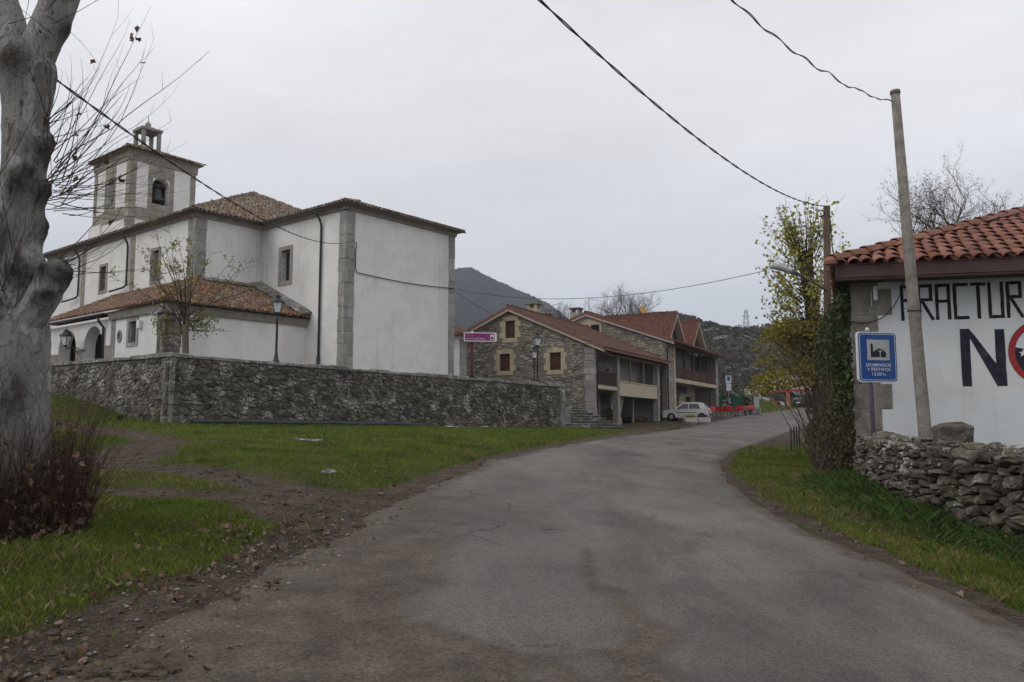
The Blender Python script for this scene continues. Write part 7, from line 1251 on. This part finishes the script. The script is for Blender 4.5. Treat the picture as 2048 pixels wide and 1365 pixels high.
# young tree inside the churchyard
yt = empty('young_tree', ch.P(2.93, 4.31, 2.62), 'slender young tree with sparse yellow-green leaves behind the wall corner', 'tree'); x, y, _ = yt.location
m_ = MB(); m_.tube([(x, y, 2.5), (x - .02, y, 4.4), (x - .06, y, 5.3), (x - .04, y, 5.85)], [.15, .13, .125, .16], 10); m_.tube([(x - .05, y, 5.0), (x - .3, y, 5.5), (x - .38, y, 5.9)], [.09, .08, .10], 8); m_.build('trunk', M['bark_young'], yt, True)
m_ = MB(); lf = []; ry = random.Random(14)
for i in range(30):
    a = ry.uniform(0, 6.28); low = i > 19; d = Vector((math.cos(a), math.sin(a), ry.uniform(-.35, .25) if low else ry.uniform(.7, 1.9))).normalized(); L_ = ry.uniform(.9, 1.8) if low else ry.uniform(1.9, 4.3); p = Vector((x - .05 + ry.uniform(-.1, .1), y, ry.uniform(5.2, 5.9))); P = [p.copy()]; n = 12
    for k in range(n): d = (d + Vector((ry.uniform(-1, 1), ry.uniform(-1, 1), ry.uniform(-.7, .9))) * .10).normalized(); p = p + d * L_ / n; P.append(p.copy())
    m_.tube(P, [.026 * (1 - .85 * k / n) for k in range(n + 1)], 4, False)
    for k in range(4, n + 1):
        for _ in range(2):
            if ry.random() < .6:
                q = P[k]; dd = (d * .6 + Vector((ry.uniform(-1, 1), ry.uniform(-1, 1), ry.uniform(-.4, .8)))).normalized(); ll = ry.uniform(.2, .6); e_ = q + dd * ll; m_.tube([q, e_], [.007, .003], 3, False)
                if ry.random() < .6: lf += [tuple(q + dd * ll * ry.uniform(.3, 1.1) + Vector((ry.gauss(0, .07), ry.gauss(0, .07), ry.gauss(0, .07)))) for _ in range(9)]
m_.build('branches', M['twig'], yt); cloud_obj('leaves', np.array(lf), .125, M['youngleaf'], yt, -.2, .45)
# ------------------------------------------------------------------ pollarded poplar
gp2 = float(tz(9.95, 27)); pop = empty('pollard_poplar', (9.95, 27, gp2), 'pollarded poplar with thin yellowing leaves behind the barn corner', 'tree')
trunkmesh('trunk', [(10.02, 27, gp2 - .2), (10.0, 27, 3.0), (9.86, 27, 5.0), (9.74, 27, 6.4), (9.72, 27, 7.35)], [.32, .25, .25, .20, .22, .22], M['bark_dark'], pop, [(5.6, 0, .08, .2, .8), (4.3, 3.1, .06, .3, .7)], 30, .08, 70)
m_ = MB(); lf = []; lf2 = []; rp2 = random.Random(33)
for i in range(190):
    z = rp2.uniform(3.2, 7.35) if i < 130 else rp2.uniform(7.0, 7.4); a = rp2.uniform(1.6, 5.2) if rp2.random() < .68 else rp2.uniform(0, 6.28); upz = rp2.uniform(.15, 1.1) if z < 6.8 else rp2.uniform(.9, 2.6); d = Vector((math.cos(a), math.sin(a), upz)).normalized(); L_ = rp2.uniform(.9, 1.95); p = Vector((9.75 + .25 * math.cos(a), 27 + .25 * math.sin(a), z)); P = [p.copy()]; n = 9
    for k in range(n): d = (d + Vector((0, 0, .05)) + Vector((rp2.uniform(-1, 1), rp2.uniform(-1, 1), rp2.uniform(-1, 1))) * .07).normalized(); p = p + d * L_ / n; P.append(p.copy())
    m_.tube(P, [.016 * (1 - .85 * k / n) for k in range(n + 1)], 3, False); dens = 4.2 if z < 6 else (3.0 if z < 7 else 1.6)
    for k in range(3, n + 1):
        if rp2.random() < .4: q = P[k]; dd = (d + Vector((rp2.uniform(-1, 1), rp2.uniform(-1, 1), rp2.uniform(-.3, .7))) * .8).normalized(); m_.tube([q, q + dd * .3], [.006, .003], 3, False)
        for _ in range(int(dens + rp2.random())):
            if rp2.random() < (.25 + .75 * k / n): (lf2 if z < 4.6 else lf).append(tuple(P[k] + Vector((rp2.gauss(0, .09), rp2.gauss(0, .09), rp2.gauss(0, .08)))))
m_.build('shoots', M['twig'], pop); cloud_obj('leaves', np.array(lf), .115, M['poplarleaf'], pop, -.1, .9); cloud_obj('lower_leaves', np.array(lf2 * 2) + rng.normal(0, .12, (len(lf2) * 2, 3)), .10, M['poplarleaf_low'], pop, -.1, .85)
m = 1100; z = rng.uniform(2.0, 6.4, m); a = rng.uniform(0, 6.28, m); keep = vnoise(z * 1.5, a, 1.3, 44) > -.25; cloud_obj('ivy', np.stack([9.85 - .03 * (z - 4) + (.24 + .10 * rng.random(m)) * np.cos(a), 27 + .32 * np.sin(a), z], 1)[keep], .11, M['ivy'], pop, 0, .85)
m = 4200; z = rng.uniform(2.9, 5.2, m); cx_ = 9.7 - rng.random(m) ** 1.2 * 1.9; keep = vnoise(cx_, z, 1.9, 50) + .3 > .12 + .25 * (z - 3.2); cloud_obj('lower_leaves', np.stack([cx_, 27 + rng.normal(0, .5, m), z - .2 * (9.5 - cx_)], 1)[keep], .10, M['poplarleaf_low'], pop, -.1, .85)
# ------------------------------------------------------------------ thicket of climbers on the barn side
th = empty('climber_thicket', (6.4, 16.5, .9), 'dark tangled thicket of dry climbers covering the barn side wall', 'thicket')
m = 15000; b_ = rng.uniform(-.15, 6.5, m); zf = rng.random(m); gz0 = .72 + .05 * b_; z = gz0 + zf * (4.15 - gz0); depth = .18 + .55 * np.exp(-((zf - .12) / .22) ** 2) + .32 * np.exp(-((zf - .72) / .2) ** 2) + .18 * vnoise(b_ * 1.4, z, 1.0, 61); depth = np.maximum(depth, .08) * np.clip((b_ + .4) / .6, .25, 1) + .10 * np.clip(b_ - 1, 0, 3); d_ = depth * rng.random(m) ** .45
P_ = bn.O + bn.u * (-d_ * 1.0)[:, None] + bn.v * b_[:, None]; P_[:, 2] = z; keep = (vnoise(b_ * 2.2, z * 1.6, 1.0, 62) > -.45); P_ = P_[keep]; z = z[keep]; hi = vnoise(P_[:, 1] * 1.2, z * 1.1, 1., 65) + (z - 2.4) * .5 > 0
cloud_obj('ivy_leaves', P_[hi], .085, M['ivy'], th, -.2, .8); cloud_obj('dry_leaves', P_[~hi], .075, M['thicket'], th, -.2, .7)
m_ = MB(); rk = random.Random(5)
for i in range(210):
    b0 = rk.uniform(0, 6); o0_ = rk.uniform(.1, .8); p = Vector(bn.P(-o0_, b0, .7 + .05 * b0)); d = Vector((rk.uniform(-.4, .3), rk.uniform(-.3, .3), 1)).normalized(); P = [p.copy()]; L_ = rk.uniform(.6, 3.0)
    for k in range(9): d = (d + Vector((rk.uniform(-1, 1), rk.uniform(-1, 1), rk.uniform(-.7, .9))) * .22).normalized(); p = p + d * L_ / 9; P.append(p.copy())
    m_.tube(P, [.012 * (1 - .7 * k / 9) for k in range(10)], 3, False)
m_.build('stems', M['twig'], th); MB().tube([(7.48, 19.6, .9), (7.5, 19.6, 3.2)], .04, 8).build('grey_pipe', M['concrete_light'], th)
# ------------------------------------------------------------------ grass, weeds, litter
bR = [(bn.P(-.05, -.05)[:2]), bn.P(9, 0)[:2], bn.P(9, 7)[:2], bn.P(-.05, 7)[:2]]; bC = [ch.P(-.05, -.05)[:2], ch.P(WL + .1, -.05)[:2], ch.P(WL + 6, 2)[:2], ch.P(24, 30)[:2], ch.P(0, 30)[:2]]; bH = [hs.P(-.1, -.1)[:2], hs.P(29.3, -.35)[:2], hs.P(29.3, 13)[:2], hs.P(-.1, 13)[:2]]
def scatter(x0, x1, y0, y1, dens, mudk=1.0):
    n = int((x1 - x0) * (y1 - y0) * dens); x = rng.uniform(x0, x1, n); y = rng.uniform(y0, y1, n); k = (np.abs(x) < .66 * y + 1.0) & (sdpoly(x, y, ROADPOLY) > .04 + .12 * (1 + vnoise(x, y, 1.2, 71)))
    x, y = x[k], y[k]
    for poly in (bR, bC, bH):
        if len(x): k = sdpoly(x, y, np.array(poly)) > 0; x, y = x[k], y[k]
    mm = mudmask(x, y); k = rng.random(len(x)) > np.clip(mm * 1.25 * mudk, 0, .985); return x[k], y[k]
def blades(name, x, y, h, w, mat, label, hn=.5, lean=.45):
    n = len(x); z = tz(x, y); pat = vnoise(x, y, .9, 81); tuft = vnoise(x, y, 3.2, 82); hh = h * (1 + hn * pat + .45 * tuft + rng.normal(0, .22, n)).clip(.25, 2.2); a = rng.uniform(0, 6.28, n); ln_ = rng.normal(0, lean, (n, 2)); ww = w * rng.uniform(.6, 1.4, n)
    dx, dy = np.cos(a) * ww / 2, np.sin(a) * ww / 2; tx_, ty_ = x + ln_[:, 0] * hh, y + ln_[:, 1] * hh; mx, my = x + ln_[:, 0] * hh * .35, y + ln_[:, 1] * hh * .35
    V = np.stack([np.stack([x - dx, y - dy, z - .01], 1), np.stack([x + dx, y + dy, z - .01], 1), np.stack([mx + dx * .8, my + dy * .8, z + hh * .55], 1), np.stack([tx_, ty_, z + hh], 1)], 1).reshape(-1, 3); i = np.arange(n)[:, None] * 4
    tag(obj(name, mesh_np(name, V, np.concatenate([i, i + 1, i + 2, i + 3], 1), mat)), label, kind='stuff')
def band2(zs):
    X, Y = [], []
    for q in zs: a, b = scatter(*q); X.append(a); Y.append(b)
    return np.concatenate(X), np.concatenate(Y)
x, y = band2([(-7.5, -1.2, 3.2, 9.5, 3600), (3.2, 5.7, 4.6, 9.5, 3600)]); k = vnoise(x, y, 1.1, 91) > -.8 + .4 * rng.random(len(x)); blades('grass', x[k], y[k], .045, .0042, M['grass'], 'near grass of the verge and around the plane tree')
x, y = band2([(-13, 0, 9.5, 19, 1000), (3.0, 6.6, 9.5, 19, 1150)]); k = vnoise(x, y, .8, 92) > -.6 + .3 * rng.random(len(x)); blades('grass', x[k], y[k], .05, .0075, M['grass'], 'grass of the lawn and the corner verge')
x, y = band2([(-24, 4.5, 19, 45, 210), (4.5, 14, 19, 44, 120)]); blades('grass', x, y, .07, .02, M['grass'], 'far lawn grass below the churchyard wall')
x, y = band2([(2, 34, 45, 112, 26), (16, 50, 36, 105, 14)]); k = (mudmask(x, y) < .4); blades('grass', x[k], y[k], .14, .07, M['grass'], 'distant roadside grass and mound')
x, y = band2([(-7.5, -1.2, 3.2, 13, 420), (3.1, 5.6, 4.6, 16, 520), (-13, 0, 13, 26, 90)]); k = vnoise(x, y, 1.3, 95) > .05; blades('dry_grass', x[k], y[k], .06, .0045, M['grass_dry'], 'straw coloured dry grass tufts')
s_ = rng.uniform(0, LW, 9000); d_ = .12 + np.abs(rng.normal(0, .38, 9000)); xy = np.array([wpos(a, b) for a, b in zip(s_, d_)]); k = sdpoly(xy[:, 0], xy[:, 1], ROADPOLY) > .25; x, y = xy[k, 0], xy[k, 1]; d_ = d_[k]
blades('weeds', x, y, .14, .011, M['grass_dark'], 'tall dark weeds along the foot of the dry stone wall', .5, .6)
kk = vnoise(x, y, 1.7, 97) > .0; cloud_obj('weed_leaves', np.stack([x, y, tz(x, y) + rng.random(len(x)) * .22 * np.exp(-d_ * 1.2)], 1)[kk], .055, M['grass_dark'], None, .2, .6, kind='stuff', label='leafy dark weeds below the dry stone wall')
n = 5200; n = 1300; x = np.concatenate([rng.normal(-3.5, 1.1, n), rng.uniform(-2.8, -1.5, n // 3), rng.uniform(-9, -.5, 420), rng.uniform(3.1, 4.6, 260), rng.uniform(5, 14, 2600)]); y = np.concatenate([rng.normal(6.2, 1.5, n), rng.uniform(3.8, 8.2, n // 3), rng.uniform(8, 22, 420), rng.uniform(4.8, 15, 260), rng.uniform(45, 61, 2600)])
dens = vnoise(x, y, 1.5, 101) + .45 * np.clip(mudmask(x, y), 0, 1) ; k = (y > 2.5) & (dens > .12) & (sdpoly(x, y, ROADPOLY) > -.8 * rng.random(len(x)) ** 2) & (sdpoly(x, y, np.array(bH)) > 0); x, y = x[k], y[k]; sdr = sdpoly(x, y, ROADPOLY); star_obj('fallen_leaves', np.stack([x, y, np.where(sdr < 0, tz0(x, y) + .025, tz(x, y) + .03)], 1), .078, M['deadleaf'], None, .5, label='fallen brown plane leaves littering the verge', kind='stuff')
n = 900; x = rng.uniform(-2.9, -.9, n); y = rng.uniform(3.9, 9.5, n); m_ = MB()
for i in range(n):
    if mudmask(x[i], y[i]) > .3: r_ = abs(rng.normal(0, .008)) + .003; g = float(tz0(x[i], y[i])) + .008; m_.add([(x[i] + r_ * c_[0] * rng.uniform(.7, 1.3), y[i] + r_ * c_[1] * rng.uniform(.7, 1.3), g + r_ * c_[2] * .7) for c_ in ((1, 0, 0), (-1, 0, 0), (0, 1, 0), (0, -1, 0), (0, 0, 1), (0, 0, -1))], [(0, 2, 4), (2, 1, 4), (1, 3, 4), (3, 0, 4), (2, 0, 5), (1, 2, 5), (3, 1, 5), (0, 3, 5)])
m_.build('gravel', M['concrete'], kind='stuff', label='loose gravel and clods along the muddy road edge')
mh = empty('mud_heap', (-2.0, 4.38, float(tz(-2.0, 4.38))), 'heap of dark wet mud clods at the road edge', 'mud heap')
for i in range(70):
    x_, y_ = -2.0 + rt2.gauss(0, .17), 4.40 + rt2.gauss(0, .09); w = rt2.uniform(.015, .06); vs, fs = rock(i + 300, w, w * rt2.uniform(.6, 1.1), w * .55, 1, .5); g = max(float(tz(x_, y_)), float(tz0(x_, y_)) - .0); m_ = MB(); m_.add([(x_ + v[0], y_ + v[1], g + w * .3 + v[2]) for v in vs], fs); m_.build('clod', M['bark_dark'], mh)
n = 2600; x = rng.uniform(-7, -.8, n); y = rng.uniform(3.9, 13, n); k = (rng.random(n) < mudmask(x, y)) & (sdpoly(x, y, ROADPOLY) > -.25); x, y = x[k], y[k]; m_ = MB(); g = np.maximum(tz(x, y), tz0(x, y) - .05)
for i in range(len(x)):
    r_ = abs(rng.normal(0, .014)) + .006; m_.add([(x[i] + r_ * c_[0] * rng.uniform(.6, 1.5), y[i] + r_ * c_[1] * rng.uniform(.6, 1.5), g[i] + r_ * (c_[2] * .7 + .2)) for c_ in ((1, 0, 0), (-1, 0, 0), (0, 1, 0), (0, -1, 0), (0, 0, 1), (0, 0, -1))], [(0, 2, 4), (2, 1, 4), (1, 3, 4), (3, 0, 4), (2, 0, 5), (1, 2, 5), (3, 1, 5), (0, 3, 5)])
m_.build('clods', M['bark_dark'], kind='stuff', label='dark churned earth clods in the muddy ruts')
# greener bushes between terrace, mound and bar
cx_ = np.concatenate([rng.uniform(19, 31, 60), rng.uniform(38.5, 42, 14)]); cy_ = np.concatenate([rng.uniform(104, 124, 60), rng.uniform(130, 136, 14)]); cloud_obj('bank_shrubs', clumps(cx_, cy_, tz(cx_, cy_) + rng.uniform(0, 1.5, len(cx_)), rng.uniform(.8, 2.0, len(cx_)), 110), .34, M['ivy'], None, kind='stuff', label='green shrubs on the bank behind the terrace')
# ------------------------------------------------------------------ haze
hzm = bpy.data.materials.new('haze air'); hzm.use_nodes = True; nt = hzm.node_tree; nt.nodes.clear(); ho = nt.nodes.new('ShaderNodeOutputMaterial'); hv = nt.nodes.new('ShaderNodeVolumePrincipled'); hv.inputs['Color'].default_value = (.78, .87, 1.0, 1); hv.inputs['Density'].default_value = .00030; hv.inputs['Anisotropy'].default_value = .2; nt.links.new(hv.outputs[0], ho.inputs['Volume'])
tag(MB().box(-1450, 1450, -60, 1700, -6, 268).build('haze', hzm), 'thin pale haze filling the valley air', kind='stuff')
